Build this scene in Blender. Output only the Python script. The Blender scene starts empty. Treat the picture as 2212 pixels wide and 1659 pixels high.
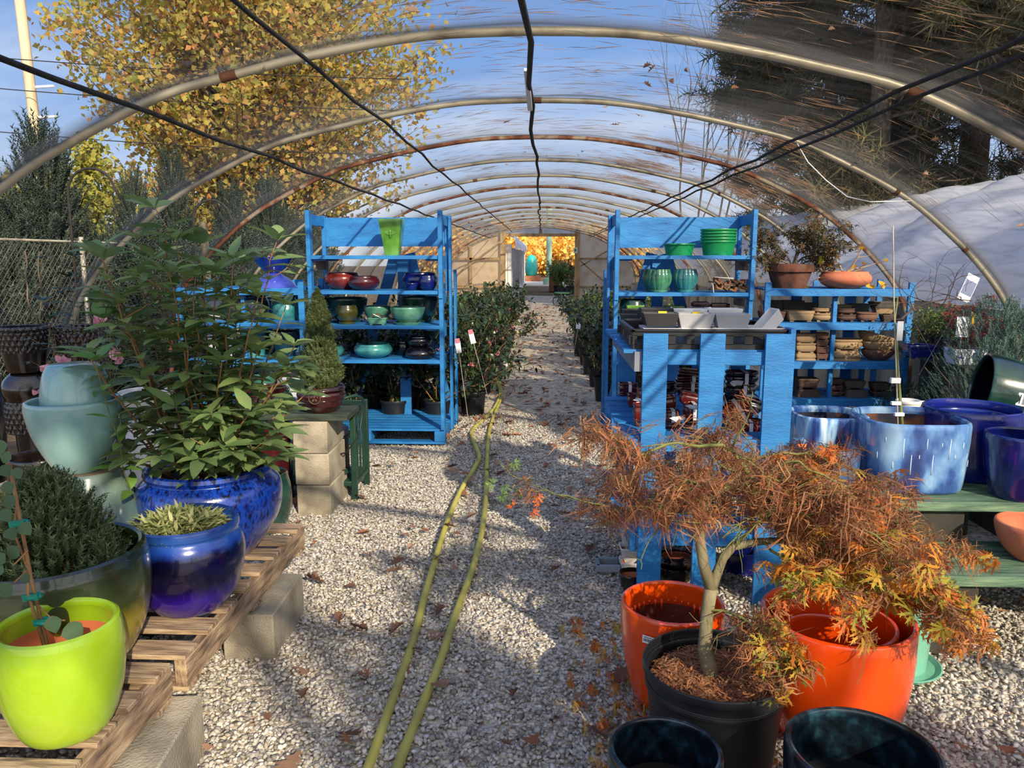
import bpy, math, random
import numpy as np
from mathutils import Vector, Matrix
random.seed(7); rng = np.random.default_rng(7)
R_ = math.radians; PI = math.pi
scene = bpy.context.scene
# ---------------------------------------------------------------- camera
F = 1662.0; PITCH = R_(9.35); YAW = R_(2.24); EYE = 1.55
cd = bpy.data.cameras.new('camera'); cam = bpy.data.objects.new('camera', cd)
scene.collection.objects.link(cam); scene.camera = cam
cd.sensor_width = 36; cd.lens = F/2212*36; cd.clip_start = 0.05; cd.clip_end = 400
cam.location = (0, 0, EYE); cam.rotation_euler = (PI/2-PITCH, 0, YAW)
# ---------------------------------------------------------------- world, sun, exposure
SUN_AZ, SUN_EL = R_(28), R_(28)
scene.view_settings.view_transform = 'Standard'; scene.view_settings.look = 'None'
scene.view_settings.gamma = 1; scene.view_settings.use_curve_mapping = False
scene.view_settings.exposure = 0.0
w = bpy.data.worlds.new('sky'); scene.world = w; w.use_nodes = True
nt = w.node_tree; nt.nodes.clear()
def nd(nt, t, **k):
    n = nt.nodes.new(t)
    for a, b in k.items(): setattr(n, a, b)
    return n
_o = nd(nt, 'ShaderNodeOutputWorld'); _b = nd(nt, 'ShaderNodeBackground')
_g = nd(nt, 'ShaderNodeNewGeometry'); _t = nd(nt, 'ShaderNodeTexCoord')
_s = nd(nt, 'ShaderNodeSeparateXYZ'); nt.links.new(_t.outputs['Generated'], _s.inputs[0])
_r = nd(nt, 'ShaderNodeValToRGB'); nt.links.new(_s.outputs[2], _r.inputs[0])
els = [(0.0, (.78,.80,.82)), (.07, (.55,.66,.84)), (.2, (.22,.40,.76)), (.5, (.10,.22,.54)), (1.0, (.07,.18,.5))]
_r.color_ramp.elements[0].position = 0; _r.color_ramp.elements[1].position = 1
while len(_r.color_ramp.elements) < len(els): _r.color_ramp.elements.new(.5)
for e, (p, c) in zip(_r.color_ramp.elements, els): e.position = p; e.color = (*c, 1)
_m = nd(nt, 'ShaderNodeMapping'); _m.inputs['Scale'].default_value = (1.6, 1.6, 7); nt.links.new(_t.outputs['Generated'], _m.inputs[0])
_n = nd(nt, 'ShaderNodeTexNoise'); _n.inputs['Scale'].default_value = 1.5; _n.inputs['Detail'].default_value = 6; nt.links.new(_m.outputs[0], _n.inputs[0])
_c = nd(nt, 'ShaderNodeMapRange'); _c.inputs[1].default_value = .50; _c.inputs[2].default_value = .72; _c.inputs[4].default_value = .75; nt.links.new(_n.outputs[0], _c.inputs[0])
_f = nd(nt, 'ShaderNodeMapRange'); _f.inputs[1].default_value = .45; _f.inputs[2].default_value = .05; nt.links.new(_s.outputs[2], _f.inputs[0])
_x = nd(nt, 'ShaderNodeMath', operation='MULTIPLY'); nt.links.new(_c.outputs[0], _x.inputs[0]); nt.links.new(_f.outputs[0], _x.inputs[1])
_mx = nd(nt, 'ShaderNodeMixRGB'); _mx.inputs[2].default_value = (.92, .93, .95, 1)
nt.links.new(_x.outputs[0], _mx.inputs[0]); nt.links.new(_r.outputs[0], _mx.inputs[1])
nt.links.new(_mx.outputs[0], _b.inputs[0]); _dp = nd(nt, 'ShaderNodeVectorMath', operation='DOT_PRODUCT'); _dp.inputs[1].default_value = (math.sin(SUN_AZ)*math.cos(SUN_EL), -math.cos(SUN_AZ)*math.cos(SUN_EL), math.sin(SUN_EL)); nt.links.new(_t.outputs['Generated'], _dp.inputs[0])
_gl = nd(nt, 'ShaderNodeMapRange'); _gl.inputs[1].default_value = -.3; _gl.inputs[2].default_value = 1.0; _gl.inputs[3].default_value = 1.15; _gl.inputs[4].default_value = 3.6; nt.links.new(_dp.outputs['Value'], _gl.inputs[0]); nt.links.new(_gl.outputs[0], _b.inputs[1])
_gf = nd(nt, 'ShaderNodeMapRange'); _gf.inputs[1].default_value = -.1; _gf.inputs[2].default_value = .9; _gf.inputs[4].default_value = .8; nt.links.new(_dp.outputs['Value'], _gf.inputs[0])
_m2 = nd(nt, 'ShaderNodeMixRGB'); _m2.inputs[2].default_value = (.42, .39, .33, 1); nt.links.new(_gf.outputs[0], _m2.inputs[0]); nt.links.new(_mx.outputs[0], _m2.inputs[1]); nt.links.new(_m2.outputs[0], _b.inputs[0])   # the sky is brighter round the sun
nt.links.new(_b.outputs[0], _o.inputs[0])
sd = bpy.data.lights.new('sun', 'SUN'); sun = bpy.data.objects.new('sun', sd); scene.collection.objects.link(sun)
sd.energy = 6.8; sd.color = (1, .86, .64); sd.angle = R_(.6)
SUNV = Vector((math.sin(SUN_AZ)*math.cos(SUN_EL), -math.cos(SUN_AZ)*math.cos(SUN_EL), math.sin(SUN_EL)))
sun.rotation_euler = SUNV.to_track_quat('Z', 'Y').to_euler(); sun.location = SUNV*30
# ---------------------------------------------------------------- pixel helpers (points in the real place)
_fw = np.array([-math.sin(YAW)*math.cos(PITCH), math.cos(YAW)*math.cos(PITCH), -math.sin(PITCH)])
_rt = np.array([math.cos(YAW), math.sin(YAW), 0]); _up = np.cross(_rt, _fw); _C = np.array([0, 0, EYE])
def ray(x, y): return _fw+_rt*(x-1106)/F+_up*(829.5-y)/F
def atY(x, y, Y): d = ray(x, y); return Vector(_C+d*Y/d[1])
def atZ(x, y, z): d = ray(x, y); return Vector(_C+d*(z-EYE)/d[2])
def dep(p): return float((np.array(p)-_C)@_fw)
# ---------------------------------------------------------------- scene tagging
def tag(o, label=None, cat=None, group=None, kind=None):
    if label: o['label'] = label
    if cat: o['category'] = cat
    if group: o['group'] = group
    if kind: o['kind'] = kind
    return o
def thing(name, label, cat, loc=(0, 0, 0), rz=0, group=None):
    o = bpy.data.objects.new(name, None); scene.collection.objects.link(o); o.empty_display_size = .05
    o.location = loc; o.rotation_euler = (0, 0, rz)
    return tag(o, label, cat, group)
def dup(root, loc=None, rot=None, scale=None, label=None, group=None):
    r = root.copy(); scene.collection.objects.link(r)
    if loc is not None: r.location = loc
    if rot is not None: r.rotation_euler = rot
    if scale is not None: r.scale = scale if hasattr(scale, '__len__') else (scale,)*3
    if label: r['label'] = label
    if group: r['group'] = group
    for ch in list(root.children):
        c = ch.copy(); scene.collection.objects.link(c); c.parent = r
        for g in list(ch.children):
            d = g.copy(); scene.collection.objects.link(d); d.parent = c
    return r
def finish(me, mats, smooth):
    for m in (mats if isinstance(mats, (list, tuple)) else [mats]): me.materials.append(m)
    if smooth:
        me.shade_smooth()
        if smooth < 179: me.set_sharp_from_angle(angle=R_(smooth))
class MB:
    def __init__(s): s.v = []; s.f = []; s.mi = []; s.cur = 0
    def add(s, vs, fs):
        o = len(s.v); s.v += [tuple(p) for p in vs]; s.f += [tuple(o+i for i in f) for f in fs]; s.mi += [s.cur]*len(fs); return s
    def box(s, c, d, rz=0, M=None):
        x, y, z = d[0]/2, d[1]/2, d[2]/2
        vs = [Vector(p) for p in ((-x,-y,-z),(x,-y,-z),(x,y,-z),(-x,y,-z),(-x,-y,z),(x,-y,z),(x,y,z),(-x,y,z))]
        T = (M if M is not None else Matrix.Rotation(rz, 3, 'Z'))
        vs = [T@p+Vector(c) for p in vs]
        return s.add(vs, [(0,3,2,1),(4,5,6,7),(0,1,5,4),(1,2,6,5),(2,3,7,6),(3,0,4,7)])
    def beam(s, a, b, w, h, up=(0, 0, 1)):
        a, b = Vector(a), Vector(b); d = b-a; L = d.length; d.normalize(); u = Vector(up)
        if abs(d.dot(u)) > .98: u = Vector((0, 1, 0))
        r = d.cross(u).normalized(); u = r.cross(d)
        M = Matrix((r, d, u)).transposed()
        return s.box((a+b)/2, (w, L, h), M=M)
    def tube(s, pts, r, n=8, caps=True):
        pts = [Vector(p) for p in pts]; k = len(pts); rr = r if hasattr(r, '__len__') else [r]*k
        vs = []; prev = None
        for i, p in enumerate(pts):
            d = (pts[min(i+1, k-1)]-pts[max(i-1, 0)])
            if d.length < 1e-9: d = Vector((0, 0, 1))
            d.normalize()
            a = prev if prev is not None else (Vector((1, 0, 0)) if abs(d.x) < .9 else Vector((0, 1, 0)))
            a = (a-d*a.dot(d)).normalized(); prev = a; b = d.cross(a)
            for j in range(n):
                t = 2*PI*j/n; vs.append(p+(a*math.cos(t)+b*math.sin(t))*rr[i])
        fs = [(i*n+j, i*n+(j+1) % n, (i+1)*n+(j+1) % n, (i+1)*n+j) for i in range(k-1) for j in range(n)]
        if caps: fs += [tuple(range(n))[::-1], tuple((k-1)*n+j for j in range(n))]
        return s.add(vs, fs)
    def lathe(s, prof, n=48, c=(0, 0, 0), sec=None, M=None, split=None):
        vs = []; c = Vector(c)
        for (r, z) in prof:
            for j in range(n):
                t = 2*PI*j/n; k = sec(t, z) if sec else 1
                if not hasattr(k, '__len__'): k = (k*math.cos(t), k*math.sin(t))
                p = Vector((r*k[0], r*k[1], z)); vs.append((M@p if M is not None else p)+c)
        m = len(prof); o = len(s.v); s.v += [tuple(p) for p in vs]
        for i in range(m-1):
            for j in range(n):
                s.f.append((o+i*n+j, o+i*n+(j+1) % n, o+(i+1)*n+(j+1) % n, o+(i+1)*n+j)); s.mi.append(1 if split is not None and i >= split else s.cur)
        s.f.append(tuple(o+j for j in range(n))[::-1]); s.mi.append(s.cur)
        s.f.append(tuple(o+(m-1)*n+j for j in range(n))); s.mi.append(1 if split is not None else s.cur)
        return s
    def build(s, name, mat, parent=None, smooth=35, loc=None, bevel=0):
        me = bpy.data.meshes.new(name); me.from_pydata(s.v, [], s.f); finish(me, mat, smooth)
        if any(s.mi): me.polygons.foreach_set('material_index', s.mi)
        me.update(); o = bpy.data.objects.new(name, me); scene.collection.objects.link(o)
        if parent: o.parent = parent
        if loc: o.location = loc
        if bevel:
            b = o.modifiers.new('bevel', 'BEVEL'); b.width = bevel; b.segments = 2; b.limit_method = 'ANGLE'
        return o
def big(name, V, Fc, mat, parent=None, smooth=0):
    """numpy mesh: V (n,3), Fc (k,m) uniform polygons"""
    V = np.ascontiguousarray(V, np.float32); Fc = np.ascontiguousarray(Fc, np.int32); k, m = Fc.shape
    me = bpy.data.meshes.new(name); me.vertices.add(len(V)); me.vertices.foreach_set('co', V.ravel())
    me.loops.add(k*m); me.loops.foreach_set('vertex_index', Fc.ravel())
    me.polygons.add(k); me.polygons.foreach_set('loop_start', np.arange(k, dtype=np.int32)*m)
    me.update(calc_edges=True); finish(me, mat, smooth)
    o = bpy.data.objects.new(name, me); scene.collection.objects.link(o)
    if parent: o.parent = parent
    return o
def frames(D, N):
    D = D/np.linalg.norm(D, axis=1, keepdims=True)
    X = np.cross(D, N); l = np.linalg.norm(X, axis=1, keepdims=True); X = np.where(l > 1e-6, X/np.maximum(l, 1e-9), [[1., 0, 0]])
    Z = np.cross(X, D); return np.stack([X, D, Z], axis=2)
def scat(T, P, Fr, S):
    """T = (verts (k,3), tris (t,3)); P (n,3); Fr (n,3,3); S (n,) or (n,3)"""
    v, t = T; S = np.asarray(S, float); S = S[:, None] if S.ndim == 1 else S
    W = v[None]*S[:, None, :]; W = np.einsum('nij,nkj->nki', Fr, W)+P[:, None, :]
    n, k = len(P), len(v)
    return W.reshape(-1, 3), (t[None]+(np.arange(n)*k)[:, None, None]).reshape(-1, t.shape[1])
def cat_(parts):
    Vs, Fs, o = [], [], 0
    for V, Fc in parts: Vs.append(V); Fs.append(Fc+o); o += len(V)
    return np.concatenate(Vs), np.concatenate(Fs)
def rdir(n):
    a = rng.normal(size=(n, 3)); return a/np.linalg.norm(a, axis=1, keepdims=True)
# ---------------------------------------------------------------- materials
def mk(name, cols, mode='noise', scale=6, detail=4, rough=.5, bump=0, bscale=None, coat=0, metal=0, sheer=0, stretch=(1, 1, 1), dist=0, spec=.5, ramp=None, axis=2, jitter=.0, croug=.05, tr=0):
    """cols: list of linear colours. mode noise|island|z|wood|voronoi ; ramp = positions"""
    m = bpy.data.materials.new(name); m.use_nodes = True; nt = m.node_tree; nt.nodes.clear(); L = nt.links.new
    out = nd(nt, 'ShaderNodeOutputMaterial'); p = nd(nt, 'ShaderNodeBsdfPrincipled')
    tc = nd(nt, 'ShaderNodeTexCoord'); mp = nd(nt, 'ShaderNodeMapping'); mp.inputs['Scale'].default_value = stretch
    L(tc.outputs['Object'], mp.inputs[0])
    if len(cols) == 1: cols = [cols[0], cols[0]]
    rp = nd(nt, 'ShaderNodeValToRGB'); rp.color_ramp.elements[0].position = 0; rp.color_ramp.elements[1].position = 1
    k = len(cols); pos = ramp or ([i/(k-1) for i in range(k)] if mode != 'noise' else [.3+.4*i/(k-1) for i in range(k)])
    while len(rp.color_ramp.elements) < k: rp.color_ramp.elements.new(.5)
    for e, q, c in zip(rp.color_ramp.elements, pos, cols): e.position = q; e.color = (*c, 1)
    nz = nd(nt, 'ShaderNodeTexNoise'); nz.inputs['Scale'].default_value = scale; nz.inputs['Detail'].default_value = detail; nz.inputs['Distortion'].default_value = dist
    L(mp.outputs[0], nz.inputs[0])
    if mode == 'noise': L(nz.outputs[0], rp.inputs[0])
    elif mode == 'island':
        g = nd(nt, 'ShaderNodeNewGeometry'); L(g.outputs['Random Per Island'], rp.inputs[0])
    elif mode == 'voronoi':
        vo = nd(nt, 'ShaderNodeTexVoronoi'); vo.inputs['Scale'].default_value = scale; L(mp.outputs[0], vo.inputs[0])
        sx = nd(nt, 'ShaderNodeSeparateColor'); L(vo.outputs['Color'], sx.inputs[0]); L(sx.outputs[0], rp.inputs[0])
    elif mode == 'z':
        sx = nd(nt, 'ShaderNodeSeparateXYZ'); L(tc.outputs['Generated'], sx.inputs[0])
        ma = nd(nt, 'ShaderNodeMath', operation='MULTIPLY_ADD'); L(nz.outputs[0], ma.inputs[0]); ma.inputs[1].default_value = jitter*2
        sb = nd(nt, 'ShaderNodeMath', operation='SUBTRACT'); L(sx.outputs[axis], sb.inputs[0]); sb.inputs[1].default_value = jitter
        L(sb.outputs[0], ma.inputs[2]); L(ma.outputs[0], rp.inputs[0])
    elif mode == 'wood':
        wv = nd(nt, 'ShaderNodeTexNoise'); wv.inputs['Scale'].default_value = scale; wv.inputs['Detail'].default_value = 8; L(mp.outputs[0], wv.inputs[0]); L(wv.outputs[0], rp.inputs[0])
        for e, q in zip(rp.color_ramp.elements, [.32+.36*i/(k-1) for i in range(k)]): e.position = q
    L(rp.outputs[0], p.inputs['Base Color'])
    p.inputs['Roughness'].default_value = rough; p.inputs['Metallic'].default_value = metal
    p.inputs['Specular IOR Level'].default_value = spec
    if coat: p.inputs['Coat Weight'].default_value = coat; p.inputs['Coat Roughness'].default_value = croug
    if bump:
        bn = nd(nt, 'ShaderNodeTexNoise'); bn.inputs['Scale'].default_value = bscale or scale*4; bn.inputs['Detail'].default_value = 5; L(mp.outputs[0], bn.inputs[0])
        bp = nd(nt, 'ShaderNodeBump'); bp.inputs['Strength'].default_value = min(bump, 1); bp.inputs['Distance'].default_value = .01
        L(bn.outputs[0], bp.inputs['Height']); L(bp.outputs[0], p.inputs['Normal'])
    sh = p.outputs[0]
    if sheer or tr:
        tl = nd(nt, 'ShaderNodeBsdfTranslucent'); L(rp.outputs[0], tl.inputs[0])
        ms = nd(nt, 'ShaderNodeMixShader'); ms.inputs[0].default_value = sheer; L(sh, ms.inputs[1]); L(tl.outputs[0], ms.inputs[2]); sh = ms.outputs[0]
        if tr:
            tp = nd(nt, 'ShaderNodeBsdfTransparent'); m2 = nd(nt, 'ShaderNodeMixShader'); m2.inputs[0].default_value = tr
            L(sh, m2.inputs[1]); L(tp.outputs[0], m2.inputs[2]); sh = m2.outputs[0]
    L(sh, out.inputs[0]); return m
def s2l(*c):
    return tuple((x/255/12.92 if x/255 <= .04045 else ((x/255+.055)/1.055)**2.4) for x in c)
def glaze(name, cols, **k):
    a = dict(rough=.22, coat=.7, croug=.06, scale=9, bump=.06, bscale=14); a.update(k); return mk(name, cols, **a)
blue = mk('blue_paint', [(.008,.115,.34), (.010,.155,.42), (.016,.195,.48)], 'wood', scale=5, stretch=(1, 1, 3), rough=.6, bump=.25, bscale=40)
rawwood = mk('weathered_plywood', [s2l(96,86,78), s2l(140,126,112), s2l(165,150,132)], 'wood', scale=6, stretch=(1, 6, 3), rough=.85, bump=.4)
palletwood = mk('pallet_wood', [s2l(98,80,64), s2l(156,130,102), s2l(188,164,132)], 'wood', scale=5, stretch=(1.5, 14, 8), rough=.85, bump=.5)
palletlong = mk('pallet_stringer', [s2l(88,72,58), s2l(148,122,96), s2l(180,156,126)], 'wood', scale=5, stretch=(14, 1.5, 8), rough=.85, bump=.5)
concrete = mk('concrete', [s2l(120,112,98), s2l(160,150,130), s2l(182,172,152)], scale=7, detail=8, rough=.95, bump=.6, bscale=120)
steel = mk('galvanised_pipe', [s2l(120,112,98), s2l(182,172,150), s2l(196,188,168)], scale=5, rough=.45, metal=.35, bump=.15)
rustpipe = mk('rusty_pipe', [s2l(92,52,36), s2l(140,84,56), s2l(176,160,136)], scale=7, rough=.7, bump=.3, ramp=[.35, .5, .62])
rust = mk('rust_band', [s2l(82,50,36), s2l(118,76,54)], scale=20, rough=.85, bump=.4)
blackrope = mk('black_rope', [(.008,.007,.007), (.03,.024,.02)], scale=30, rough=.8, bump=.5)
soil = mk('soil', [(.012,.008,.005), (.05,.03,.018), (.11,.07,.04)], scale=60, rough=1, bump=1, bscale=90)
litter = mk('leaf_mulch', [s2l(70,45,28), s2l(140,98,60), s2l(180,140,96)], scale=70, rough=1, bump=1, bscale=90)
blackplastic = mk('black_plastic', [(.006,.007,.009), (.014,.015,.018)], scale=8, rough=.42, bump=.05)
terracotta = mk('terracotta', [s2l(176,96,66), s2l(198,120,88)], scale=7, rough=.85, bump=.12)
mossy = mk('mossy_terracotta', [s2l(34,30,20), s2l(74,44,32), s2l(104,60,44), s2l(96,78,66)], scale=9, detail=8, rough=.95, bump=.3)
white = mk('white_plastic', [(.72,.72,.70), (.8,.8,.78)], scale=8, rough=.45)
paper = mk('paper', [(.75,.76,.78), (.82,.82,.82)], scale=20, rough=.6)
ink = mk('ink', [(.01,.01,.012)], rough=.7)
barkm = mk('bark', [s2l(60,50,40), s2l(96,84,70), s2l(128,114,98)], scale=18, stretch=(1, 1, .35), rough=.95, bump=.8, bscale=50)
twig = mk('brown_stem', [s2l(120,84,52), s2l(165,124,80)], scale=20, rough=.8, bump=.3)
greenstem = mk('green_stem', [s2l(90,96,48), s2l(128,128,70)], scale=20, rough=.7, bump=.2)
darkwood = mk('green_stained_board', [s2l(24,34,28), s2l(44,56,46), s2l(62,74,60)], 'wood', scale=6, stretch=(1, 9, 6), rough=.75, bump=.35)
benchwood = mk('green_bench_board', [s2l(52,78,62), s2l(84,112,88), s2l(112,136,106)], 'wood', scale=5, stretch=(1.2, 9, 9), rough=.7, bump=.35)
# ---------------------------------------------------------------- vessels
def crom(pts, n=5):
    out = []
    P = [pts[0]]+list(pts)+[pts[-1]]
    for i in range(1, len(P)-2):
        for j in range(n):
            t = j/n; a, b, c, d = P[i-1], P[i], P[i+1], P[i+2]
            out.append(tuple(.5*((2*b[k])+(-a[k]+c[k])*t+(2*a[k]-5*b[k]+4*c[k]-d[k])*t*t+(-a[k]+3*b[k]-3*c[k]+d[k])*t**3) for k in (0, 1)))
    out.append(tuple(pts[-1])); return out
PF = dict(
    u=[(0,.60),(.03,.68),(.15,.80),(.4,.94),(.7,1.0),(.93,.99),(1,.97)],
    tall=[(0,.62),(.04,.70),(.25,.84),(.55,.95),(.85,1.0),(1,1.0)],
    belly=[(0,.62),(.04,.70),(.2,.88),(.45,1.03),(.65,1.08),(.82,1.04),(.92,.96),(.96,.99),(1,1.0)],
    ball=[(0,.55),(.06,.68),(.25,.92),(.5,1.06),(.75,1.05),(.93,.95),(1,.93)],
    bowl=[(0,.45),(.05,.52),(.3,.76),(.6,.92),(.9,1.0),(1,1.0)],
    wide=[(0,.30),(.08,.36),(.4,.66),(.7,.86),(1,1.0)],
    cyl=[(0,.86),(.05,.92),(.3,.96),(.7,.99),(1,1.0)],
    can=[(0,.80),(.02,.82),(.5,.91),(.90,.985),(.905,1.04),(1,1.05)],
    flower=[(0,.66),(.02,.68),(.40,.81),(.70,.90),(.71,1.0),(.98,1.02),(1,1.0)],
    bons=[(0,.80),(.08,.84),(.5,.93),(.80,.96),(.82,1.0),(1,1.0)],
    bonsr=[(0,.74),(.1,.86),(.35,.99),(.6,1.0),(.8,.90),(.86,.98),(1,1.0)],
    cone=[(0,.55),(.03,.58),(.5,.78),(1,1.0)])
def prof_of(pf, R, H, t, soilz=None, lip=.5, dn=4):
    pts = crom(PF[pf] if isinstance(pf, str) else pf, dn)
    o = [(r*R, z*H) for z, r in pts]
    rim = o[-1]; out = [(0.001, 0)]+o
    n = 4
    for i in range(1, n+1):
        a = PI*i/n; out.append((rim[0]-t*(1-math.cos(a))/2, H+math.sin(a)*t*lip))
    k = len(out)
    zb = soilz*H if soilz else max(t, .012)
    inn = [(max(r-t, .002), z) for r, z in o[::-1] if z > zb and z < H*.995]
    out += inn; rb = inn[-1][0] if inn else rim[0]-t
    out += [(rb*.98, zb), (0.001, zb)]
    return out, k
def rsq(p=4, ay=1.0):
    def f(t, z):
        c, s = math.cos(t), math.sin(t); r = 1/((abs(c)**p+abs(s)**p)**(1/p)); return (r*c, r*s*ay)
    return f
def flute(n, a=.03):
    return lambda t, z: 1-a+a*abs(math.cos(n*t/2))*1.0
def lobe(n, a=.06): return lambda t, z: 1-a+a*math.sqrt(abs(math.cos(n*t/2)))
def vessel(R, H, pf='u', t=.014, sec=None, n=48, lip=.5, split=.10, M=None, c=(0, 0, 0), dn=4):
    pr, k = prof_of(pf, R, H, t, lip=lip, dn=dn); mb = MB()
    # split: faces further than split*H below the rim on the inner side use slot 1
    sp = next((i for i in range(k, len(pr)) if pr[i][1] < H*(1-split)), k)
    mb.lathe(pr, n, sec=sec, split=sp, M=M, c=c); return mb
def pot(name, label, cat, loc, R, H, pf, mat, mat2=None, group=None, soilf=None, soilm=None, rz=0, tilt=None, flip=False, feet=0, saucer=None, band=None, **k):
    """a vessel; with contents or extras it becomes an empty with parts, else one mesh"""
    mats = [mat, mat2 or mat]; parts = soilf or feet or saucer or band
    M = None
    rot = tilt or (0, 0, rz)
    z0 = loc[2]
    if flip: rot = (PI, 0, rz); loc = (loc[0], loc[1], loc[2]+H*1.003)
    if not parts:
        o = vessel(R, H, pf, **k).build(name, mats); o.location = loc; o.rotation_euler = rot
        return tag(o, label, cat, group)
    t = thing(name, label, cat, loc, 0, group); t.rotation_euler = rot
    up = .012 if saucer else 0
    if feet: up = feet
    mb = vessel(R, H-up, pf, c=(0, 0, up), **k); b = mb.build('pot_body', mats, t)
    if soilf:
        pts = crom(PF[pf] if isinstance(pf, str) else pf, 4); rr = np.interp(soilf, [q[0] for q in pts], [q[1] for q in pts])*R-k.get('t', .014)
        s = MB(); sec = k.get('sec'); pr = [(rr*1.0, 0), (rr*.99, .004), (rr*.7, .012), (rr*.35, .018), (.002, .02)]
        s.lathe(pr, 40, sec=sec, c=(0, 0, up+(H-up)*soilf-.012)); s.build('soil', soilm or soil, t)
    if feet:
        sec = k.get('sec'); q = .74
        for a in (PI/4, 3*PI/4, 5*PI/4, 7*PI/4):
            kk = sec(a, 0) if sec else 1
            if not hasattr(kk, '__len__'): kk = (kk*math.cos(a), kk*math.sin(a))
            f = MB(); f.box((kk[0]*R*.66, kk[1]*R*.66, up*.6), (R*.30, R*.16, up*1.2)); f.build('foot', mat, t, bevel=.002)
    if saucer:
        f = MB(); f.lathe([(.002, 0), (R*saucer*.9, 0), (R*saucer, .018), (R*saucer-.006, .02), (R*saucer*.86, .007), (.002, .007)], 40); f.build('saucer', mat, t)
    if band: band(t)
    return t
def tiltvec(v, a):  # helper: rotation euler tilting z towards direction angle v by a
    q = Matrix.Rotation(a, 3, Vector((-math.sin(v), math.cos(v), 0))); return q.to_euler()
def rimloc(xl, xr, yc, base, H):
    """pot whose rim spans xl..xr at pixel row yc and rim height base+H"""
    p = atZ((xl+xr)/2, yc, base+H); return (p.x, p.y, base), (xr-xl)/2*dep(p)/F
def on(xl, xr, yt, Y, z):
    p = atY((xl+xr)/2, yt, Y); return (p.x, Y, z), (xr-xl)/2*dep(p)/F, p.z-z
# ================================================================ GROUND
def plane(name, x0, x1, y0, y1, z, mat):
    mb = MB(); mb.add([(x0,y0,z),(x1,y0,z),(x1,y1,z),(x0,y1,z)], [(0,1,2,3)])
    return tag(mb.build(name, mat, smooth=0), kind='structure')
earth = mk('leafy_ground', [s2l(52,44,30), s2l(96,78,50), s2l(122,98,62)], scale=3, detail=10, rough=1, bump=1, bscale=40)
plane('ground', -90, 90, -30, 140, -.03, earth)
# gravel bed seen at a distance: cells of stone colour with bump
def gravel_mat():
    m = mk('gravel_bed', [s2l(150,138,118), s2l(188,174,152), s2l(206,194,172), s2l(214,202,182)], 'voronoi', scale=42, rough=.95)
    nt = m.node_tree; L = nt.links.new; p = next(n for n in nt.nodes if n.type == 'BSDF_PRINCIPLED'); tc = next(n for n in nt.nodes if n.type == 'TEX_COORD')
    vo = nd(nt, 'ShaderNodeTexVoronoi'); vo.inputs['Scale'].default_value = 42; L(tc.outputs['Object'], vo.inputs[0])
    bp = nd(nt, 'ShaderNodeBump'); bp.invert = True; bp.inputs['Strength'].default_value = .9; bp.inputs['Distance'].default_value = .02
    L(vo.outputs['Distance'], bp.inputs['Height']); L(bp.outputs[0], p.inputs['Normal'])
    # brown leaf litter mixed in patches
    nz = nd(nt, 'ShaderNodeTexNoise'); nz.inputs['Scale'].default_value = 9; nz.inputs['Detail'].default_value = 9; L(tc.outputs['Object'], nz.inputs[0])
    mr = nd(nt, 'ShaderNodeMapRange'); mr.inputs[1].default_value = .56; mr.inputs[2].default_value = .66; mr.inputs[4].default_value = .75; L(nz.outputs[0], mr.inputs[0])
    mx = nd(nt, 'ShaderNodeMixRGB'); mx.inputs[2].default_value = (*s2l(122,82,58), 1)
    src = p.inputs['Base Color'].links[0].from_socket; L(mr.outputs[0], mx.inputs[0]); L(src, mx.inputs[1]); L(mx.outputs[0], p.inputs['Base Color'])
    return m
gravel_bed = gravel_mat()
fl = MB(); nx, ny = 30, 130
for j in range(ny+1):
    for i in range(nx+1):
        x = -3.3+6.6*i/nx; y = -2+34*j/ny; fl.v.append((x, y, .012*math.sin(x*3+y*1.3)+.008*math.sin(y*2.7-x)-.004))
fl.f = [(j*(nx+1)+i, j*(nx+1)+i+1, (j+1)*(nx+1)+i+1, (j+1)*(nx+1)+i) for j in range(ny) for i in range(nx)]; fl.mi = [0]*len(fl.f)
tag(fl.build('floor', gravel_bed, smooth=180), kind='structure')
def ico(sub=1):
    import bmesh
    bm = bmesh.new(); bmesh.ops.create_icosphere(bm, subdivisions=sub, radius=1)
    v = np.array([q.co[:] for q in bm.verts]); f = np.array([[q.index for q in p.verts] for p in bm.faces]); bm.free(); return v, f
_iv, _if = ico(1)
def gravel(n, gen, smin, smax):
    parts = []
    for k in range(7):
        v = _iv*(1+rng.uniform(-.28, .28, (len(_iv), 1))); v = v*np.array([1, .78, .52]); m = n//7
        P = gen(m); D = rdir(m); D[:, 2] *= .5; N = rdir(m)*.7+[0, 0, 1]
        S = rng.uniform(smin, smax, m)[:, None]*rng.uniform(.75, 1.2, (m, 3))
        parts.append(scat((v, _if), P, frames(D, N), S))
    return cat_(parts)
def gen_near(m):
    P = np.empty((0, 3))
    while len(P) < m:
        y = 1.35+rng.random(m*2)**1.35*6.2; x = rng.uniform(-2.2, 3.3, m*2)
        ok = ((x > -1.75) | (y > 4)) & ((x < 1.0+.25*(y > 3.9)) | ((x > 1.2) & (y < 3.6)) | (y > 6.3))
        ok &= np.abs(x) < .75*y+.35
        q = np.stack([x, y, .004+rng.random(m*2)*.016], 1)[ok]; P = np.concatenate([P, q])
    P = P[:m]; P[:, 2] += .012*np.sin(P[:, 0]*3+P[:, 1]*1.3)+.008*np.sin(P[:, 1]*2.7-P[:, 0])-.012; return P
stone = mk('limestone_chips', [s2l(112,106,98), s2l(144,138,130), s2l(166,160,151), s2l(182,176,167), s2l(200,194,184), s2l(160,147,130)], 'island', rough=.9, bump=.3, bscale=60)
V, Fc = gravel(112000, gen_near, .006, .0145)
tag(big('gravel', V, Fc, stone), 'pale grey limestone gravel covering the greenhouse path', 'gravel', kind='stuff')
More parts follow.
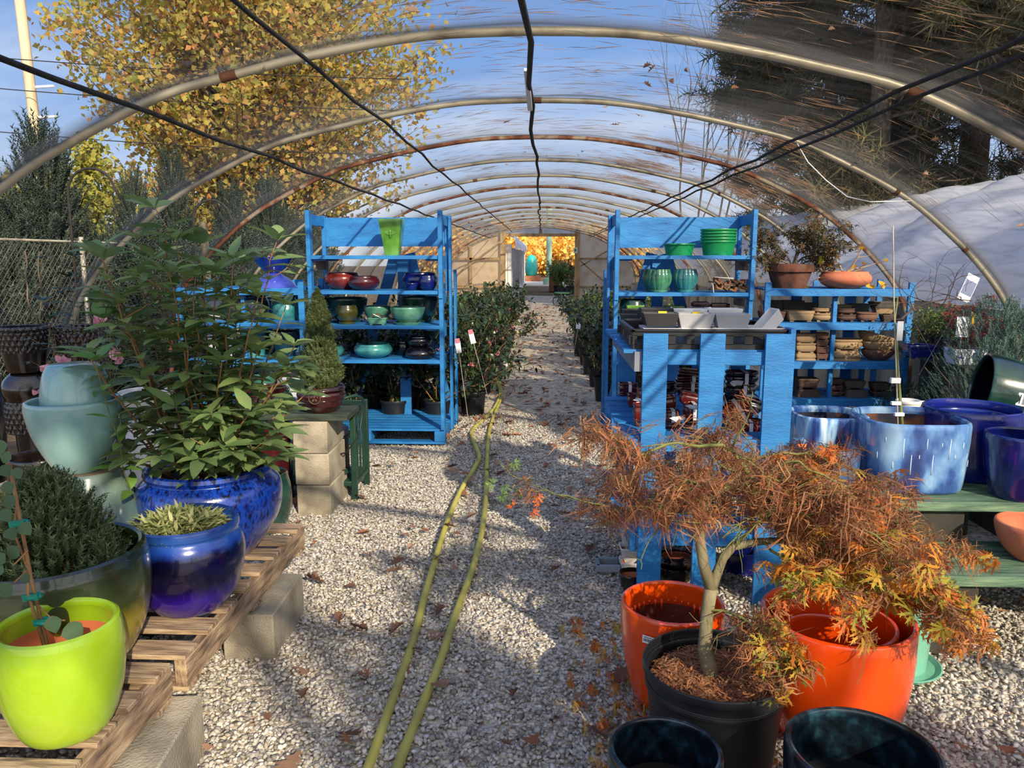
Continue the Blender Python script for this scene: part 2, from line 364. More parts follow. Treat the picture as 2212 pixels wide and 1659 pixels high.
# ================================================================ GREENHOUSE SHELL
XC = -.07
HALF = [(0,2.54),(.45,2.525),(.9,2.46),(1.3,2.375),(1.67,2.28),(2.05,2.11),(2.4,1.92),(2.68,1.70),(2.87,1.52),(3.03,1.33),(3.13,1.15),(3.19,.95),(3.225,.70),(3.235,0)]
_h = crom([(a, b) for a, b in HALF], 4)
PROF = [(-u, z) for u, z in _h[::-1]]+_h[1:]
RIBY = [3.62+1.525*k for k in range(-5, 16)]; YEND = RIBY[-1]
for i, y in enumerate(RIBY):
    pts = [(XC+u, y, z) for u, z in PROF]
    near = y < 4.5
    o = MB().tube(pts, .021 if near else .018, 10).build('trim_%d' % (i+1), steel if i % 3 != 1 else rustpipe, smooth=180)
    tag(o, kind='structure')
    mb = MB()          # rust bands and joint collars
    for a in rng.choice(np.arange(12, len(PROF)-13), 4, replace=False):
        p, q = Vector(pts[a]), Vector(pts[a+1]); m_ = p.lerp(q, random.uniform(.25, .8)); mb.tube([p, m_], .0225 if near else .0195, 10, caps=False)
    mb.build('rust_band', rust, o, smooth=180)
# clear film
def film_mat():
    m = bpy.data.materials.new('greenhouse_film'); m.use_nodes = True; nt = m.node_tree; nt.nodes.clear(); L = nt.links.new
    out = nd(nt, 'ShaderNodeOutputMaterial'); tc = nd(nt, 'ShaderNodeTexCoord'); sx = nd(nt, 'ShaderNodeSeparateXYZ'); L(tc.outputs['Object'], sx.inputs[0])
    lw = nd(nt, 'ShaderNodeLayerWeight'); lw.inputs[0].default_value = .5
    pw = nd(nt, 'ShaderNodeMath', operation='POWER'); L(lw.outputs['Facing'], pw.inputs[0]); pw.inputs[1].default_value = 9.5
    mp = nd(nt, 'ShaderNodeMapping'); mp.inputs['Scale'].default_value = (.8, 7, .8); L(tc.outputs['Object'], mp.inputs[0])
    nz = nd(nt, 'ShaderNodeTexNoise'); nz.inputs['Scale'].default_value = 2.2; nz.inputs['Detail'].default_value = 8; L(mp.outputs[0], nz.inputs[0])
    def M(op, a, b=None, clamp=False):
        n = nd(nt, 'ShaderNodeMath', operation=op); n.use_clamp = clamp
        for i, v in enumerate((a, b)):
            if v is None: continue
            if isinstance(v, (int, float)): n.inputs[i].default_value = v
            else: L(v, n.inputs[i])
        return n.outputs[0]
    haze = M('ADD', M('MULTIPLY', pw.outputs[0], .97), M('MULTIPLY', M('SUBTRACT', nz.outputs[0], .42), .22), True)
    # dirt collects where the film lies on each hoop
    ph = M('ADD', sx.outputs[1], -3.62+1.525*8); fr = M('FRACT', M('DIVIDE', ph, 1.525))
    d = M('MULTIPLY', M('MINIMUM', M('MULTIPLY', fr, 2.6), M('SUBTRACT', 1.0, fr)), 1.525)
    n2 = nd(nt, 'ShaderNodeTexNoise'); n2.inputs['Scale'].default_value = 1.3; n2.inputs['Detail'].default_value = 6; L(tc.outputs['Object'], n2.inputs[0])
    wd = M('MULTIPLY', n2.outputs[0], .46)
    dirt = M('SUBTRACT', 1.0, M('DIVIDE', d, wd), True)
    dirt = M('MULTIPLY', M('POWER', dirt, 1.2), .85)
    old = nd(nt, 'ShaderNodeMapRange'); old.inputs[1].default_value = 9.5; old.inputs[2].default_value = 14; old.inputs[4].default_value = .30; L(sx.outputs[1], old.inputs[0])   # older, cloudier film further down
    haze = M('ADD', haze, M('MULTIPLY', old.outputs[0], M('ADD', nz.outputs[0], .35)), True)
    fac = M('MAXIMUM', haze, dirt)
    tp = nd(nt, 'ShaderNodeBsdfTransparent'); tp.inputs[0].default_value = (.93, .94, .95, 1)
    tl = nd(nt, 'ShaderNodeBsdfTranslucent'); df = nd(nt, 'ShaderNodeBsdfDiffuse'); gl = nd(nt, 'ShaderNodeBsdfGlossy'); gl.inputs['Roughness'].default_value = .25
    col = nd(nt, 'ShaderNodeMixRGB'); L(dirt, col.inputs[0]); col.inputs[1].default_value = (.36, .345, .32, 1); col.inputs[2].default_value = (.055, .05, .042, 1)
    for n in (tl, df): L(col.outputs[0], n.inputs[0])
    a = nd(nt, 'ShaderNodeMixShader'); a.inputs[0].default_value = .5; L(tl.outputs[0], a.inputs[1]); L(df.outputs[0], a.inputs[2])
    g = nd(nt, 'ShaderNodeMixShader'); g.inputs[0].default_value = .05; L(a.outputs[0], g.inputs[1]); L(gl.outputs[0], g.inputs[2])
    bp = nd(nt, 'ShaderNodeBump'); bp.inputs['Strength'].default_value = .5; bp.inputs['Distance'].default_value = .03; L(nz.outputs[0], bp.inputs['Height'])
    for n in (tl, df, gl): L(bp.outputs[0], n.inputs['Normal'])
    f = nd(nt, 'ShaderNodeMixShader'); L(fac, f.inputs[0]); L(tp.outputs[0], f.inputs[1]); L(g.outputs[0], f.inputs[2]); L(f.outputs[0], out.inputs[0]); return m
film = film_mat()
FP = [p for p in PROF if p[1] > .9]
def film_pt(u, z, y):
    n = math.hypot(u*.35, z); nx_, nz_ = u*.35/n, z/n
    fr = ((y-3.62)/1.525) % 1; sag = .045*math.sin(PI*fr)-.026+.006*math.sin(7*u+3*y)+.005*math.sin(19*y+2*u)
    return (XC+u-nx_*sag, y, z-nz_*sag)
fm = MB(); ys = [RIBY[0]+(YEND-RIBY[0])*j/(20*10) for j in range(201)]
for y in ys:
    for u, z in FP: fm.v.append(film_pt(u, z, y))
k = len(FP); fm.f = [(j*k+i, j*k+i+1, (j+1)*k+i+1, (j+1)*k+i) for j in range(200) for i in range(k-1)]; fm.mi = [0]*len(fm.f)
tag(fm.build('ceiling', film, smooth=180), kind='structure')
# purlin ropes and pipes under the film
def line(name, X, z, r, mat, label, wob=.015, y0=-3.5, y1=None, kind=None, zz=0, group=None):
    pts = []
    for i, y in enumerate([q for q in RIBY if q >= y0]):
        pts.append((X+random.uniform(-wob, wob), y, z-.03+random.uniform(-wob, wob)*zz))
        pts.append((X+random.uniform(-wob, wob), y+.76, z-.045+random.uniform(-wob, wob)*zz))
    o = MB().tube(pts[:-1], r, 8).build(name, mat, smooth=180); return tag(o, label, 'rope', group)
line('purlin_rope', -1.79, 2.235, .012, blackrope, 'black purlin rope along the roof on the left, the lower one of the left pair')
line('purlin_rope', -1.03, 2.44, .0095, blackrope, 'black purlin rope between the ridge line and the lower left rope')
line('ridge_purlin', -.07, 2.52, .014, blackrope, 'dark ridge purlin zigzagging down the middle of the roof', wob=.03, zz=1)
line('purlin_rope', 1.56, 2.30, .010, blackrope, 'upper black rope of the double line on the right roof slope')
line('purlin_rope', 1.595, 2.255, .009, blackrope, 'lower black rope of the double line on the right roof slope', wob=.02)
mb = MB(); pts = [(XC, 2.7+.02*i, 2.5) for i in range(2)]
a, b = atY(1137, 150, 4.3), atY(1145, 237, 4.75)
mb.beam(a, b, .028, .018); tag(mb.build('plastic_clip_strip', white, bevel=.004), 'long white plastic strip clipped along the ridge purlin', 'clip strip')
p0 = atY(1722, 310, 5.1); pp = [atY(x, y, Y) for x, y, Y in ((1722,310,5.1),(1745,350,5.05),(1785,390,5.0),(1830,425,4.95),(1880,436,4.9),(1968,434,5.12))]
tag(MB().tube([Vector((a, 0, b)).xzy*0+q for (a, b), q in zip([(0, 0)]*6, pp)], .0035, 6).build('white_string', white, smooth=180), 'white string hanging loosely below the second hoop on the right', 'string')
hk = [atY(x, y, 3.9) for x, y in ((2115,130),(2108,150),(2112,175),(2122,195),(2116,206),(2102,203),(2098,196))]
tag(MB().tube(hk, .004, 6).build('wire_hook', blackplastic, smooth=180), 'black wire hook hanging from the right roof rope', 'hook')
# right side wall of boards, near-side legs
sb = MB()
for i in range(76):
    y = 5.2+i*.28; sb.box((3.27, y, .60), (.02, .272, 1.16))
tag(sb.build('wall_right', mk('side_boards', [s2l(96,92,80), s2l(150,140,116), s2l(176,164,136)], 'wood', scale=3, stretch=(1, 1, .4), rough=.9, bump=.3), smooth=0), kind='structure')
bb = MB(); bb.box((-3.30, 12, .08), (.04, 30, .2)); tag(bb.build('baseboard_left', rawwood), kind='structure')
# pine needles and dead leaves lying on the film outside
def roofpts(n, lo, hi, y0=2.2, y1=14, pw=1.6):
    y = y0+(y1-y0)*rng.random(n)**pw; u = rng.uniform(lo, hi, n)
    hh = np.array([(a, b) for a, b in _h]); z = np.interp(np.abs(u), hh[:, 0], hh[:, 1]); fr = ((y-3.62)/1.525) % 1
    return u, y, z, fr
def roof_needles(n):
    cx, cy, _, _ = roofpts(150, -1.0, 2.6); i = rng.integers(0, 150, n)
    u = cx[i]+rng.normal(0, .16, n); y = cy[i]+rng.normal(0, .05, n)
    w_ = rng.random(n) < .45; u[w_] = rng.uniform(-.9, 2.7, w_.sum()); y[w_] = 2.2+9*rng.random(w_.sum())**1.5
    k2 = rng.random(n) < .42; c2 = rng.integers(0, 16, n); cu = rng.uniform(.85, 2.1, 16); cyy = rng.uniform(5.2, 9.5, 16); u[k2] = cu[c2[k2]]+rng.normal(0, .16, k2.sum()); y[k2] = cyy[c2[k2]]+rng.normal(0, .10, k2.sum())
    keep = np.abs(u) < 2.8; u, y = u[keep], y[keep]; hh = np.array(_h); z = np.interp(np.abs(u), hh[:, 0], hh[:, 1])
    z = z-(.045*np.sin(PI*(((y-3.62)/1.525) % 1))-.026)+.014
    dz = (np.interp(np.abs(u)+.02, hh[:, 0], hh[:, 1])-np.interp(np.abs(u), hh[:, 0], hh[:, 1]))/.02*np.sign(u)
    m = len(u); a = rng.normal(0, .35, m); D = np.stack([np.cos(a), np.sin(a)*.7, dz*np.cos(a)], 1); N = np.tile([0, 0, 1.], (m, 1))
    T = (np.array([[-.5, 0, 0], [.5, .1, 0], [0, 1, .3], [.0, .5, .9]]), np.array([[0, 1, 2], [0, 1, 3], [1, 2, 3], [2, 0, 3]]))
    S = np.stack([rng.uniform(.0014, .0028, m), rng.uniform(.09, .22, m), np.full(m, .003)], 1)
    return scat(T, np.stack([XC+u, y, z], 1), frames(D, N), S)
V, Fc = roof_needles(4600)
needle = mk('dry_pine_needles', [s2l(58,40,28), s2l(110,78,50), s2l(160,112,66)], 'island', rough=.9)
tag(big('pine_needles', V, Fc, needle), 'brown pine needles strewn over the clear roof film', 'pine needles', kind='stuff')
# generic dead oak leaf template
def oak_leaf(curl=.25):
    out = [(0,0),(.10,.12),(.06,.2),(.30,.34),(.14,.42),(.42,.62),(.18,.68),(.28,.86),(.08,.88),(0,1.0)]
    v = []; f = []
    for i, (x, y) in enumerate(out): v += [(-x, y, curl*abs(x)*1.1+.12*y*y), (0, y, .12*y*y-.02), (x, y, curl*abs(x)*(.5+random.random())+.12*y*y)]
    for i in range(len(out)-1):
        a = i*3; f += [(a, a+1, a+4), (a, a+4, a+3), (a+1, a+2, a+5), (a+1, a+5, a+4)]
    return np.array(v, float)*[1, 1, 1], np.array(f)
deadleaf = [mk('dead_leaf_%s' % n, [a, b], scale=14, rough=.8, sheer=.25, bump=.3) for n, a, b in (('tan', s2l(140,104,82), s2l(176,140,112)), ('brown', s2l(92,62,48), s2l(124,86,66)), ('rust', s2l(136,88,60), s2l(166,112,76)))]
lt = []
for k_ in range(6):
    v, f = oak_leaf(random.uniform(-.3, .8)); v = v*.11; v[:, 0] *= random.uniform(.8, 1.3)
    me = bpy.data.meshes.new('dead_leaf'); me.from_pydata(v.tolist(), [], f.tolist()); finish(me, deadleaf[k_ % 3], 60); lt.append(me)
def leaf_obj(k, loc, rot, s, label, group, cat='leaf'):
    o = bpy.data.objects.new('dead_leaf', lt[k % 6]); scene.collection.objects.link(o); o.location = loc; o.rotation_euler = rot; o.scale = (s, s, s*random.uniform(.7, 1.4)); return tag(o, label, cat, group)
u, y, z, fr = roofpts(90, -1.6, 2.7, 2.4, 9)
for i in range(90):
    leaf_obj(i, (XC+u[i], y[i], z[i]+.03-(.045*math.sin(PI*fr[i])-.026)), (random.uniform(-.5, .5), random.uniform(-.4, .4)+.4*u[i], random.uniform(0, 6.3)), random.uniform(.3, .62), 'curled dead leaf lying on the clear roof film', 'dead leaves on the roof film')
# leaves on the gravel
def gen_leaf(m):
    r = []
    while len(r) < m:
        y = 1.5+random.random()**1.3*6; x = random.uniform(-1.5, 3.2)
        if abs(x) > .72*y+.2 or (.42 < x < 1.3 and y > 2.0) or x < -1.05 and y < 3.4: continue
        if -.35 < x < .2 and random.random() < .35: continue
        r.append((x, y))
    return r
for i, (x, y) in enumerate(gen_leaf(290)):
    leaf_obj(i, (x, y, .036), (random.uniform(-.35, .35), random.uniform(-.35, .35), random.uniform(0, 6.3)), random.uniform(.35, 1.05), 'brown dead leaf lying on the gravel path', 'fallen leaves on the gravel')
n = 2600; P = np.stack([rng.uniform(-3.1, 3.1, n), 6.5+rng.random(n)*18, np.full(n, .01)], 1); v, f = oak_leaf(.5)
V, Fc = scat((v*.09, f), P, frames(rdir(n)*[1, 1, .25], np.tile([0, 0, 1.], (n, 1))), rng.uniform(.5, 1.1, n))
tag(big('leaf_litter', V, Fc, mk('litter_leaves', [s2l(92,58,40), s2l(150,100,66), s2l(186,130,86)], 'island', rough=.9)), 'scattered dry leaf litter further down the greenhouse path', 'leaf litter', kind='stuff')
# ================================================================ NEIGHBOURING WHITE HOOP HOUSE
whitefilm = mk('white_film', [s2l(196,200,210), s2l(226,228,234), s2l(240,240,244)], scale=2.5, stretch=(1.5, .5, 4), rough=.4, bump=.8, bscale=3.0, sheer=.45, dist=1.5)
t = thing('hoop_house', 'neighbouring white plastic hoop house seen through the clear right roof', 'greenhouse', (7.35, 0, 0))
sh = MB(); NY = 160
for j in range(NY+1):
    y = .5+j*.2
    for u_, z_ in PROF[2:-2]:
        b = 1+.03*math.sin(y*2.06)+.012*math.sin(5*y+6*z_)+.01*math.sin(11*u_+3*y); sh.v.append((u_*b*1.0, y, z_*b*1.02+.05))
k = len(PROF[2:-2]); sh.f = [(j*k+i, j*k+i+1, (j+1)*k+i+1, (j+1)*k+i) for j in range(NY) for i in range(k-1)]; sh.mi = [0]*len(sh.f)
sh.build('plastic_cover', whitefilm, t, smooth=180)
for y in np.arange(.9, 32, 3.05):
    MB().tube([(u_*.985, y, z_*.99) for u_, z_ in PROF], .02, 6).build('hoop', steel, t, smooth=180)
# ================================================================ FAR END WALL
tan = mk('tan_end_film', [s2l(200,172,138), s2l(228,204,170), s2l(236,214,184)], scale=2.2, detail=6, rough=.7, sheer=.55, bump=.2, bscale=3)
postw = mk('aged_post', [s2l(128,104,72), s2l(176,150,112)], 'wood', scale=5, stretch=(2, 2, .5), rough=.85, bump=.3)
YE = YEND+.12
def endpanel(name, xs, ztop=None, z0=0, zt=None, mat=tan):
    mb = MB(); hh = np.array(_h); vs = []
    for x in np.linspace(xs[0], xs[1], 17):
        zz = float(np.interp(abs(x-XC), hh[:, 0], hh[:, 1])); vs.append((x, zz if zt is None else min(zt, zz)))
    k = len(vs); mb.add([(x, YE, z0 if not callable(z0) else z0(x)) for x, _ in vs]+[(x, YE, max(z, z0)) for x, z in vs], [(i, i+1, k+i+1, k+i) for i in range(k-1)])
    return tag(mb.build(name, mat, smooth=0), kind='structure')
DX0, DX1 = atY(1092, 600, YE).x, atY(1241, 600, YE).x
ZL = atY(1165, 508, YE).z
endpanel('wall_back', (-3.2, DX0)); endpanel('wall_far', (DX1, 3.1))
endpanel('wall_gable', (DX0, DX1), z0=ZL+.02, mat=mk('gable_film', [s2l(200,196,192), s2l(226,222,218)], scale=3, rough=.5, sheer=.5))
mb = MB()
for x in (DX0-.08, DX1+.08): mb.box((x, YE-.12, ZL/2+.1), (.17, .12, ZL+.25))
mb.box(((DX0+DX1)/2, YE-.12, ZL), (DX1-DX0+.3, .1, .10)); tag(mb.build('door_1', postw, smooth=0), kind='structure')
mb = MB()
for z in (.55, 1.5, 2.0):
    if z < 1.9: mb.box(((-3.0+DX0)/2, YE-.1, z), (DX0+3.0, .07, .07)); mb.box(((3.0+DX1)/2, YE-.1, z), (3.0-DX1, .07, .07))
for x in (-2.45, 2.35): mb.box((x, YE-.1, 1.0), (.08, .07, 2.0))
mb.box((XC, YE-.1, (ZL+2.5)/2), (.1, .06, 2.5-ZL)); mb.beam((DX1+.1, YE-.18, 1.2), (2.6, YE-.18, 2.0), .05, .05); mb.beam((DX1+.1, YE-.18, 1.5), (2.6, YE-.18, .3), .05, .05); mb.beam((-2.9, YE-.15, 1.0), (DX0, YE-.15, 2.2), .04, .04)
tag(mb.build('trim_22', postw, smooth=0), kind='structure')
sg = thing('exit_sign', 'small white sign with a green mark on the right post of the far doorway', 'sign', atY(1243, 541, YE-.25))
MB().box((0, 0, 0), (.13, .02, .19)).build('sign_board', white, sg); g_ = MB(); g_.box((0, -.012, .01), (.07, .006, .09)); g_.box((.0, -.012, -.06), (.05, .006, .01)); g_.build('green_mark', mk('sign_green', [(.01, .25, .12)], rough=.5), sg)
# ---------------------------------------------------------------- beyond the doorway
t = thing('shade_house', 'white film covered shade house with silvery vertical slats beyond the far doorway', 'greenhouse', (-1.28, 27.4, 0))
mb = MB()
for i in range(17): mb.box((.16, .9+i*1.15, .95), (.06, .30, 1.9))
mb.build('slat_wall', mk('silver_slats', [s2l(170,170,168), s2l(206,206,204)], scale=6, rough=.5), t)
mb = MB(); mb.box((.12, .25, 1.0), (.12, .6, 2.0)); mb.box((-.5, 0, 1.0), (1.1, .05, 2.0)); mb.box((.1, 20.6, 1.0), (.2, 1.0, 2.0)); mb.build('corner_cover', white, t)
mb = MB(); k = 12
arc = [(-1.6+1.95*math.cos(a), 1.95+.95*math.sin(a)) for a in np.linspace(-.1, PI*.6, k)]
for yy in np.linspace(-.05, 21, 12):
    for (x, z) in arc: mb.v.append((x+.04*math.sin(yy*3+z*9), yy, z+.05*math.sin(yy*2.2)))
mb.f = [(j*k+i, j*k+i+1, (j+1)*k+i+1, (j+1)*k+i) for j in range(11) for i in range(k-1)]; mb.mi = [0]*len(mb.f)
mb.build('roof_cover', mk('pale_blue_film', [s2l(176,192,232), s2l(226,230,238), s2l(236,238,242)], scale=2, stretch=(1, .3, 3), rough=.4, sheer=.3), t, smooth=180)
MB().box((.2, 10, .05), (.12, 20.6, .1)).build('ground_rail', white, t)
MB().box((-.5, 10.5, .9), (.05, 20, 1.8)).build('inner_wall', mk('dark_interior_net', [s2l(52,60,56), s2l(96,104,98)], scale=4, rough=.9), t)
cl = atZ(1186, 585, 0); cy = 44.
c_ = atY(1186, 585, cy); r_ = 12.5/F*dep(c_)/1.0*.5
o = MB().lathe([(r_*1.0, 0), (r_*2, .02), (r_*2, .35), (r_, .4), (r_, 4.4)], 24).build('steel_column', mk('mint_paint', [s2l(150,186,160), s2l(176,206,182)], scale=2, rough=.5)); o.location = (c_.x, cy, 0); tag(o, 'pale mint green round column beyond the far doorway', 'column')
tp_ = atY(1152, 570, 50); mb = MB(); mb.lathe([(.001, 0), (.36, 0), (.38, .5), (.34, 1.0), (.2, 1.25), (.001, 1.32)], 24); o = mb.build('teal_tank', mk('teal_plastic', [s2l(30,170,160), s2l(60,190,178)], scale=3, rough=.35), smooth=180); o.location = (tp_.x-.12, 50, .395); tag(o, 'turquoise rounded tank behind the shade house beyond the doorway', 'tank')
mb = MB(); mb.box((0, 0, .28), (1.0, .8, .76)); o = mb.build('tank_stand', mk('brown_stand', [s2l(150,90,60), s2l(180,120,84)], rough=.9), bevel=.02); o.location = (tp_.x, 50, -.27); tag(o, 'low brown block base under the turquoise tank', 'block')
bx = atY(1197, 600, 36); mb = MB(); mb.box((0, 0, .6), (.45, 1.6, 1.2)); o = mb.build('planter_crate', mk('crate_brown', [s2l(104,62,44), s2l(132,82,60)], 'wood', scale=3, rough=.8), bevel=.02); o.location = (bx.x, 36, 0); tag(o, 'reddish brown wooden crate beside the mint column beyond the doorway', 'crate')
mb = MB(); mb.box((0, 0, .01), (2.6, 7, .06)); o = mb.build('concrete_slab', mk('bright_concrete', [s2l(214,204,186), s2l(230,222,206)], scale=2, rough=.9)); o.location = (atY(1172, 590, 44).x, 46.5, -.01); tag(o, 'bright concrete slab in front of the mint column beyond the doorway', 'slab')
hd = thing('wheeled_cart', 'small green topped cart with spoked wheels at the right of the far path', 'cart', (atY(1213, 640, 25).x, 25, 0))
mb = MB(); mb.box((.05, 0, .42), (.55, .4, .04)); mb.build('cart_top', mk('cart_green', [s2l(40,84,64)], rough=.6), hd)
for x in (-.12, .10):
    wh = MB(); wh.tube([(x+.16*math.cos(a), -.2+(x > 0)*-.05, .17+.16*math.sin(a)) for a in np.linspace(0, 2*PI, 25)], .018, 6)
    for a in np.linspace(0, PI, 5)[:-1]: wh.tube([(x+.16*math.cos(a), -.2+(x > 0)*-.05, .17+.16*math.sin(a)), (x-.16*math.cos(a), -.2+(x > 0)*-.05, .17-.16*math.sin(a))], .007, 5)
    wh.build('wheel', blackplastic, hd, smooth=180)
MB().tube([(-.05, 0, .2), (0, 0, .42)], .02, 6).build('axle_post', steel, hd); MB().tube([(-.25, 0, .36), (-.36, 0, .12)], .012, 6).build('handle', steel, hd)
# ================================================================ VEGETATION KIT
def leafT(w=.36, k=5, fold=.18, sag=.25):
    ss = [0, .12, .35, .62, .85, 1.0][:k+1]; ws = [0.02, .55, 1, .82, .42, .0][:k+1]; v = []; f = []
    for s_, q in zip(ss, ws): v += [(-w*q, s_, fold*w*q-sag*s_*s_), (0, s_, -sag*s_*s_), (w*q, s_, fold*w*q-sag*s_*s_)]
    for i in range(len(ss)-1):
        a = 3*i; f += [(a, a+1, a+4), (a, a+4, a+3), (a+1, a+2, a+5), (a+1, a+5, a+4)]
    return np.array(v, float), np.array(f)
DIA = (np.array([(0, 0, 0), (.4, .45, .08), (0, 1, -.1), (-.4, .45, .08)], float), np.array([[0, 1, 2], [0, 2, 3]]))
def brushT(n=22, r=.13, L=1.0, tilt=.6, w=.02):
    v, f = [], []
    v += [(-w, 0, 0), (w, 0, 0), (0, L, 0), (0, 0, w)]; f += [(0, 1, 2), (1, 3, 2), (3, 0, 2)]
    for i in range(n):
        s_ = (i+.5)/n*L; a = i*2.4; d = np.array([math.cos(a)*r, r*tilt+L/n, math.sin(a)*r]); b = np.array([0, s_, 0]); q = np.array([-math.sin(a), 0, math.cos(a)])*w
        o = len(v); v += [tuple(b-q), tuple(b+q), tuple(b+d)]; f.append((o, o+1, o+2))
    return np.array(v, float), np.array(f)
def lace_leaf(curl=0., lobes=7, wid=.075, teeth=True, droop=.35):
    """palmate leaf with narrow toothed lobes radiating from the stalk end"""
    v = [(0, 0, 0)]; f = []
    for i in range(lobes):
        a = (i/(lobes-1)-.5)*2*1.9; L = 1-.42*abs(i/(lobes-1)-.5)*2; ca, sa = math.cos(a), math.sin(a); ph = random.uniform(-1, 1)
        def pt(s_, x):
            lx = x; ly = s_*L; z = -droop*ly*ly-curl*(ly**2)*.5; sw = curl*.5*math.sin(ly*5+ph*3)
            ly2 = ly*(1-.35*min(curl, 1)*ly); return (sa*ly2+ca*(lx+sw*.25), ca*ly2-sa*(lx+sw*.25), z+sw*.25)
        o = len(v)
        for s_, q in ((.12, .4), (.4, 1), (.7, .8)): v += [pt(s_, -wid*q), pt(s_, wid*q)]
        v.append(pt(1.0, 0))
        f += [(0, o, o+1), (o, o+1, o+3), (o, o+3, o+2), (o+2, o+3, o+5), (o+2, o+5, o+4), (o+4, o+5, o+6)]
        if teeth:
            for s_, sg in ((.35, 1), (.5, -1), (.62, 1), (.75, -1)):
                p = len(v); v += [pt(s_, sg*wid*.6), pt(s_+.16, sg*wid*2.3), pt(s_+.10, sg*wid*.5)]; f.append((p, p+1, p+2))
    return np.array(v, float), np.array(f)
def grow(base, dirv, L, r, depth, seg=.25, spread=.6, wander=.18, up=.05, kids=3, shrink=.68, out=None, start=.3):
    """recursive branches -> list of (points, radii)"""
    if out is None: out = []
    n = max(2, int(L/seg)); p = Vector(base); d = Vector(dirv).normalized(); pts = [p.copy()]; rr = [r]; ch = []
    for i in range(n):
        d = (d+Vector((random.gauss(0, wander), random.gauss(0, wander), random.gauss(0, wander)+up))).normalized()
        p = p+d*(L/n); pts.append(p.copy()); rr.append(r*(1-.6*(i+1)/n))
        if depth > 0 and (i+1)/n >= start: ch.append((p.copy(), d.copy(), rr[-1]))
    out.append((pts, rr, depth))
    if depth > 0:
        for _ in range(kids):
            q, dd, r2 = random.choice(ch); a = Vector((random.gauss(0, 1), random.gauss(0, 1), random.gauss(0, .6))); a = (a-dd*a.dot(dd)).normalized()
            grow(q, dd*(1-spread*.5)+a*spread, L*shrink*random.uniform(.75, 1.15), r2*.7, depth-1, seg*.8, spread, wander, up, kids, shrink, out, .15)
    return out
def tubes(br, mn=.0, n=6):
    mb = MB()
    for pts, rr, dpt in br:
        if rr[0] >= mn: mb.tube(pts, [max(q, .0008) for q in rr], n if rr[0] > .01 else 4, caps=False)
    return mb
def tips(br, dmax=0, per=6):
    P, D = [], []
    for pts, rr, dpt in br:
        if dpt > dmax: continue
        for i in range(1, len(pts)):
            for _ in range(per):
                P.append(pts[i-1].lerp(pts[i], random.random())); D.append((pts[i]-pts[i-1]).normalized())
    return np.array(P), np.array(D)
# ================================================================ TREES OUTSIDE
autumn = mk('autumn_leaves', [s2l(172,176,88), s2l(204,186,96), s2l(218,182,92), s2l(146,158,80), s2l(216,150,94), s2l(188,190,108)], 'island', rough=.8, sheer=.6)
golden = mk('golden_leaves', [s2l(255,236,110), s2l(255,214,100), s2l(244,184,100), s2l(255,228,140), s2l(214,176,100)], 'island', rough=.8, sheer=.4)
pinem = mk('pine_needle_leaves', [s2l(44,50,26), s2l(64,66,36), s2l(90,82,46), s2l(36,42,26), s2l(112,96,56)], 'island', rough=.9, sheer=.15)
sprucem = mk('spruce_needles', [s2l(36,50,44), s2l(54,70,58), s2l(80,92,72), s2l(44,60,54)], 'island', rough=.85, sheer=.1)
yellowgreen = mk('yellow_green_leaves', [s2l(150,150,60), s2l(184,172,76), s2l(120,130,56)], 'island', rough=.8, sheer=.4)
def clump_tree(name, label, loc, H, spreadr, trunk_r, n, leaf, mat, group=None, trunk_h=.3, squash=1., kids=4, depth=3, per=None, cat='tree', seed=1, bark=barkm):
    random.seed(seed); t = thing(name, label, cat, loc, 0, group)
    br = []; tr = [Vector((0, 0, 0)), Vector((.02*H, 0, H*trunk_h)), Vector((0, .02*H, H*trunk_h*1.6))]
    br.append((tr, [trunk_r, trunk_r*.8, trunk_r*.6], 9))
    for i in range(9):
        a = i*2.4+random.random(); e = random.uniform(.5, 1.9)
        grow(tr[1].lerp(tr[2], i/9), (math.cos(a), math.sin(a), e), spreadr*random.uniform(.75, 1.05)*(1.0 if e < 1.2 else H*.5/spreadr), trunk_r*.4, depth-1, spreadr*.16, .75, .13, .05, kids, .62, br)
    tubes(br, 0, 7).build('trunk_and_branches', bark, t, smooth=180)
    P, D = tips(br, 0, 3); i = rng.integers(0, len(P), n); P = P[i]+rng.normal(0, spreadr*.055, (n, 3)); D = rdir(n)+[0, 0, -.35]
    V, Fc = scat(DIA, P, frames(D, rdir(n)), rng.uniform(.7, 1.3, n)*leaf); big('foliage', V, Fc, mat, t); return t
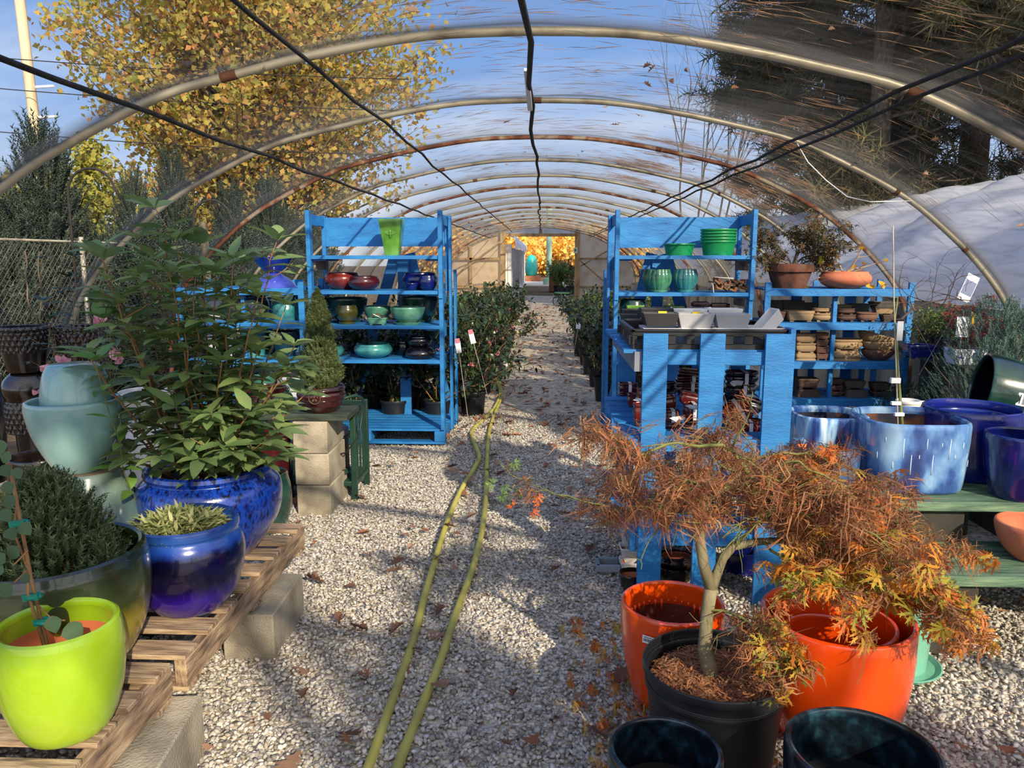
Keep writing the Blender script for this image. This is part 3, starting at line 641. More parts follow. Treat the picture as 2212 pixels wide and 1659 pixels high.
def crown_tree(name, label, loc, C_, Rd, nt_, n, leaf, mat, r0=.3, z0=1.5, group=None, seed=1, jit=.35, bark=barkm, hollow=.35, T=DIA, droop=-.35, cat='tree'):
    """limbs run from the trunk to points spread through an ellipsoid crown; leaves cluster round their ends"""
    random.seed(seed); t = thing(name, label, cat, loc, 0, group); C_ = Vector(C_); mb = MB(); top = C_+Vector((0, 0, Rd[2]*.7))
    mb.tube([(0, 0, 0), (0, 0, z0), C_*.5+Vector((0, 0, z0*.5)), C_, top], [r0, r0*.8, r0*.6, r0*.4, r0*.08], 10); P = []; D = []
    for i in range(nt_):
        while True:
            v = Vector((random.uniform(-1, 1), random.uniform(-1, 1), random.uniform(-1, 1)))
            if hollow < v.length < 1: break
        e = C_+Vector((v.x*Rd[0], v.y*Rd[1], v.z*Rd[2])); h = max(z0*.7, min(top.z*.9, e.z-math.hypot(v.x*Rd[0], v.y*Rd[1])*random.uniform(.5, 1.0))); s_ = Vector((0, 0, h)) if h < z0 else Vector((C_.x*(h-z0)/(C_.z-z0+.01), C_.y*(h-z0)/(C_.z-z0+.01), h))
        m_ = s_.lerp(e, .5)+Vector((random.gauss(0, .25), random.gauss(0, .25), random.uniform(-.2, .5)))*Rd[0]*.15; pts = [s_*(1-k)**2+m_*2*k*(1-k)+e*k*k for k in np.linspace(0, 1, 8)]
        mb.tube(pts, [max(.006, r0*.16*(1-k)) for k in np.linspace(0, 1, 8)], 5, caps=False)
        for k in range(6):
            q = pts[3+k % 5].lerp(pts[min(7, 4+k % 5)], random.random()); P.append(q); D.append((q-pts[2]).normalized())
    mb.build('trunk_and_branches', bark, t, smooth=180)
    P, D = np.array([p[:] for p in P]), np.array([d[:] for d in D]); i = rng.integers(0, len(P), n); V, Fc = scat(T, P[i]+rng.normal(0, jit, (n, 3)), frames(rdir(n)+D[i]*.6+[0, 0, droop], rdir(n)), rng.uniform(.7, 1.3, n)*leaf); big('foliage', V, Fc, mat, t); return t
crown_tree('autumn_tree', 'large oak with thinning yellow and orange leaves beyond the left roof', (-8.6, 22, 0), (.6, 0, 6.9), (5.4, 4.5, 5.6), 380, 44000, .165, autumn, r0=.42, z0=2.2, seed=11, jit=.26)
crown_tree('autumn_tree', 'yellow green small tree showing between the left spruces', (atY(205, 450, 15).x, 15, 0), (0, 0, 1.9), (1.0, 1, 2.0), 120, 9000, .11, yellowgreen, r0=.08, z0=.4, seed=3, jit=.12)
crown_tree('autumn_tree', 'yellow leaved low tree at the left edge behind the fence', (atY(0, 500, 19).x, 19, 0), (0, 0, 1.8), (1.5, 1.2, 1.9), 110, 7000, .14, yellowgreen, r0=.1, z0=.5, seed=5, jit=.16)
for i, (x, y, h, s_) in enumerate(((-3, 62, 3.9, 4.5), (1.5, 66, 4.2, 5), (5, 60, 3.9, 4.6), (-8, 64, 4, 5), (9.5, 66, 4, 5))):
    crown_tree('golden_tree', ['golden yellow tree far behind the shade house', 'golden orange tree far behind the mint column', 'orange brown tree far right of the mint column', 'golden tree far left beyond the shade house', 'golden tree far to the right beyond the end wall'][i], (x, y, 0), (0, 0, h*.52), (s_*.7, s_*.6, h*.5), 130, 7000, .34, golden, r0=.2, z0=.5, group='golden trees beyond the doorway', seed=20+i, jit=.35)
# pines on the right
def pine_proto(seed, H, label, loc, group, low=.36):
    random.seed(seed); t = thing('pine_tree', label, 'tree', loc, 0, group)
    tr = [Vector((.05*math.sin(i), .05*math.cos(i*1.3), H*i/8)) for i in range(9)]
    br = [(tr, [.30*(1-.09*i) for i in range(9)], 9)]
    for i in range(64):
        z = H*(low+(.98-low)*(i/64)**.9); a = random.uniform(0, 6.3); L = 3.2*(1-.6*max(0, (z/H-.45))/.55)*random.uniform(.5, 1.1)
        grow((0, 0, z), (math.cos(a), math.sin(a), random.uniform(-.15, .3)), L, .045, 1, .4, .7, .12, 0, 4, .5, br)
    tubes(br, 0, 7).build('trunk_and_branches', barkm, t, smooth=180)
    P, D = tips(br, 0, 4); n = 4600; i = rng.integers(0, len(P), n); P = P[i]+rng.normal(0, .16, (n, 3)); D = D[i]+rdir(n)*.8
    T = brushT(20, .55, .8, .3, .028); V, Fc = scat(T, P, frames(D, rdir(n)), rng.uniform(.4, .75, n)); big('foliage', V, Fc, pinem, t); return t
pl = [(7.6, 18.5), (9.6, 14.2), (12.6, 18), (11.8, 22), (8.6, 24.5), (15.2, 14.8), (16.5, 20), (13.5, 26), (19.5, 17.5), (20, 24), (17.5, 28)]
words = ['nearest the white hoop house ridge', 'with a thick bare trunk rising above the hoop house', 'with its trunk at the right edge', 'at the left edge of the dark grove', 'far back at the left of the grove', 'near the upper right corner', 'behind the two thick trunks', 'deep in the middle of the grove', 'furthest to the right', 'at the back right of the grove', 'furthest back in the grove']
pp_ = []
for i, (x, y) in enumerate(pl):
    lb = 'tall dark pine '+words[i]
    if i < 3: pp_.append(pine_proto(40+i, 15, lb, (x, y, 0), 'dark pines to the right', .10 if i == 0 else .36))
    else: dup(pp_[0 if x/y < .5 else 1+i % 2], (x, y, 0), (0, 0, i*1.7), random.uniform(.85, 1.1), lb)
bare = thing('bare_tree', 'leafless pale sapling left of the dark pines', 'tree', (6.0, 30, 0)); random.seed(4)
br = []
for a in (-.35, -.1, .2, .4): grow((a, 0, 0), (a*.6, 0, 1), 8, .05, 2, .8, .35, .05, .08, 5, .5, br)
tubes(br, 0, 5).build('branches', mk('pale_bark', [s2l(150,130,110), s2l(176,156,130)], rough=.9), bare)
# spruces behind the chain link fence
def spruce(seed, H, Rr, label, loc, n=900, fade=False):
    random.seed(seed); t = thing('spruce_tree', label, 'tree', loc, 0, 'spruces behind the fence')
    MB().tube([(0, 0, 0), (0, 0, H)], [.06, .012], 7).build('trunk', barkm, t, smooth=180)
    P = []; D = []
    for i in range(n):
        z = H*(1-random.random()**.62*1.0)+.02; a = random.uniform(0, 6.3); rmax = Rr*(1-z/H)**.5+.04; q = rmax*random.uniform(.35, 1)
        P.append((q*math.cos(a), q*math.sin(a), z)); k = .9*(1-z/H)+.18; D.append((k*math.cos(a), k*math.sin(a), 1.0+random.uniform(-.4, .2)))
    for i in range(14): P.append((random.gauss(0, .05), random.gauss(0, .05), H*random.uniform(.93, 1.0))); D.append((random.gauss(0, .3), random.gauss(0, .3), 1))
    P, D = np.array(P), np.array(D); T = brushT(40, .10, 1.0, .5, .022)
    S = rng.uniform(.26, .50, len(P))*min(1, Rr/.6+.2); V, Fc = scat(T, P, frames(D, rdir(len(P))), S); big('foliage', V, Fc, sprucem, t); return t
for i, (px, top, Y, rr) in enumerate(((85, 318, 8.6, .44), (-70, 400, 9.2, .7), (285, 400, 8.8, .24), (368, 345, 9.6, .26), (495, 425, 10.4, .30), (580, 415, 11.6, .36), (185, 575, 9.4, .6), (650, 500, 13, .7), (25, 545, 8.2, .55), (240, 550, 9.8, .6), (330, 545, 8.4, .55), (430, 550, 9.4, .6), (535, 560, 10, .6))):
    p = atY(px, top, Y); spruce(60+i, p.z, rr, 'dark spruce behind the fence, '+['the big one at the left with upright shoots', 'cut by the left edge of the picture', 'left of the pair behind the shrub tip', 'right of the pair behind the shrub tip', 'left of the shepherd hook', 'behind the second hoop above the blue bowls', 'a short one in the gap left of the hoop', 'nearest the left tall blue shelf', 'low one at the far left directly behind the wire', 'low one left of the first hoop', 'low one right under the shrub tip', 'low one at the foot of the shepherd hook', 'low one behind the left low shelf'][i], (p.x, Y, 0), 1700)
# chain link fence
fen = thing('chain_link_fence', 'grey chain link fence behind the brown pots on the left', 'fence', (-4.55, 0, 0))
vs = []; fs = []; s_ = .075; NYF = 190; NZ = 22
wire = MB()
for i in range(-NZ, NYF):      # two diagonal families
    a = []; 
    for sgn in (1, -1):
        y0_ = 3.2+i*s_; p = []; 
        for j in range(0, NZ+1):
            y_ = y0_+j*s_ if sgn == 1 else y0_+(NZ-j)*s_
            if 3.2 <= y_ <= 17.4: p.append((.004*sgn*(1 if j % 2 else -1), y_, .05+j*s_))
        if len(p) > 1: wire.tube([p[0], p[-1]] , .0022, 4, caps=False)
o = wire.build('wire_mesh', mk('fence_wire', [s2l(96,92,84), s2l(128,122,112)], scale=9, rough=.6, metal=.3), fen)
MB().tube([(0, 3.2, .05+NZ*s_), (0, 17.4, .05+NZ*s_)], .012, 6).build('top_rail', steel, fen, smooth=180)
for y_ in (3.4, 5.9, 7.6, 9.6, 12.1, 14.6, 17.2): MB().tube([(-.03, y_, 0), (-.03, y_, 1.75+(.5 if y_ == 5.9 else 0))], .022, 8).build('post', steel, fen, smooth=180)
vines = MB(); random.seed(8)
for y_ in (5.1, 6.6, 6.75, 8.3):
    p = Vector((.02, y_, .1)); q = []
    for k in range(16): q.append(p.copy()); p = p+Vector((random.gauss(0, .004), random.gauss(0, .03), .1))
    vines.tube(q, .007, 5)
vines.build('vine_stem', barkm, fen, smooth=180)
def hook(px, y0, y1, Y, label, r=.2):
    b = atY(px, y1, Y); topz = atY(px, y0, Y).z; p = [(0, 0, 0), (0, 0, topz-r)]+[(r-r*math.cos(a), 0, topz-r+r*math.sin(a)) for a in np.linspace(.3, PI*.95, 8)]+[(2*r+.04, 0, topz-r-.05)]
    o = MB().tube(p, .012, 7).build('shepherd_hook', blackrope, smooth=180); o.location = (b.x, Y, 0); tag(o, label, 'hook')
hook(424, 432, 560, 8.2, 'dark shepherd hook pole standing behind the left shrub'); hook(160, 363, 560, 7.0, 'dark shepherd hook pole in front of the yellow tree at the left', .22)
ps = atY(440, 480, 8.3); o = MB().box((0, 0, ps.z/2), (.055, .055, ps.z)).build('timber_post', barkm); o.location = (ps.x, 8.3, 0); tag(o, 'grey timber post beside the shepherd hook behind the fence', 'post')
# utility pole and wires
ut = atY(88, 300, 19); tpz = ut.z+9
ug = thing('utility_pole', 'tall pale wooden utility pole at the upper left', 'pole', (ut.x, 19, 0)); MB().tube([(0, 0, 0), (-.25, 0, 10)], [.13, .11], 10).build('pole', mk('pole_wood', [s2l(180,160,132), s2l(206,188,160)], 'wood', scale=4, stretch=(1, 1, .3), rough=.85), ug, smooth=180)
for z_ in (4.9, 5.6): MB().beam((0, 0, z_), (.45, 0, z_+.02), .05, .05).build('insulator_bracket', white, ug)
for k, (a, b, c) in enumerate(((5.6, 8.5, 'upper'), (4.9, 6.8, 'middle'), (3.9, 5.2, 'lower'))):
    q = [(-24+i*1.9, 19-i*.05, a+1.6-.17*i+.01*(i-6)**2) for i in range(12)]
    o = MB().tube(q, .011, 4, caps=False).build('power_line', blackrope); tag(o, c+' power line strung from the utility pole at the upper left', 'wire')
# trees behind the camera that shade the near path
# ================================================================ BLUE SHELVES
def tall_shelf(name, label, x0, x1, Yf, zs, mirror=False):
    w_ = x1-x0; t = thing(name, label, 'shelf', (x0, Yf, 0)); sx = (lambda x: w_-x) if mirror else (lambda x: x)
    zt, zp, z1, z2, z3, z4 = zs       # panel top, panel bottom, shelves from the top
    mb = MB()
    for i in range(8): mb.box((w_/2, .05+i*.107, .122), (w_, .092, .016))
    for x in (.045, w_*.5-.12, w_-.045): mb.box((x, .42, .07), (.09, .84, .088))
    mb.box((w_/2, .05, .013), (w_, .1, .02)); mb.box((w_/2, .8, .013), (w_, .1, .02)); mb.build('pallet_base', blue, t, bevel=.002)
    for x in (.016, w_-.016):
        MB().box((x, .02, (z2+.13)/2), (.032, .085, z2-.13)).build('post', blue, t, bevel=.002)
        MB().box((x, .0, (zt+z2)/2-.02), (.034, .075, zt-z2+.08)).build('post', blue, t, bevel=.002)
        MB().box((x, .45, (zt+z1)/2-.15), (.032, .06, zt-z1+.3)).build('post', blue, t, bevel=.002)
        MB().box((x, .22, zt-.05), (.024, .45, .085)).build('rail', blue, t, bevel=.002)
        for z_ in (z1, z2, z3, z4):
            MB().box((x+(.07 if x < .1 else -.07), .22, z_-.028), (.11, .42, .03)).build('shelf_support', blue, t)
            MB().box((x+(.02 if x < .1 else -.02), .25, z_-.075), (.016, .38, .09)).build('gusset', rawwood if (x < .1) != mirror and z_ > z4 else blue, t)
    xo = sx(w_+.012); MB().box((xo, .42, (zt+.05)/2), (.022, .08, zt-.05)).build('post', blue, t, bevel=.002)
    MB().box((xo, .78, .72), (.022, .09, 1.44)).build('post', blue, t, bevel=.002)
    for z_, d in ((z1, .42), (z2, .46), (z3, .58), (z4, .62)):
        mb = MB(); n = 4
        for i in range(n): mb.box((w_/2, .0+d*(i+.5)/n, z_-.011), (w_-.07, d/n-.006, .02))
        mb.box((w_/2, -.012, z_-.014), (w_-.03, .02, .03)); mb.build('shelf_board', blue, t, bevel=.0015)
    MB().box((w_/2, .44, (zt+zp)/2-.01), (w_-.06, .016, zt-zp-.01)).build('panel', blue, t)
    ax = sx(w_*.60)
    mb = MB().box((ax, .66, z1/2+.05), (.10, .02, z1-.12)); mb.build('brace', blue, t)
    for f in (.12, .96): MB().beam((ax+(sx(w_*f)-ax)*.13, .69, z1+.02), (sx(w_*f), .69, .13), .10, .02, up=(0, 1, 0)).build('brace', blue, t)
    return t
YL = 6.25
def zz(px, py, Y): return atY(px, py, Y).z
LX0, LX1 = atY(671, 700, YL).x, atY(958, 700, YL).x
LZ = [zz(820, 466, YL+.42), zz(820, 531, YL+.42), zz(820, 552, YL), zz(820, 628, YL), zz(820, 703, YL), zz(820, 777, YL)]
RX0, RX1 = atY(1328, 560, YL).x, atY(1630, 560, YL).x
RZ = [zz(1470, 465, YL+.42), zz(1470, 534, YL+.42), zz(1470, 552, YL), zz(1470, 632, YL), LZ[4], LZ[5]]
tall_shelf('tall_shelf', 'tall blue painted shelf left of the path with a green square pot on top', LX0, LX1, YL, LZ)
tall_shelf('tall_shelf', 'tall blue painted shelf right of the path, with green tubs on top', RX0, RX1, YL, RZ, True)
def low_shelf(name, label, x0, x1, Yf, zs, fh=.055, rz=0):
    w_ = x1-x0; t = thing(name, label, 'shelf', (x0, Yf, 0), rz); d = .55
    for x in (.02, w_-.02):
        MB().beam((x, -.02, zs[0]+.05), (x, .0, 0), .045, .03, up=(0, 1, 0)).build('post', blue, t, bevel=.002)
        MB().box((x, d, (zs[0]+.06)/2), (.045, .03, zs[0]+.06)).build('post', blue, t, bevel=.002)
    for x in (.38, .52, .78, .9): MB().box((w_*x, d+.02, (zs[0]+.05)/2), (.05 if x in (.52, .9) else .09, .02, zs[0]+.05)).build('slat', blue, t)
    MB().box((w_*.5, .06, (zs[0]+zs[3])/2), (.03, .04, zs[0]-zs[3])).build('post', blue, t)
    for z_ in zs:
        mb = MB()
        for i in range(4): mb.box((w_/2, .05+i*.14, z_-.009), (w_-.05, .128, .016))
        mb.build('shelf_board', blue, t); MB().box((w_/2, -.025, z_-.009-fh/2+.008), (w_-.01, .02, fh)).build('fascia', blue, t, bevel=.002)
    return t
YR = 6.15
QX0, QX1 = atY(1648, 700, YR).x, atY(1966, 700, YR).x
QZ = [zz(1800, 624, YR), zz(1800, 697, YR), zz(1800, 781, YR), zz(1800, 861, YR)]
low_shelf('low_shelf', 'low blue shelf on the right holding rows of brown bonsai pots', QX0, QX1, YR, QZ)
PX0, PX1 = atY(386, 700, YR).x, atY(660, 700, YR).x
PZ = [zz(560, 622, YR), zz(560, 694, YR), zz(560, 777, YR), zz(560, 868, YR)]
low_shelf('low_shelf', 'low blue shelf on the left behind the big leafy shrub', PX0, PX1, YR, PZ)
# ---------------------------------------------------------------- pallet rack table
TY = 3.30; TX0, TX1 = atY(1389, 760, TY).x, atY(1716, 760, TY).x; TW = TX1-TX0; TD = 1.05
T1 = zz(1500, 757, TY); T2 = zz(1480, 946, TY); T3 = zz(1480, 1150, TY); TT = zz(1420, 720, TY); rh = T1-zz(1500, 775, TY)
rack = thing('pallet_rack', 'blue rack made of pallets right of the path, carrying rectangular white and grey pots', 'rack', (TX0, TY, 0))
for x in (.05, TW*.455, TW-.075): MB().box((x, -.012, TT/2), (.105, .02, TT)).build('slat', blue, rack, bevel=.002)
for x in (.05, TW*.455, TW-.07): MB().box((x, TD, TT/2+.0), (.10, .02, TT)).build('slat', blue, rack, bevel=.002)
MB().box((TW-.01, .3, TT/2+.01), (.02, .62, .12 if False else TT)).build('side_panel', blue, rack) if False else None
MB().box((TW-.008, .05, TT/2+.01), (.022, .10, TT+.02)).build('edge_board', blue, rack, bevel=.002)
for z_ in (T1, T2, T3):
    mb = MB()
    for i in range(7): mb.box((TW/2-.05, .08+i*.145, z_-.008), (TW+.06, .11, .016))
    mb.build('deck', blue, rack); MB().box((TW/2, .012, z_-.035), (TW-.06, .025, rh+.02)).build('rail', blue, rack, bevel=.002)
    mb = MB(); mb.beam((-.02, .0, z_-.05), (-.02, TD, z_-.05), .03, .085); mb.build('rail', blue if z_ != T1 else mk('side_rail_grey', [s2l(96,104,128), s2l(130,132,140)], 'wood', scale=5, stretch=(2, 1, 2), rough=.8), rack)
    mb = MB(); mb.box((TW-.03, TD/2+.03, z_-.05), (.03, TD-.04, .085)); mb.build('rail', blue, rack)
# ================================================================ POT CONTENTS OF THE SHELVES
C = dict(
 red=glaze('oxblood_glaze', [s2l(46,14,14), s2l(92,28,24), s2l(120,44,36)]),
 maroon=glaze('maroon_glaze', [s2l(36,10,14), s2l(72,20,26)]),
 navy=glaze('navy_glaze', [s2l(8,14,60), s2l(14,28,110)]),
 cobalt=glaze('cobalt_glaze', [s2l(10,24,90), s2l(20,48,150)]),
 purple=glaze('blue_violet_glaze', [s2l(40,50,130), s2l(60,72,170)]),
 sea=glaze('sea_green_glaze', [s2l(40,88,76), s2l(70,124,106), s2l(96,146,124)]),
 dsea=glaze('dark_green_glaze', [s2l(14,40,36), s2l(36,76,66)]),
 olive=glaze('olive_glaze', [s2l(34,38,12), s2l(72,70,20)]),
 teal=glaze('teal_glaze', [s2l(24,70,80), s2l(48,118,122), s2l(74,146,144)]),
 black=glaze('black_glaze', [s2l(6,6,10), s2l(14,14,22)]),
 gtub=mk('green_tub_plastic', [s2l(14,116,66), s2l(20,130,76)], rough=.4),
 bee=glaze('leaf_green_glaze', [s2l(60,112,34), s2l(84,138,48), s2l(110,160,76)], rough=.3),
 lime=glaze('lime_glaze', [s2l(140,180,30), s2l(178,206,44), s2l(196,220,60)], scale=3),
 tanu=mk('unglazed_tan', [s2l(128,104,76), s2l(160,132,98)], scale=6, rough=.8, bump=.15),
 brownu=mk('unglazed_brown', [s2l(84,56,44), s2l(116,80,62)], scale=6, rough=.8, bump=.15),
 dbrown=mk('unglazed_dark_brown', [s2l(54,38,32), s2l(84,60,50)], scale=6, rough=.75, bump=.15),
 grey=mk('grey_stoneware', [s2l(60,56,52), s2l(88,82,74)], scale=6, rough=.8),
 pgrey=mk('pale_grey_planter', [s2l(150,152,156), s2l(172,172,174)], scale=5, rough=.5, bump=.05),
 pwhite=mk('cream_white_planter', [s2l(206,204,200), s2l(222,218,212)], scale=5, rough=.5),
 pblack=mk('charcoal_planter', [s2l(34,34,38), s2l(48,48,52)], scale=5, rough=.55, bump=.05),
 darkb=glaze('brown_black_glaze', [s2l(10,7,6), s2l(24,17,15), s2l(44,34,30)], bump=.1))
n_ = 'glazed_pot'
def S(label, xl, xr, yt, Y, z, pf, mat, name='glazed_pot', cat='pot', yb=None, group=None, **k):
    """pot on a shelf: pixel extents at depth Y, shelf height z"""
    if yb is not None: z = zz((xl+xr)/2, yb, Y)
    loc, R, H = on(xl, xr, yt, Y, z)
    k.setdefault('t', max(.006, min(.012, R*.12))); k.setdefault('n', 32)
    return pot(name, label, cat, (loc[0], loc[1], z), R, H, pf, mat, group=group, **k)
z1, z2, z3, z4 = LZ[2:]
# left tall shelf
b = S('tall leaf green square pot with a raised bee, topmost on the left tall shelf', 820, 873, 475, 6.40, z1, 'cone', C['bee'], name='square_pot', sec=rsq(9), band=None, feet=0)
bz = b; loc, R, H = on(820, 873, 475, 6.40, z1)
bz.scale = (1.0, 1.0, 1)
em = MB()
for (x, z, a, c_) in ((0, .60, .010, .035), (0, .66, .012, .014)):
    em.lathe([(.001, -c_), (a*.7, -c_*.7), (a, 0), (a*.7, c_*.7), (.001, c_)], 12, c=(x, 0, H*z))
for sg in (-1, 1):
    for (ax_, az_, rx, rz_) in ((.026, .635, .022, .009), (.022, .60, .018, .008)):
        em.lathe([(.001, -.002), (1*.010, 0), (.001, .003)], 14, c=(sg*ax_, 0, H*az_), M=Matrix(((rx/.010*.9, 0, 0), (0, 0, 1), (sg*.25, rz_/.010, 0))))
beeo = em.build('bee_emblem', C['bee'], bz, smooth=60); beeo.location = (0, -R*.865, 0)
S('larger oxblood red bowl at the left of the second shelf of the left tall shelf', 702, 776, 590, 6.55, z2, 'ball', C['red'])
S('smaller oxblood red bowl in front of the larger red one', 754, 817, 598, 6.38, z2, 'ball', C['maroon'])
S('dark blue bowl at the right of the second shelf of the left tall shelf', 871, 943, 590, 6.52, z2, 'ball', C['navy'], sec=flute(20, .03))
S('dark blue bowl in front, touching the right blue bowl', 905, 943, 596, 6.36, z2, 'ball', C['navy'])
mini = S('miniature dark blue pot tied with a white strip before the blue bowls', 873, 904, 612, 6.34, z2, 'bowl', C['navy'])
S('large dark green bowl with saucer at the left of the third shelf', 702, 793, 644, 6.62, z3, 'bowl', C['dsea'], saucer=.8)
S('large dark green bowl at the right back of the third shelf', 865, 947, 641, 6.66, z3, 'bowl', C['dsea'], saucer=.8)
S('small olive brown rounded pot with saucer in front of the large green bowl', 727, 771, 660, 6.40, z3, 'ball', C['olive'], saucer=.85)
S('sea green bowl in the middle of the third shelf', 785, 845, 662, 6.52, z3, 'bowl', C['sea'], saucer=.8)
S('light sea green bowl with saucer right of the middle on the third shelf', 843, 918, 664, 6.38, z3, 'bowl', C['sea'], saucer=.8)
S('tiny green rectangular footed bonsai tray in front of the middle bowl', 795, 837, 687, 6.30, z3, 'bons', C['sea'], sec=rsq(8, .6), feet=.01)
th = thing('cardboard_offcut', 'small brown roof shaped card with white tape on the tiny green tray', 'card', (atY(816, 680, 6.3).x, 6.3, zz(816, 686, 6.3)))
MB().beam((-.055, 0, .0), (-.005, 0, .035), .05, .006).beam((-.005, 0, .035), (.06, 0, .0), .05, .006).build('card', C['brownu'], th); MB().beam((-.03, -.03, .03), (.045, -.03, -.005), .012, .004).build('tape', white, th)
S('speckled teal bowl in the middle of the fourth shelf of the left tall shelf', 767, 845, 743, 6.42, z4, 'ball', C['teal'])
S('glossy black bowl leaning behind the black pair', 855, 892, 737, 6.56, z4, 'ball', C['black'])
S('glossy black bowl turned upside down on the fourth shelf', 877, 939, 748, 6.38, z4, 'ball', C['black'], flip=True)
lo, R, H = on(880, 932, 727, 6.38, zz(905, 748, 6.38)); S('glossy black bowl standing on the upturned black bowl', 881, 932, 727, 6.38, 0, 'ball', C['black'], yb=748.5)
S('teal bowl mostly hidden behind the dwarf spruce on the fourth shelf', 700, 742, 748, 6.45, z4, 'ball', C['teal'])
# left low shelf
z1, z2, z3, z4 = PZ
S('cobalt blue bowl turned upside down on the left low shelf', 541, 640, 590, 6.30, z1, 'wide', C['purple'], name='glazed_bowl', cat='bowl', flip=True, n=48)
S('cobalt blue flared bowl standing on the upturned bowl', 547, 632, 556, 6.30, 0, 'wide', C['cobalt'], name='glazed_bowl', cat='bowl', yb=591, n=48)
def diamond(t, z): return 1-.03*abs(math.sin(t*12+z*40))*abs(math.sin(t*12-z*40))
S('dark blue brown textured pot on the second shelf of the left low shelf', 514, 577, 640, 6.35, z2, 'ball', glaze('blue_brown_glaze', [s2l(30,26,26), s2l(24,50,70)], mode='z', jitter=.1), sec=diamond, n=96, dn=10)
S('teal textured pot turned upside down right of the dark textured one', 588, 646, 642, 6.35, z2, 'ball', C['teal'], flip=True, sec=diamond, n=96, dn=10)
S('very dark pot behind the teal upturned pot', 622, 650, 640, 6.55, z2, 'tall', C['navy'])
S('ribbed turquoise straight sided pot on the third shelf behind the shrub', 528, 573, 715, 6.35, z3, 'can', C['teal'], sec=flute(40, .03), n=80)
S('dark teal pot with stamped bands behind the shrub tips', 585, 648, 716, 6.40, z3, 'bowl', glaze('dark_teal_glaze', [s2l(14,36,48), s2l(24,66,80)]), sec=flute(50, .02), n=100)
S('dark six sided pot between the turquoise and the dark teal pots', 566, 598, 718, 6.55, z3, 'tall', C['dsea'], sec=rsq(5))
S('grey rectangular planter behind the shrub on the left low shelf', 430, 500, 650, 6.35, z2, 'cone', C['pgrey'], name='planter', cat='planter', sec=rsq(9, .5))
S('white pot seen between the shrub leaves on the third shelf', 446, 478, 722, 6.35, z3, 'tall', C['pwhite'])
S('white round pot further right between the shrub leaves', 490, 520, 728, 6.38, z3, 'tall', C['pwhite'])
bk = S('white metal tub with a round dark emblem at the bottom of the left low shelf', 598, 655, 812, 6.25, z4, 'can', mk('galvanised_white', [s2l(150,156,168), s2l(180,184,192)], rough=.4), name='metal_tub', cat='tub')
lo, R, H = on(598, 655, 812, 6.25, z4); e = MB(); e.tube([(.028*math.cos(a), -R*.98, H*.55+.028*math.sin(a)) for a in np.linspace(0, 2*PI, 25)], .002, 5); e.lathe([(.001, -.012), (.005, 0), (.001, .012)], 8, c=(0, -R*.98, H*.55))
for sg in (-1, 1): e.beam((0, -R*.98, H*.57), (sg*.02, -R*.98, H*.6), .002, .008)
e.build('tub_emblem', ink, bk)
S('teal shallow tub beside the white metal tub behind the shrub', 545, 597, 806, 6.35, z4, 'cyl', C['sea'])
# right tall shelf
z1, z2, z3, z4 = RZ[2:]
S('single green plastic tub on the top of the right tall shelf', 1433, 1502, 527, 6.45, z1, [(0,.80),(.9,.93),(.91,1.0),(1,1.0)], C['gtub'], name='plastic_tub', cat='tub', n=48, t=.004)
for k in range(5):
    zb = z1+k*.022; lo, R, H = on(1513, 1590, 526, 6.40, z1)
    o = pot('plastic_tub', 'green plastic tub in a stack of five, '+['the bottom one', 'second from the bottom', 'the middle one', 'second from the top', 'the topmost'][k], 'tub', (lo[0], 6.40, zb+.0015*k), R*(1+.001*k), .115, [(0,.80),(.9,.95),(.905,1.0),(1,1.0)], C['gtub'], group='stacked green tubs', n=48, t=.004)
for xl, xr, Y, lb in ((1390, 1434, 6.5, 'back'), (1399, 1450, 6.36, 'front'), (1456, 1507, 6.40, 'right')):
    S('round lobed teal pot with saucer, the %s one of three on the right tall shelf' % lb, xl, xr, 583, Y, z2, 'ball', C['teal'] if lb == 'right' else glaze('green_teal_glaze_'+lb, [s2l(30,74,58), s2l(60,120,88), s2l(90,150,120)]), sec=lobe(14), n=84, saucer=.78)
bd = thing('tile_bundle', 'strapped bundle of brown clay feet on the second shelf of the right tall shelf', 'bundle', (atY(1565, 610, 6.3).x, 6.32, z2)); random.seed(3)
for i in range(16):
    a = random.uniform(-.6, .9); c_ = (-.09+.033*(i % 8)+random.uniform(-.01, .01), random.uniform(-.05, .02), .03+.045*(i//8)+.01*math.sin(i)); mb = MB(); M_ = (Matrix.Rotation(a, 3, 'Y')@Matrix.Rotation(random.uniform(-.3, .3), 3, 'Z'))
    mb.box(c_, (.05, .1, .012), M=M_); mb.box(tuple(Vector(c_)+M_@Vector((.02, 0, .018))), (.012, .1, .03), M=M_); mb.build('clay_foot', mk('clay_feet', [s2l(110,74,50), s2l(150,106,74)], scale=5, rough=.85) if i == 0 else bpy.data.materials['clay_feet'], bd)
MB().tube([(-.10+.0*i, -.10+.03*i, .0+.10*math.sin(PI*i/6)) for i in range(7)]+[(-.05, .08, .12), (.08, .02, .11)], .003, 6).build('strap', white, bd, smooth=180)
S('dark green large pot at the left of the third shelf of the right tall shelf', 1340, 1397, 648, 6.4, z3, 'ball', C['dsea'])
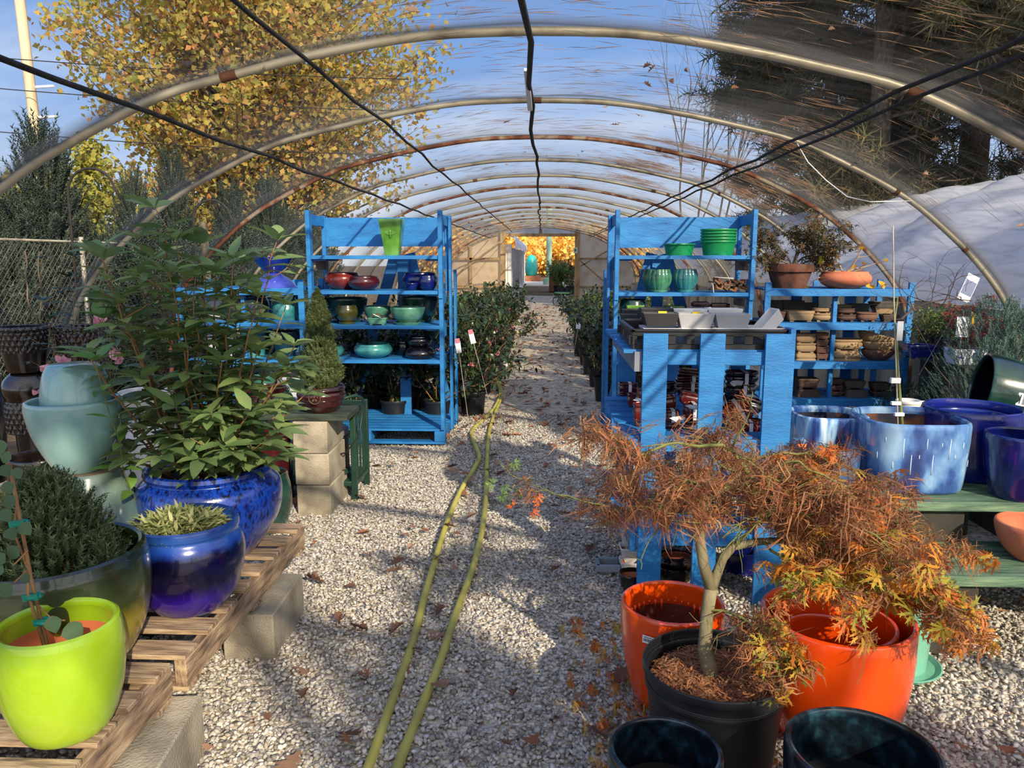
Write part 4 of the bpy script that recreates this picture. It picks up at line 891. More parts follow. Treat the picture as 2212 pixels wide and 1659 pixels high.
for i, (xl, xr, yt, Y, pf, m_, lb) in enumerate(((1352, 1392, 660, 6.28, 'cone', 'lime2', 'lime green square pot leaning before the dark green pot'), (1410, 1452, 664, 6.35, 'cone', 'navy', 'flat navy tray between the green pots on the right tall shelf'), (1432, 1478, 662, 6.5, 'cone', 'lime2', 'olive green rectangular pot behind the charcoal planter'), (1494, 1536, 664, 6.35, 'bons', 'navy', 'dark navy bonsai tray behind the cream planter'), (1494, 1532, 653, 6.6, 'bons', 'red', 'red lobed bonsai tray at the back of the third shelf'), (1534, 1575, 656, 6.6, 'bons', 'red', 'red bonsai tray to the right of the lobed one'))):
    if m_ not in C: C[m_] = glaze('yellow_green_glaze', [s2l(84,128,44), s2l(120,160,70)], rough=.3)
    S(lb, xl, xr, yt, Y, z3, pf, C[m_], sec=rsq(8, .6))
for i, (xl, xr, Y) in enumerate(((1345, 1385, 6.4), (1420, 1470, 6.45), (1520, 1570, 6.4))):
    S(['dark teal pot at the left of the fourth shelf behind the rack', 'dark brown pot in the middle of the fourth shelf behind the rack', 'dark brown pot at the right of the fourth shelf behind the rack'][i], xl, xr, 735, Y, z4, 'ball', C['dsea' if i == 0 else 'darkb'])
# right low shelf ---- bonsai pots
z1, z2, z3, z4 = QZ
def bons(label, xl, xr, yt, Y, z, mat='tanu', pf='bons', ay=.7, p=6, yb=None, flip=False, group='brown bonsai pots on the right low shelf', feet=.012):
    return S(label, xl, xr, yt, Y, z, pf, C[mat], name='bonsai_pot', yb=yb, sec=rsq(p, ay), group=group, feet=0 if flip else feet, flip=flip, n=40)
row = [('grey brown rectangular bonsai pot, left end of the second row, behind the white planter', 1640, 1694, 673, 'brownu', 'bons', 8), ('wide tan rectangular bonsai pot with flared rim in the second row', 1696, 1755, 672, 'tanu', 'bons', 9), ('oval tan bonsai pot with a smaller one nested on it', 1754, 1802, 677, 'tanu', 'bonsr', 2.4), ('reddish brown oval bonsai pot, lower one of a pair', 1806, 1848, 680, 'dbrown', 'bonsr', 2.4), ('low wide brown oval bonsai pot right of the reddish pair', 1850, 1894, 676, 'brownu', 'bonsr', 2.6), ('small reddish bonsai pot at the right end of the second row', 1902, 1940, 680, 'dbrown', 'bons', 8)]
for lb, xl, xr, yt, m_, pf, p in row: bons(lb, xl, xr, yt, 6.27, z2, m_, pf, .7, p)
bons('oval tan bonsai pot nested on top of the wider oval one', 1756, 1795, 666, 6.27, 0, 'tanu', 'bonsr', .7, 2.4, yb=677)
bons('reddish brown oval bonsai pot, upper one of a pair', 1807, 1846, 667, 6.27, 0, 'dbrown', 'bonsr', .7, 2.4, yb=680)
for i, (xl, xr, yt, m_, yb) in enumerate(((1650, 1690, 650, 'grey', None), (1688, 1735, 650, 'grey', None), (1728, 1766, 655, 'grey', None), (1798, 1838, 659, 'tanu', 673), (1836, 1876, 657, 'grey', None), (1880, 1938, 653, 'grey', 668), (1886, 1928, 664, 'tanu', 680))):
    bons(['dark grey rectangular bonsai pot at the back left of the second row', 'dark grey long bonsai pot, second at the back', 'small dark grey bonsai pot, third at the back', 'tan bonsai tray stacked behind the reddish pair', 'dark shaded bonsai pot behind the middle of the row', 'dark bonsai tray on top at the back right', 'tan bonsai tray under the dark one at the back right'][i], xl, xr, yt, 6.50, z2, m_, 'bons', .6, 8, yb=yb)
for k in range(3): bons('tan flared bonsai pot, %s one of the stack of three beside the rack' % ['lowest', 'middle', 'top'][k], 1716, 1760, 761-20*k-(0), 6.27, 0 if k else z3, 'tanu', 'bonsr', .7, 7, yb=(None if k == 0 else 761-20*k+21), flip=(k == 0))
for k in range(4): bons('small square brown bonsai pot, %s of the stack of four' % ['lowest', 'second from the bottom', 'third from the bottom', 'topmost'][k], 1760, 1787, 764-15*k, 6.25, 0 if k else z3, 'brownu', 'bons', .9, 9, yb=(None if k == 0 else 764-15*k+15.5))
bons('brown oval bonsai pot turned over under the upright one', 1791, 1858, 756, 6.27, z3, 'tanu', 'bonsr', .7, 2.8, flip=True)
bons('brown oval bonsai pot standing on the upturned one', 1791, 1860, 733, 6.27, 0, 'tanu', 'bonsr', .7, 2.8, yb=756)
for k in range(2): S('large brown round bowl, %s of the leaning stack at the right of the third row' % ['lowest', 'second'][k], 1862, 1931, 756-18*k, 6.27, z3 if k == 0 else 0, 'bowl', C['brownu' if k == 0 else 'tanu'], name='bonsai_bowl', yb=None if k == 0 else 760, sec=rsq(2.3, .75), group='brown bonsai pots on the right low shelf')
S('large brown round bowl tilted on top of the leaning stack', 1848, 1930, 722, 6.30, 0, 'bowl', C['tanu'], name='bonsai_bowl', yb=746, sec=rsq(2.3, .75), tilt=tiltvec(0, .27), group='brown bonsai pots on the right low shelf')
for i, (xl, xr, yb, yt, m_, p) in enumerate(((1716, 1767, None, 839, 'dbrown', 8), (1718, 1766, 838, 817, 'dbrown', 8), (1786, 1820, None, 845, 'dbrown', 9), (1788, 1819, 845, 832, 'dbrown', 9), (1790, 1820, 832, 818, 'dbrown', 9), (1822, 1870, None, 840, 'grey', 8), (1820, 1866, 839, 822, 'grey', 8), (1880, 1920, None, 845, 'dbrown', 8), (1880, 1920, 844, 827, 'dbrown', 8), (1930, 1962, None, 838, 'grey', 8))):
    bons(['reddish rectangular bonsai pot turned over in the bottom row beside the rack', 'reddish rectangular bonsai pot upright on the turned over one', 'narrow dark bonsai pot, lowest of three in the bottom row', 'narrow dark bonsai pot, middle of three', 'narrow dark bonsai pot, top of three in the bottom row', 'dark grey bonsai pot at the bottom, right of the narrow stack', 'dark grey bonsai pot on the other dark grey one', 'shaded brown bonsai pot, lower one at the right of the bottom row', 'shaded brown bonsai pot, upper one at the right of the bottom row', 'grey pot at the right end of the bottom row'][i], xl, xr, yt, 6.27, z4, m_, 'bons', .8, p, yb=yb, flip=(i in (0, 5)))
# ---- top of the right low shelf: two bonsai
random.seed(12)
def tplant(name, label, loc, rootz, branches, leafn, leafT_, leafm, ls, barkmat, per=2, dmax=1, cat='potted plant', jit=.02, soilspec=None, potspec=None, hang=-.2):
    t = thing(name, label, cat, loc)
    R, H, pf, pm, kw = potspec; mb = vessel(R, H, pf, **kw); mb.build('pot', [pm, kw.get('m2', pm)] if False else [pm, pm], t)
    s = MB(); s.lathe([(R*.9, H*.86), (R*.5, H*.9), (.001, H*.92)], 32, sec=kw.get('sec')); s.build('soil', soilspec or soil, t)
    tubes(branches, 0, 6).build('stem', barkmat, t, smooth=180)
    if leafn:
        P, D = tips(branches, dmax, per); i = rng.integers(0, len(P), leafn); P = P[i]+rng.normal(0, jit, (leafn, 3)); D = rdir(leafn)+D[i]*.4+[0, 0, hang]
        V, Fc = scat(leafT_, P, frames(D, rdir(leafn)*.6+[0, 0, 1]), rng.uniform(.7, 1.3, leafn)*ls); big('foliage', V, Fc, leafm, t)
    return t
loc, R, H = on(1657, 1757, 572, 6.35, z1); br = []
for a, e, L in ((0, 1.2, .30), (2.6, 1.3, .26), (.5, .7, .3), (1.3, 1.3, .3), (3.0, .8, .22), (-.2, .5, .28)): grow((.02, 0, H*.9), (math.cos(a), math.sin(a)*.6, e), L, .009, 2, .05, .7, .2, .03, 4, .6, br)
tplant('potted_maple', 'old mossy terracotta pot with a small bushy maple on the right low shelf', loc, H, br, 1200, lace_leaf(.3, 5, .1, False), mk('maple_dull_green', [s2l(60,62,40), s2l(92,84,52), s2l(110,74,48)], 'island', rough=.8, sheer=.3), .045, barkm, potspec=(R, H, 'flower', mossy, dict(t=.014)), jit=.03)
loc, R, H = on(1776, 1876, 588, 6.30, z1); br = []
for a, e, L in ((2.9, .5, .26), (2.3, 1.0, .2), (.2, .9, .24), (.9, 1.4, .25), (3.1, .15, .2), (.0, .3, .15)): grow((.0, 0, H*.85), (math.cos(a), math.sin(a)*.5, e), L, .009, 1, .04, .7, .22, .03, 3, .45, br)
gk = tplant('ginkgo_bonsai', 'terracotta bowl with a leafless pale bonsai and yellow fallen leaves', loc, H, br, 12, leafT(.6, fold=.3), mk('ginkgo_yellow', [s2l(226,176,50), s2l(206,150,40)], 'island', rough=.8, sheer=.3), .04, mk('pale_twig', [s2l(160,130,100), s2l(196,170,136)], rough=.8), potspec=(R, H, 'ball', terracotta, dict(t=.014)), soilspec=mk('yellow_litter', [s2l(120,84,30), s2l(200,150,50)], scale=40, rough=.9), per=1, jit=.005)
pz = atY(1779, 562, 6.2); MB().box((pz.x-loc[0], pz.y-loc[1]+.05, pz.z-loc[2]), (.04, .003, .06)).build('yellow_tag', mk('tag_yellow', [s2l(236,214,20)], rough=.5), gk)
for i, (px, r_) in enumerate(((1879, .03), (1903, .035))):
    q = atY(px, 621, 6.22); o = big('ginkgo_leaf', *scat(leafT(.7, fold=.4), np.array([[0, 0, .02]]*3), frames(rdir(3)*[1, 1, .5], rdir(3)), np.full(3, .05)), bpy.data.materials['ginkgo_yellow']); o.location = (q.x, q.y, z1+.005); tag(o, ['crumpled yellow leaf on the shelf edge beside the terracotta bowl', 'crumpled yellow leaf further right on the shelf top'][i], 'leaf')
# ================================================================ RACK CONTENTS
Y1 = TY; zt_ = T1
tr = thing('plastic_crate', 'black slotted plastic crate lying on the top of the blue rack', 'crate', ((TX0+TX1)/2-.03, TY+.30, T1))
cw, cdp, ch = .66, .52, zz(1500, 716, TY)-T1; mb = MB(); mb.box((0, 0, .006), (cw*.94, cdp*.94, .012))
for s_, L, ax_ in ((-1, cw, 0), (1, cw, 0), (-1, cdp, 1), (1, cdp, 1)):
    off = s_*(cdp if ax_ == 0 else cw)/2
    for (z0_, z1_) in ((0, ch*.28), (ch*.72, ch)):
        c_ = (0, off, (z0_+z1_)/2) if ax_ == 0 else (off, 0, (z0_+z1_)/2); mb.box(c_, (L, .008, z1_-z0_) if ax_ == 0 else (.008, L, z1_-z0_))
    n = 8
    for i in range(n+1):
        q = -L/2+L*i/n; c_ = (q, off, ch*.5) if ax_ == 0 else (off, q, ch*.5); mb.box(c_, (.035, .008, ch*.5) if ax_ == 0 else (.008, .035, ch*.5))
mb.build('crate_body', blackplastic, tr); mb = MB()
for s_ in (-1, 1): mb.box((0, s_*cdp/2, ch), (cw+.02, .02, .012)); mb.box((s_*cw/2, 0, ch), (.02, cdp+.02, .012))
mb.build('crate_rim', blackplastic, tr, bevel=.003)
zc = T1+ch+.006
def trough(label, xl, xr, yt, yb, Y, mat, ay=.62, tilt=None, name='planter', z=None, rim=None, tagm=False):
    z0_ = zz((xl+xr)/2, yb, Y); loc, R, H = on(xl, xr, yt, Y, z0_); R = R
    t = thing(name, label, 'planter', (loc[0], Y, z0_)); t.rotation_euler = tilt or (0, 0, 0)
    mb = MB(); q = .78; hx, hy = R, R*ay; th_ = .007
    def ring(sx, sy, z_): return [(-sx, -sy, z_), (sx, -sy, z_), (sx, sy, z_), (-sx, sy, z_)]
    rs = [ring(hx*q, hy*q, 0), ring(hx, hy, H), ring(hx-th_, hy-th_, H), ring(hx*q-th_, hy*q-th_, .01)]
    for r_ in rs: mb.v += r_
    mb.f = [(3, 2, 1, 0)]+[(4*k+i, 4*k+(i+1) % 4, 4*k+4+(i+1) % 4, 4*k+4+i) for k in range(3) for i in range(4)]+[(12, 13, 14, 15)]; mb.mi = [0]*len(mb.f)
    mb.build('planter_body', C[mat], t, smooth=0, bevel=.0025)
    if tagm:
        s = MB(); s.box((R*.2, hy-th_-.006, H*.80), (.038, .002, .030)); s.build('yellow_price_sticker', mk('sticker_yellow', [s2l(236,196,30)], rough=.5) if 'sticker_yellow' not in bpy.data.materials else bpy.data.materials['sticker_yellow'], t)
        s = MB(); [s.box((R*.2-.012+.008*i, hy-th_-.0075, H*.77), (.002+.001*(i % 2), .001, .008)) for i in range(4)]; s.build('sticker_print', ink, t)
    return t
FY = TY+.16
for i, (xl, xr) in enumerate(((1386, 1464), (1467, 1537), (1540, 1615), (1612, 1690))):
    lo, R, H = on(xl, xr, 709, FY, zz((xl+xr)/2, 716, FY)); mb = MB(); mb.box((0, 0, .008), (2*R*.97, .17, .016)); mb.box((0, -.08, .016), (2*R*.99, .008, .012)); mb.box((0, .08, .016), (2*R*.99, .008, .012)); mb.box((-R*.98, 0, .016), (.008, .17, .012)); mb.box((R*.98, 0, .016), (.008, .17, .012))
    o = mb.build('drip_tray', C['pwhite'] if i else C['pgrey'], bevel=.002); o.location = (lo[0], FY, zz((xl+xr)/2, 716, FY)); tag(o, 'pale rectangular drip tray under the '+['charcoal planter', 'grey planter', 'cream planter', 'white leaning planter'][i], 'tray', 'drip trays on the crate')
trough('charcoal rectangular planter with a yellow sticker, leftmost in front on the crate', 1387, 1465, 675, 704, FY-.02, 'pblack', tagm=True)
trough('pale grey rectangular planter with a yellow sticker, second on the crate', 1461, 1540, 676, 708, FY-.02, 'pgrey', tagm=True)
trough('pale cream rectangular planter, third from the left on the crate', 1541, 1618, 677, 708, FY-.02, 'pgrey')
trough('cream white planter just behind the third front planter', 1526, 1600, 666, 700, FY+.16, 'pwhite')
trough('white planter behind the grey one with the yellow sticker', 1452, 1525, 667, 700, FY+.17, 'pwhite')
trough('second charcoal planter behind the front charcoal one', 1382, 1452, 665, 698, FY+.18, 'pblack')
trough('white planter leaning on its side at the right end of the crate', 1628, 1705, 685, 712, FY, 'pwhite', tilt=(0, -.85, 0.15))
for i, (xl, xr, yt, yb, dy) in enumerate(((1341, 1375, 678, 712, .72), (1351, 1392, 690, 728, .48), (1345, 1384, 668, 700, .86))):
    trough(['black deep planter at the left back corner of the rack top', 'black deep planter at the left edge of the rack top', 'black planter behind the two left ones on the rack'][i], xl, xr, yt, yb, TY+dy, 'pblack', ay=1.2)
# bonsai pots on the middle deck, strapped in stacks
def strapped(label, xl, xr, yt, yb, Y, mat, p=3.0, ay=.75, tilt=None, lobes=0, strap=True, pf='bonsr', group='glazed bonsai pots inside the rack'):
    z0_ = zz((xl+xr)/2, yb, Y); loc, R, H = on(xl, xr, yt, Y, z0_); fs = rsq(p, ay)
    sec = fs if not lobes else (lambda t_, z_: tuple(c_*(1-.06+.06*abs(math.cos(lobes*t_/2))) for c_ in fs(t_, z_)))
    t = thing('bonsai_pot', label, 'pot', (loc[0], Y, z0_), 0, group); t.rotation_euler = tilt or (0, 0, 0)
    vessel(R, H, pf, t=.008, sec=sec, n=40).build('pot_body', [C[mat], terracotta], t)
    if strap: MB().box((R*.15, -R*ay*1.02, H/2), (.016, .002, H*.96)).box((R*.15, 0, H+.004), (.016, 2*R*ay, .002)).build('white_strap', paper, t)
    return t
zd = T2
it = [('black glazed oval bonsai pot strapped at the upper right of the middle deck', 1567, 1637, 803, 827, .25, 'black', 2.6, .7, None, 0), ('brown black bonsai pot directly under the strapped black one', 1567, 1632, 829, 850, .25, 'darkb', 2.6, .7, None, 0),
 ('black tray slanting between the stacked pots on the middle deck', 1560, 1640, 856, 884, .35, 'black', 7, .7, (0, .25, 0), 0), ('red lobed bonsai pot tilted on its side with a white strap', 1566, 1634, 872, 905, .2, 'red', 2.4, .8, (.35, -.45, 0), 10), ('dark red oval bonsai pot in the stack at the lower right', 1572, 1648, 908, 930, .2, 'red', 2.6, .75, None, 0), ('lowest dark red oval bonsai pot at the right of the deck', 1575, 1648, 930, 945, .2, 'maroon', 2.6, .75, None, 0),
 ('small dark maroon tray on top of the middle pile', 1465, 1520, 800, 812, .4, 'maroon', 7, .6, (.1, .1, 0), 0), ('second small dark tray in the middle pile', 1462, 1522, 812, 824, .4, 'maroon', 7, .6, (0, -.08, 0), 0), ('dark maroon rectangular tray strapped in the middle pile', 1458, 1520, 825, 850, .38, 'maroon', 7, .6, None, 0),
 ('red rectangular bonsai pot tilted below the maroon tray', 1465, 1512, 848, 874, .3, 'red', 7, .6, (0, .2, 0), 0), ('red lobed pot with paper padding in the middle of the pile', 1476, 1515, 872, 905, .2, 'red', 2.3, .9, None, 10), ('red lobed pot at the bottom of the middle pile', 1478, 1516, 908, 942, .2, 'red', 2.3, .9, None, 10),
 ('dark red pot with a short rim left of the lobed ones', 1432, 1468, 886, 910, .2, 'red', 3, .8, None, 0), ('dark red pot, second in the left column behind the slat', 1434, 1466, 912, 926, .2, 'maroon', 3, .8, None, 0), ('lowest dark red pot in the left column behind the slat', 1434, 1466, 926, 944, .2, 'red', 3, .8, None, 0), ('red square bonsai pot above the left column', 1430, 1462, 856, 882, .3, 'red', 7, .9, (0, -.15, 0), 0), ('black bonsai tray deep behind the left front slat', 1432, 1462, 826, 850, .5, 'black', 7, .8, None, 0),
 ('dark red tray with a white strap at the outer left corner of the deck', 1336, 1378, 828, 845, .85, 'maroon', 7, .6, None, 0), ('dark red tray under the strapped one at the outer left corner', 1336, 1376, 846, 855, .85, 'maroon', 7, .6, None, 0), ('small square red pot on the deck left of the front slat', 1355, 1374, 851, 876, .7, 'red', 7, 1, None, 0), ('red bonsai pot standing left of the front slat', 1376, 1400, 838, 864, .5, 'red', 3, 1, None, 0), ('red bonsai pot low beside the left slat', 1367, 1400, 872, 905, .3, 'red', 3, 1, None, 8), ('red bonsai pot lowest beside the left slat', 1368, 1402, 906, 926, .25, 'maroon', 3, 1, None, 8),
 ('black tray hidden behind the middle slat', 1520, 1565, 820, 850, .5, 'black', 7, .7, None, 0), ('red pot partly behind the middle slat', 1528, 1568, 886, 944, .5, 'red', 3, .8, None, 0)]
for k, (lb, xl, xr, yt, yb, dy, m_, p, ay, tl, lob) in enumerate(it): strapped(lb, xl, xr, yt, yb, TY+dy, m_, p, ay, tl, lob, strap=(k in (0, 1, 3, 4, 5, 8, 7, 10, 17, 12)))
rng2 = random.Random(5); 
for i, (px, py, dy) in enumerate(((1590, 828, .2), (1500, 880, .15), (1465, 905, .1), (1506, 925, .12), (1385, 865, .4))):
    q = atY(px, py, TY+dy-.02); mb = MB(); vs = [(rng2.uniform(-.006, .006)+.032*math.cos(a)*(1+.3*math.sin(3*a)), rng2.uniform(-.02, .02), .013*math.sin(a)) for a in np.linspace(0, 2*PI, 12)[:-1]]; mb.add([(0, -.012, 0)]+vs, [(0, i_+1, (i_+1) % 11+1) for i_ in range(11)])
    o = mb.build('packing_paper', paper, smooth=60); o.location = q; tag(o, 'crumpled white packing paper '+['between the two black pots', 'under the tilted red pot', 'beside the left dark red column', 'at the foot of the middle pile', 'left of the front slat'][i], 'paper')
# bottom deck: bowls, white pots, and things on the floor beside the rack
zd = T3
for i, (lb, xl, xr, yt, yb, dy, m_, pf, p) in enumerate((('dark brown oval dish on the ground inside the rack', 1420, 1500, 1222, 1262, .2, 'darkb', 'bowl', 2.4), ('dark brown oval dish on top of the lower one inside the rack', 1424, 1498, 1198, 1224, .22, 'darkb', 'bonsr', 2.4), ('dark brown bowl standing on the lowest deck behind the slats', 1440, 1510, 1090, 1148, .3, 'darkb', 'bowl', 2.4), ('white square pot on the lowest deck behind the maple', 1545, 1625, 1085, 1148, .3, 'pgrey', 'cone', 8), ('dark navy tall pot on the floor between the slats', 1570, 1640, 1190, 1330, .35, 'navy', 'tall', 2), ('dark teal glass like bowl at the outer left of the rack', 1342, 1396, 1030, 1095, .45, 'dsea', 'ball', 2))):
    strapped(lb, xl, xr, yt, yb, TY+dy, m_, p, .8, strap=False, pf=pf, group=None)
for k in range(4): strapped('white square pot at the left foot of the rack, %s of the stack' % ['topmost', 'second', 'third', 'lowest'][k], 1338, 1385, 1150-0+30*k*1.0-(8 if k == 0 else 0), 1182+30*k, TY+.42-.06*k, 'pwhite', 8, 1, strap=False, pf='cone', group='white square pots at the rack foot')
strapped('dark brown bowl on the gravel at the left foot of the rack', 1336, 1400, 1238, 1282, TY+.1, 'darkb', 2.4, .9, strap=False, pf='bowl', group=None)
mb = MB(); g0 = atZ(1312, 1232, 0); mb.box((0, -.05, .02), (.12, .022, .035)); mb.box((0, .05, .02), (.12, .022, .035)); mb.box((-.05, 0, .02), (.022, .12, .035)); o = mb.build('concrete_bracket', mk('bracket_grey', [s2l(120,128,134), s2l(146,152,158)], rough=.8), bevel=.004); o.location = (g0.x, g0.y, .012); tag(o, 'small grey u shaped bracket lying on the gravel beside the rack', 'bracket')
# ================================================================ LEFT: PALLETS AND BLOCKS
PZ0 = .335; EX = -1.09
def pallet(label, x1, y0, y1, w_, ztop, dx=0):
    t = thing('wooden_pallet', label, 'pallet', (x1-w_/2, (y0+y1)/2, ztop-.125)); L = y1-y0; n = int(L/.135)
    for i in range(n):
        MB().box((random.uniform(-.006, .0), -L/2+.05+(L-.1)*i/(n-1), .117), (w_, .095, .016), rz=random.uniform(-.006, .006)).build('deck_board', palletwood, t, bevel=.002)
    for x in (-w_/2+.02, 0, w_/2-.02): MB().box((x, 0, .064), (.038, L, .088)).build('stringer', palletlong, t, bevel=.003)
    for y in (-L/2+.05, 0, L/2-.05): MB().box((0, y, .01), (w_, .09, .016)).build('base_board', palletwood, t, bevel=.002)
    return t
pallet('nearer weathered wooden pallet under the lime green pot', EX-.03, 1.12, 2.13, 1.2, PZ0)
pallet('farther weathered wooden pallet under the deep blue pots', EX, 2.16, 3.36, 1.2, PZ0+.005)
def cinder(label, c, size, rz=0, holes=True, group=None):
    mb = MB(); x, y, z = size; o_ = .03
    if holes:    # cores run along local x (block lies on its side)
        mb.box((0, -y/2+o_/2, 0), (x, o_, z)).box((0, y/2-o_/2, 0), (x, o_, z)).box((0, 0, -z/2+o_/2), (x, y-2*o_, o_)).box((0, 0, z/2-o_/2), (x, y-2*o_, o_)).box((0, 0, 0), (x, o_, z-2*o_))
    else: mb.box((0, 0, 0), size)
    o = mb.build('cinder_block', concrete, bevel=.006); o.location = c; o.rotation_euler = (0, 0, rz); return tag(o, label, 'cinder block', group)
q = atZ(425, 1610, 0); cinder('cinder block on the gravel under the nearer pallet edge', (-1.14, 1.98, .098), (.20, .40, .192), .10, False)
cinder('cinder block on the gravel under the farther pallet end', (-1.13, 2.93, .098), (.20, .40, .192), .02, False)
for i in range(2): cinder(['cinder block hidden under the inner side of the nearer pallet', 'cinder block hidden under the inner side of the farther pallet'][i], (-2.1, 1.5+1.5*i, .098), (.20, .40, .192), 0, False)
BY = 4.40; b0, b1 = atY(627, 1100, BY).x, atY(731, 1100, BY).x; bw = .196
for k in range(3): cinder('cinder block in the stack of three beside the path, '+['the lowest', 'the middle one', 'the top one'][k], ((b0+b1)/2+.0-.006*k, BY+.20, .097+.195*k+.006), (bw*1.05, .40, .192), -.0+.01*k, False)
PLZ = .006+.195*3
for x in (-2.75,):
    for k in range(3): cinder('cinder block in the far stack under the plank hidden by the shrub, '+['lowest', 'middle', 'top'][k], (x, BY+.22, .103+.195*k), (.2, .4, .192), 0, False)
pr_ = atY(753, 915, BY+.1); mb = MB(); mb.box((0, 0, .02), (1.75, .29, .042)); o = mb.build('plank', darkwood, bevel=.006); o.location = (pr_.x-.86, BY+.16, PLZ+.001); tag(o, 'dark green stained plank laid across the block stacks', 'plank'); PLT = PLZ+.042
# glazes of the foreground pots
def zglaze(name, cols, pos, jit=.05, sc=9, st=(1, 1, .25), **k): return glaze(name, cols, mode='z', ramp=pos, jitter=jit, scale=sc, stretch=st, **k)
g_lime = glaze('bright_lime_glaze', [s2l(122,160,16), s2l(146,180,28), s2l(160,188,50)], scale=2.5, rough=.28, bump=.05)
g_olive = zglaze('olive_drip_glaze', [s2l(150,120,80), s2l(104,100,14), s2l(136,122,18), s2l(60,64,16), s2l(62,74,44), s2l(34,44,28)], [0, .09, .45, .62, .80, 1], .10)
g_blue1 = zglaze('violet_blue_glaze', [s2l(36,22,110), s2l(46,16,140), s2l(14,8,62), s2l(8,8,52), s2l(24,60,150), s2l(40,84,160), s2l(20,44,110)], [0, .25, .40, .72, .80, .90, 1], .07, 22)
g_blue2 = mk('speckled_cobalt_glaze', [s2l(6,10,36), s2l(10,38,124), s2l(24,66,168), s2l(8,30,106)], scale=70, detail=6, stretch=(1, 1, .4), ramp=[.34, .44, .56, .72], rough=.2, coat=.8, bump=.08)
g_cel = glaze('pale_celadon_glaze', [s2l(112,152,154), s2l(136,178,176), s2l(158,198,194)], scale=3, bump=.04)
g_cel2 = zglaze('streaked_celadon_glaze', [s2l(122,142,128), s2l(110,136,128), s2l(128,160,160), s2l(120,150,150)], [0, .3, .6, 1], .25, 5)
g_or = glaze('orange_glaze', [s2l(214,66,8), s2l(236,82,12)], scale=3, rough=.25, bump=.02)
rawclay = mk('raw_clay', [s2l(150,124,92), s2l(176,150,118)], scale=9, rough=.9)
claym = mk('inner_terracotta', [s2l(196,104,60), s2l(214,124,78)], scale=5, rough=.8)
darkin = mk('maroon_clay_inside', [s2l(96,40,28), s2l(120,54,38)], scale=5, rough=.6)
g_dark = mk('blue_black_glaze', [s2l(10,16,22), s2l(18,34,44), s2l(40,72,84)], scale=24, detail=8, ramp=[.4, .55, .75], rough=.25, coat=.5, bump=.08)
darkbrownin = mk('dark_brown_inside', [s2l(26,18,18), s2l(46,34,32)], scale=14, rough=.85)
def label_plate(parent, loc, w_, h_, rz=0, rx=0, bars=True):
    s = MB().box((0, 0, 0), (w_, .0016, h_)).build('paper_label', paper, parent); s.location = loc; s.rotation_euler = (rx, 0, rz)
    if bars:
        m = MB(); r2 = random.Random(int(abs(loc[0])*1000)); x = -w_*.38
        while x < w_*.38: q_ = r2.choice((.0007, .0012, .002)); m.box((x, -.0012, -h_*.08), (q_, .0008, h_*.38)); x += q_+.0014
        m.box((0, -.0012, h_*.3), (w_*.7, .0008, h_*.07)); b = m.build('printed_code', ink, s)
    return s
# --- lime pot with a staked vine
loc, R = rimloc(-3, 252, 1352, PZ0, .285); R_l = R
t = thing('potted_vine', 'bright lime green pot with a staked heart leaved vine on the near pallet corner', 'potted plant', loc)
vessel(R, .285, 'u', t=.022, n=72, split=.14, lip=.7).build('pot', [g_lime, claym], t)
MB().lathe([(R*.80, .185), (R*.4, .19), (.001, .191)], 40).build('soil', claym, t); MB().lathe([(.10, 0), (.09, .012), (.001, .014)], 24, c=(0, -.02, .191)).build('root_ball', soil, t)
def rel(px, py, Y): return atY(px, py, Y)-Vector(loc)
Yv = loc[1]-.02
MB().tube([rel(102, 1392, Yv), rel(70, 1262, Yv), rel(45, 1130, Yv), rel(20, 1000, Yv)], .0045, 7).build('stake', twig, t, smooth=180)
random.seed(2); st = MB()
st.tube([rel(95, 1392, Yv-.005), rel(60, 1280, Yv-.012), rel(62, 1230, Yv+.01), rel(30, 1150, Yv-.01), rel(38, 1080, Yv+.01), rel(8, 980, Yv)], [.005, .004, .004, .003, .003, .002], 6)
st.tube([rel(60, 1230, Yv), rel(30, 1260, Yv-.02), rel(0, 1275, Yv-.03)], .0022, 5); st.tube([rel(75, 1300, Yv), rel(115, 1340, Yv-.03), rel(140, 1340, Yv-.04)], .002, 5); st.tube([rel(50, 1180, Yv), rel(60, 1190, Yv-.03), rel(30, 1220, Yv-.04)], .002, 5)
st.build('vine_stem', twig, t, smooth=180)
heart = leafT(.50, fold=.25, sag=.25); hp = [(148, 1345, .075, 1), (112, 1330, .06, .4), (25, 1260, .06, -1), (2, 1215, .055, -.6), (40, 1180, .055, -1), (20, 1140, .045, .6), (46, 1130, .05, 1.2), (10, 1195, .05, -1), (5, 1100, .05, 1), (30, 1070, .05, -.8), (14, 1040, .045, .5), (4, 1005, .045, 1), (20, 975, .045, -.7), (34, 1010, .04, .6), (0, 950, .05, .2), (50, 1240, .035, 1)]
P = np.array([rel(a, b, Yv-.03-.02*(i % 2)) for i, (a, b, c_, d) in enumerate(hp)]); D = np.array([(d*.6, -.3, -.75) for a, b, c_, d in hp]); N = np.tile([.2, -1, .5], (len(hp), 1))
V, Fc = scat(heart, P, frames(D, N), np.array([c_*.72 for a, b, c_, d in hp])); vinem = mk('vine_leaf_green', [s2l(58,84,58), s2l(80,108,72), s2l(64,86,62)], 'island', rough=.6, sheer=.25); big('leaves', V, Fc, vinem, t, smooth=60)
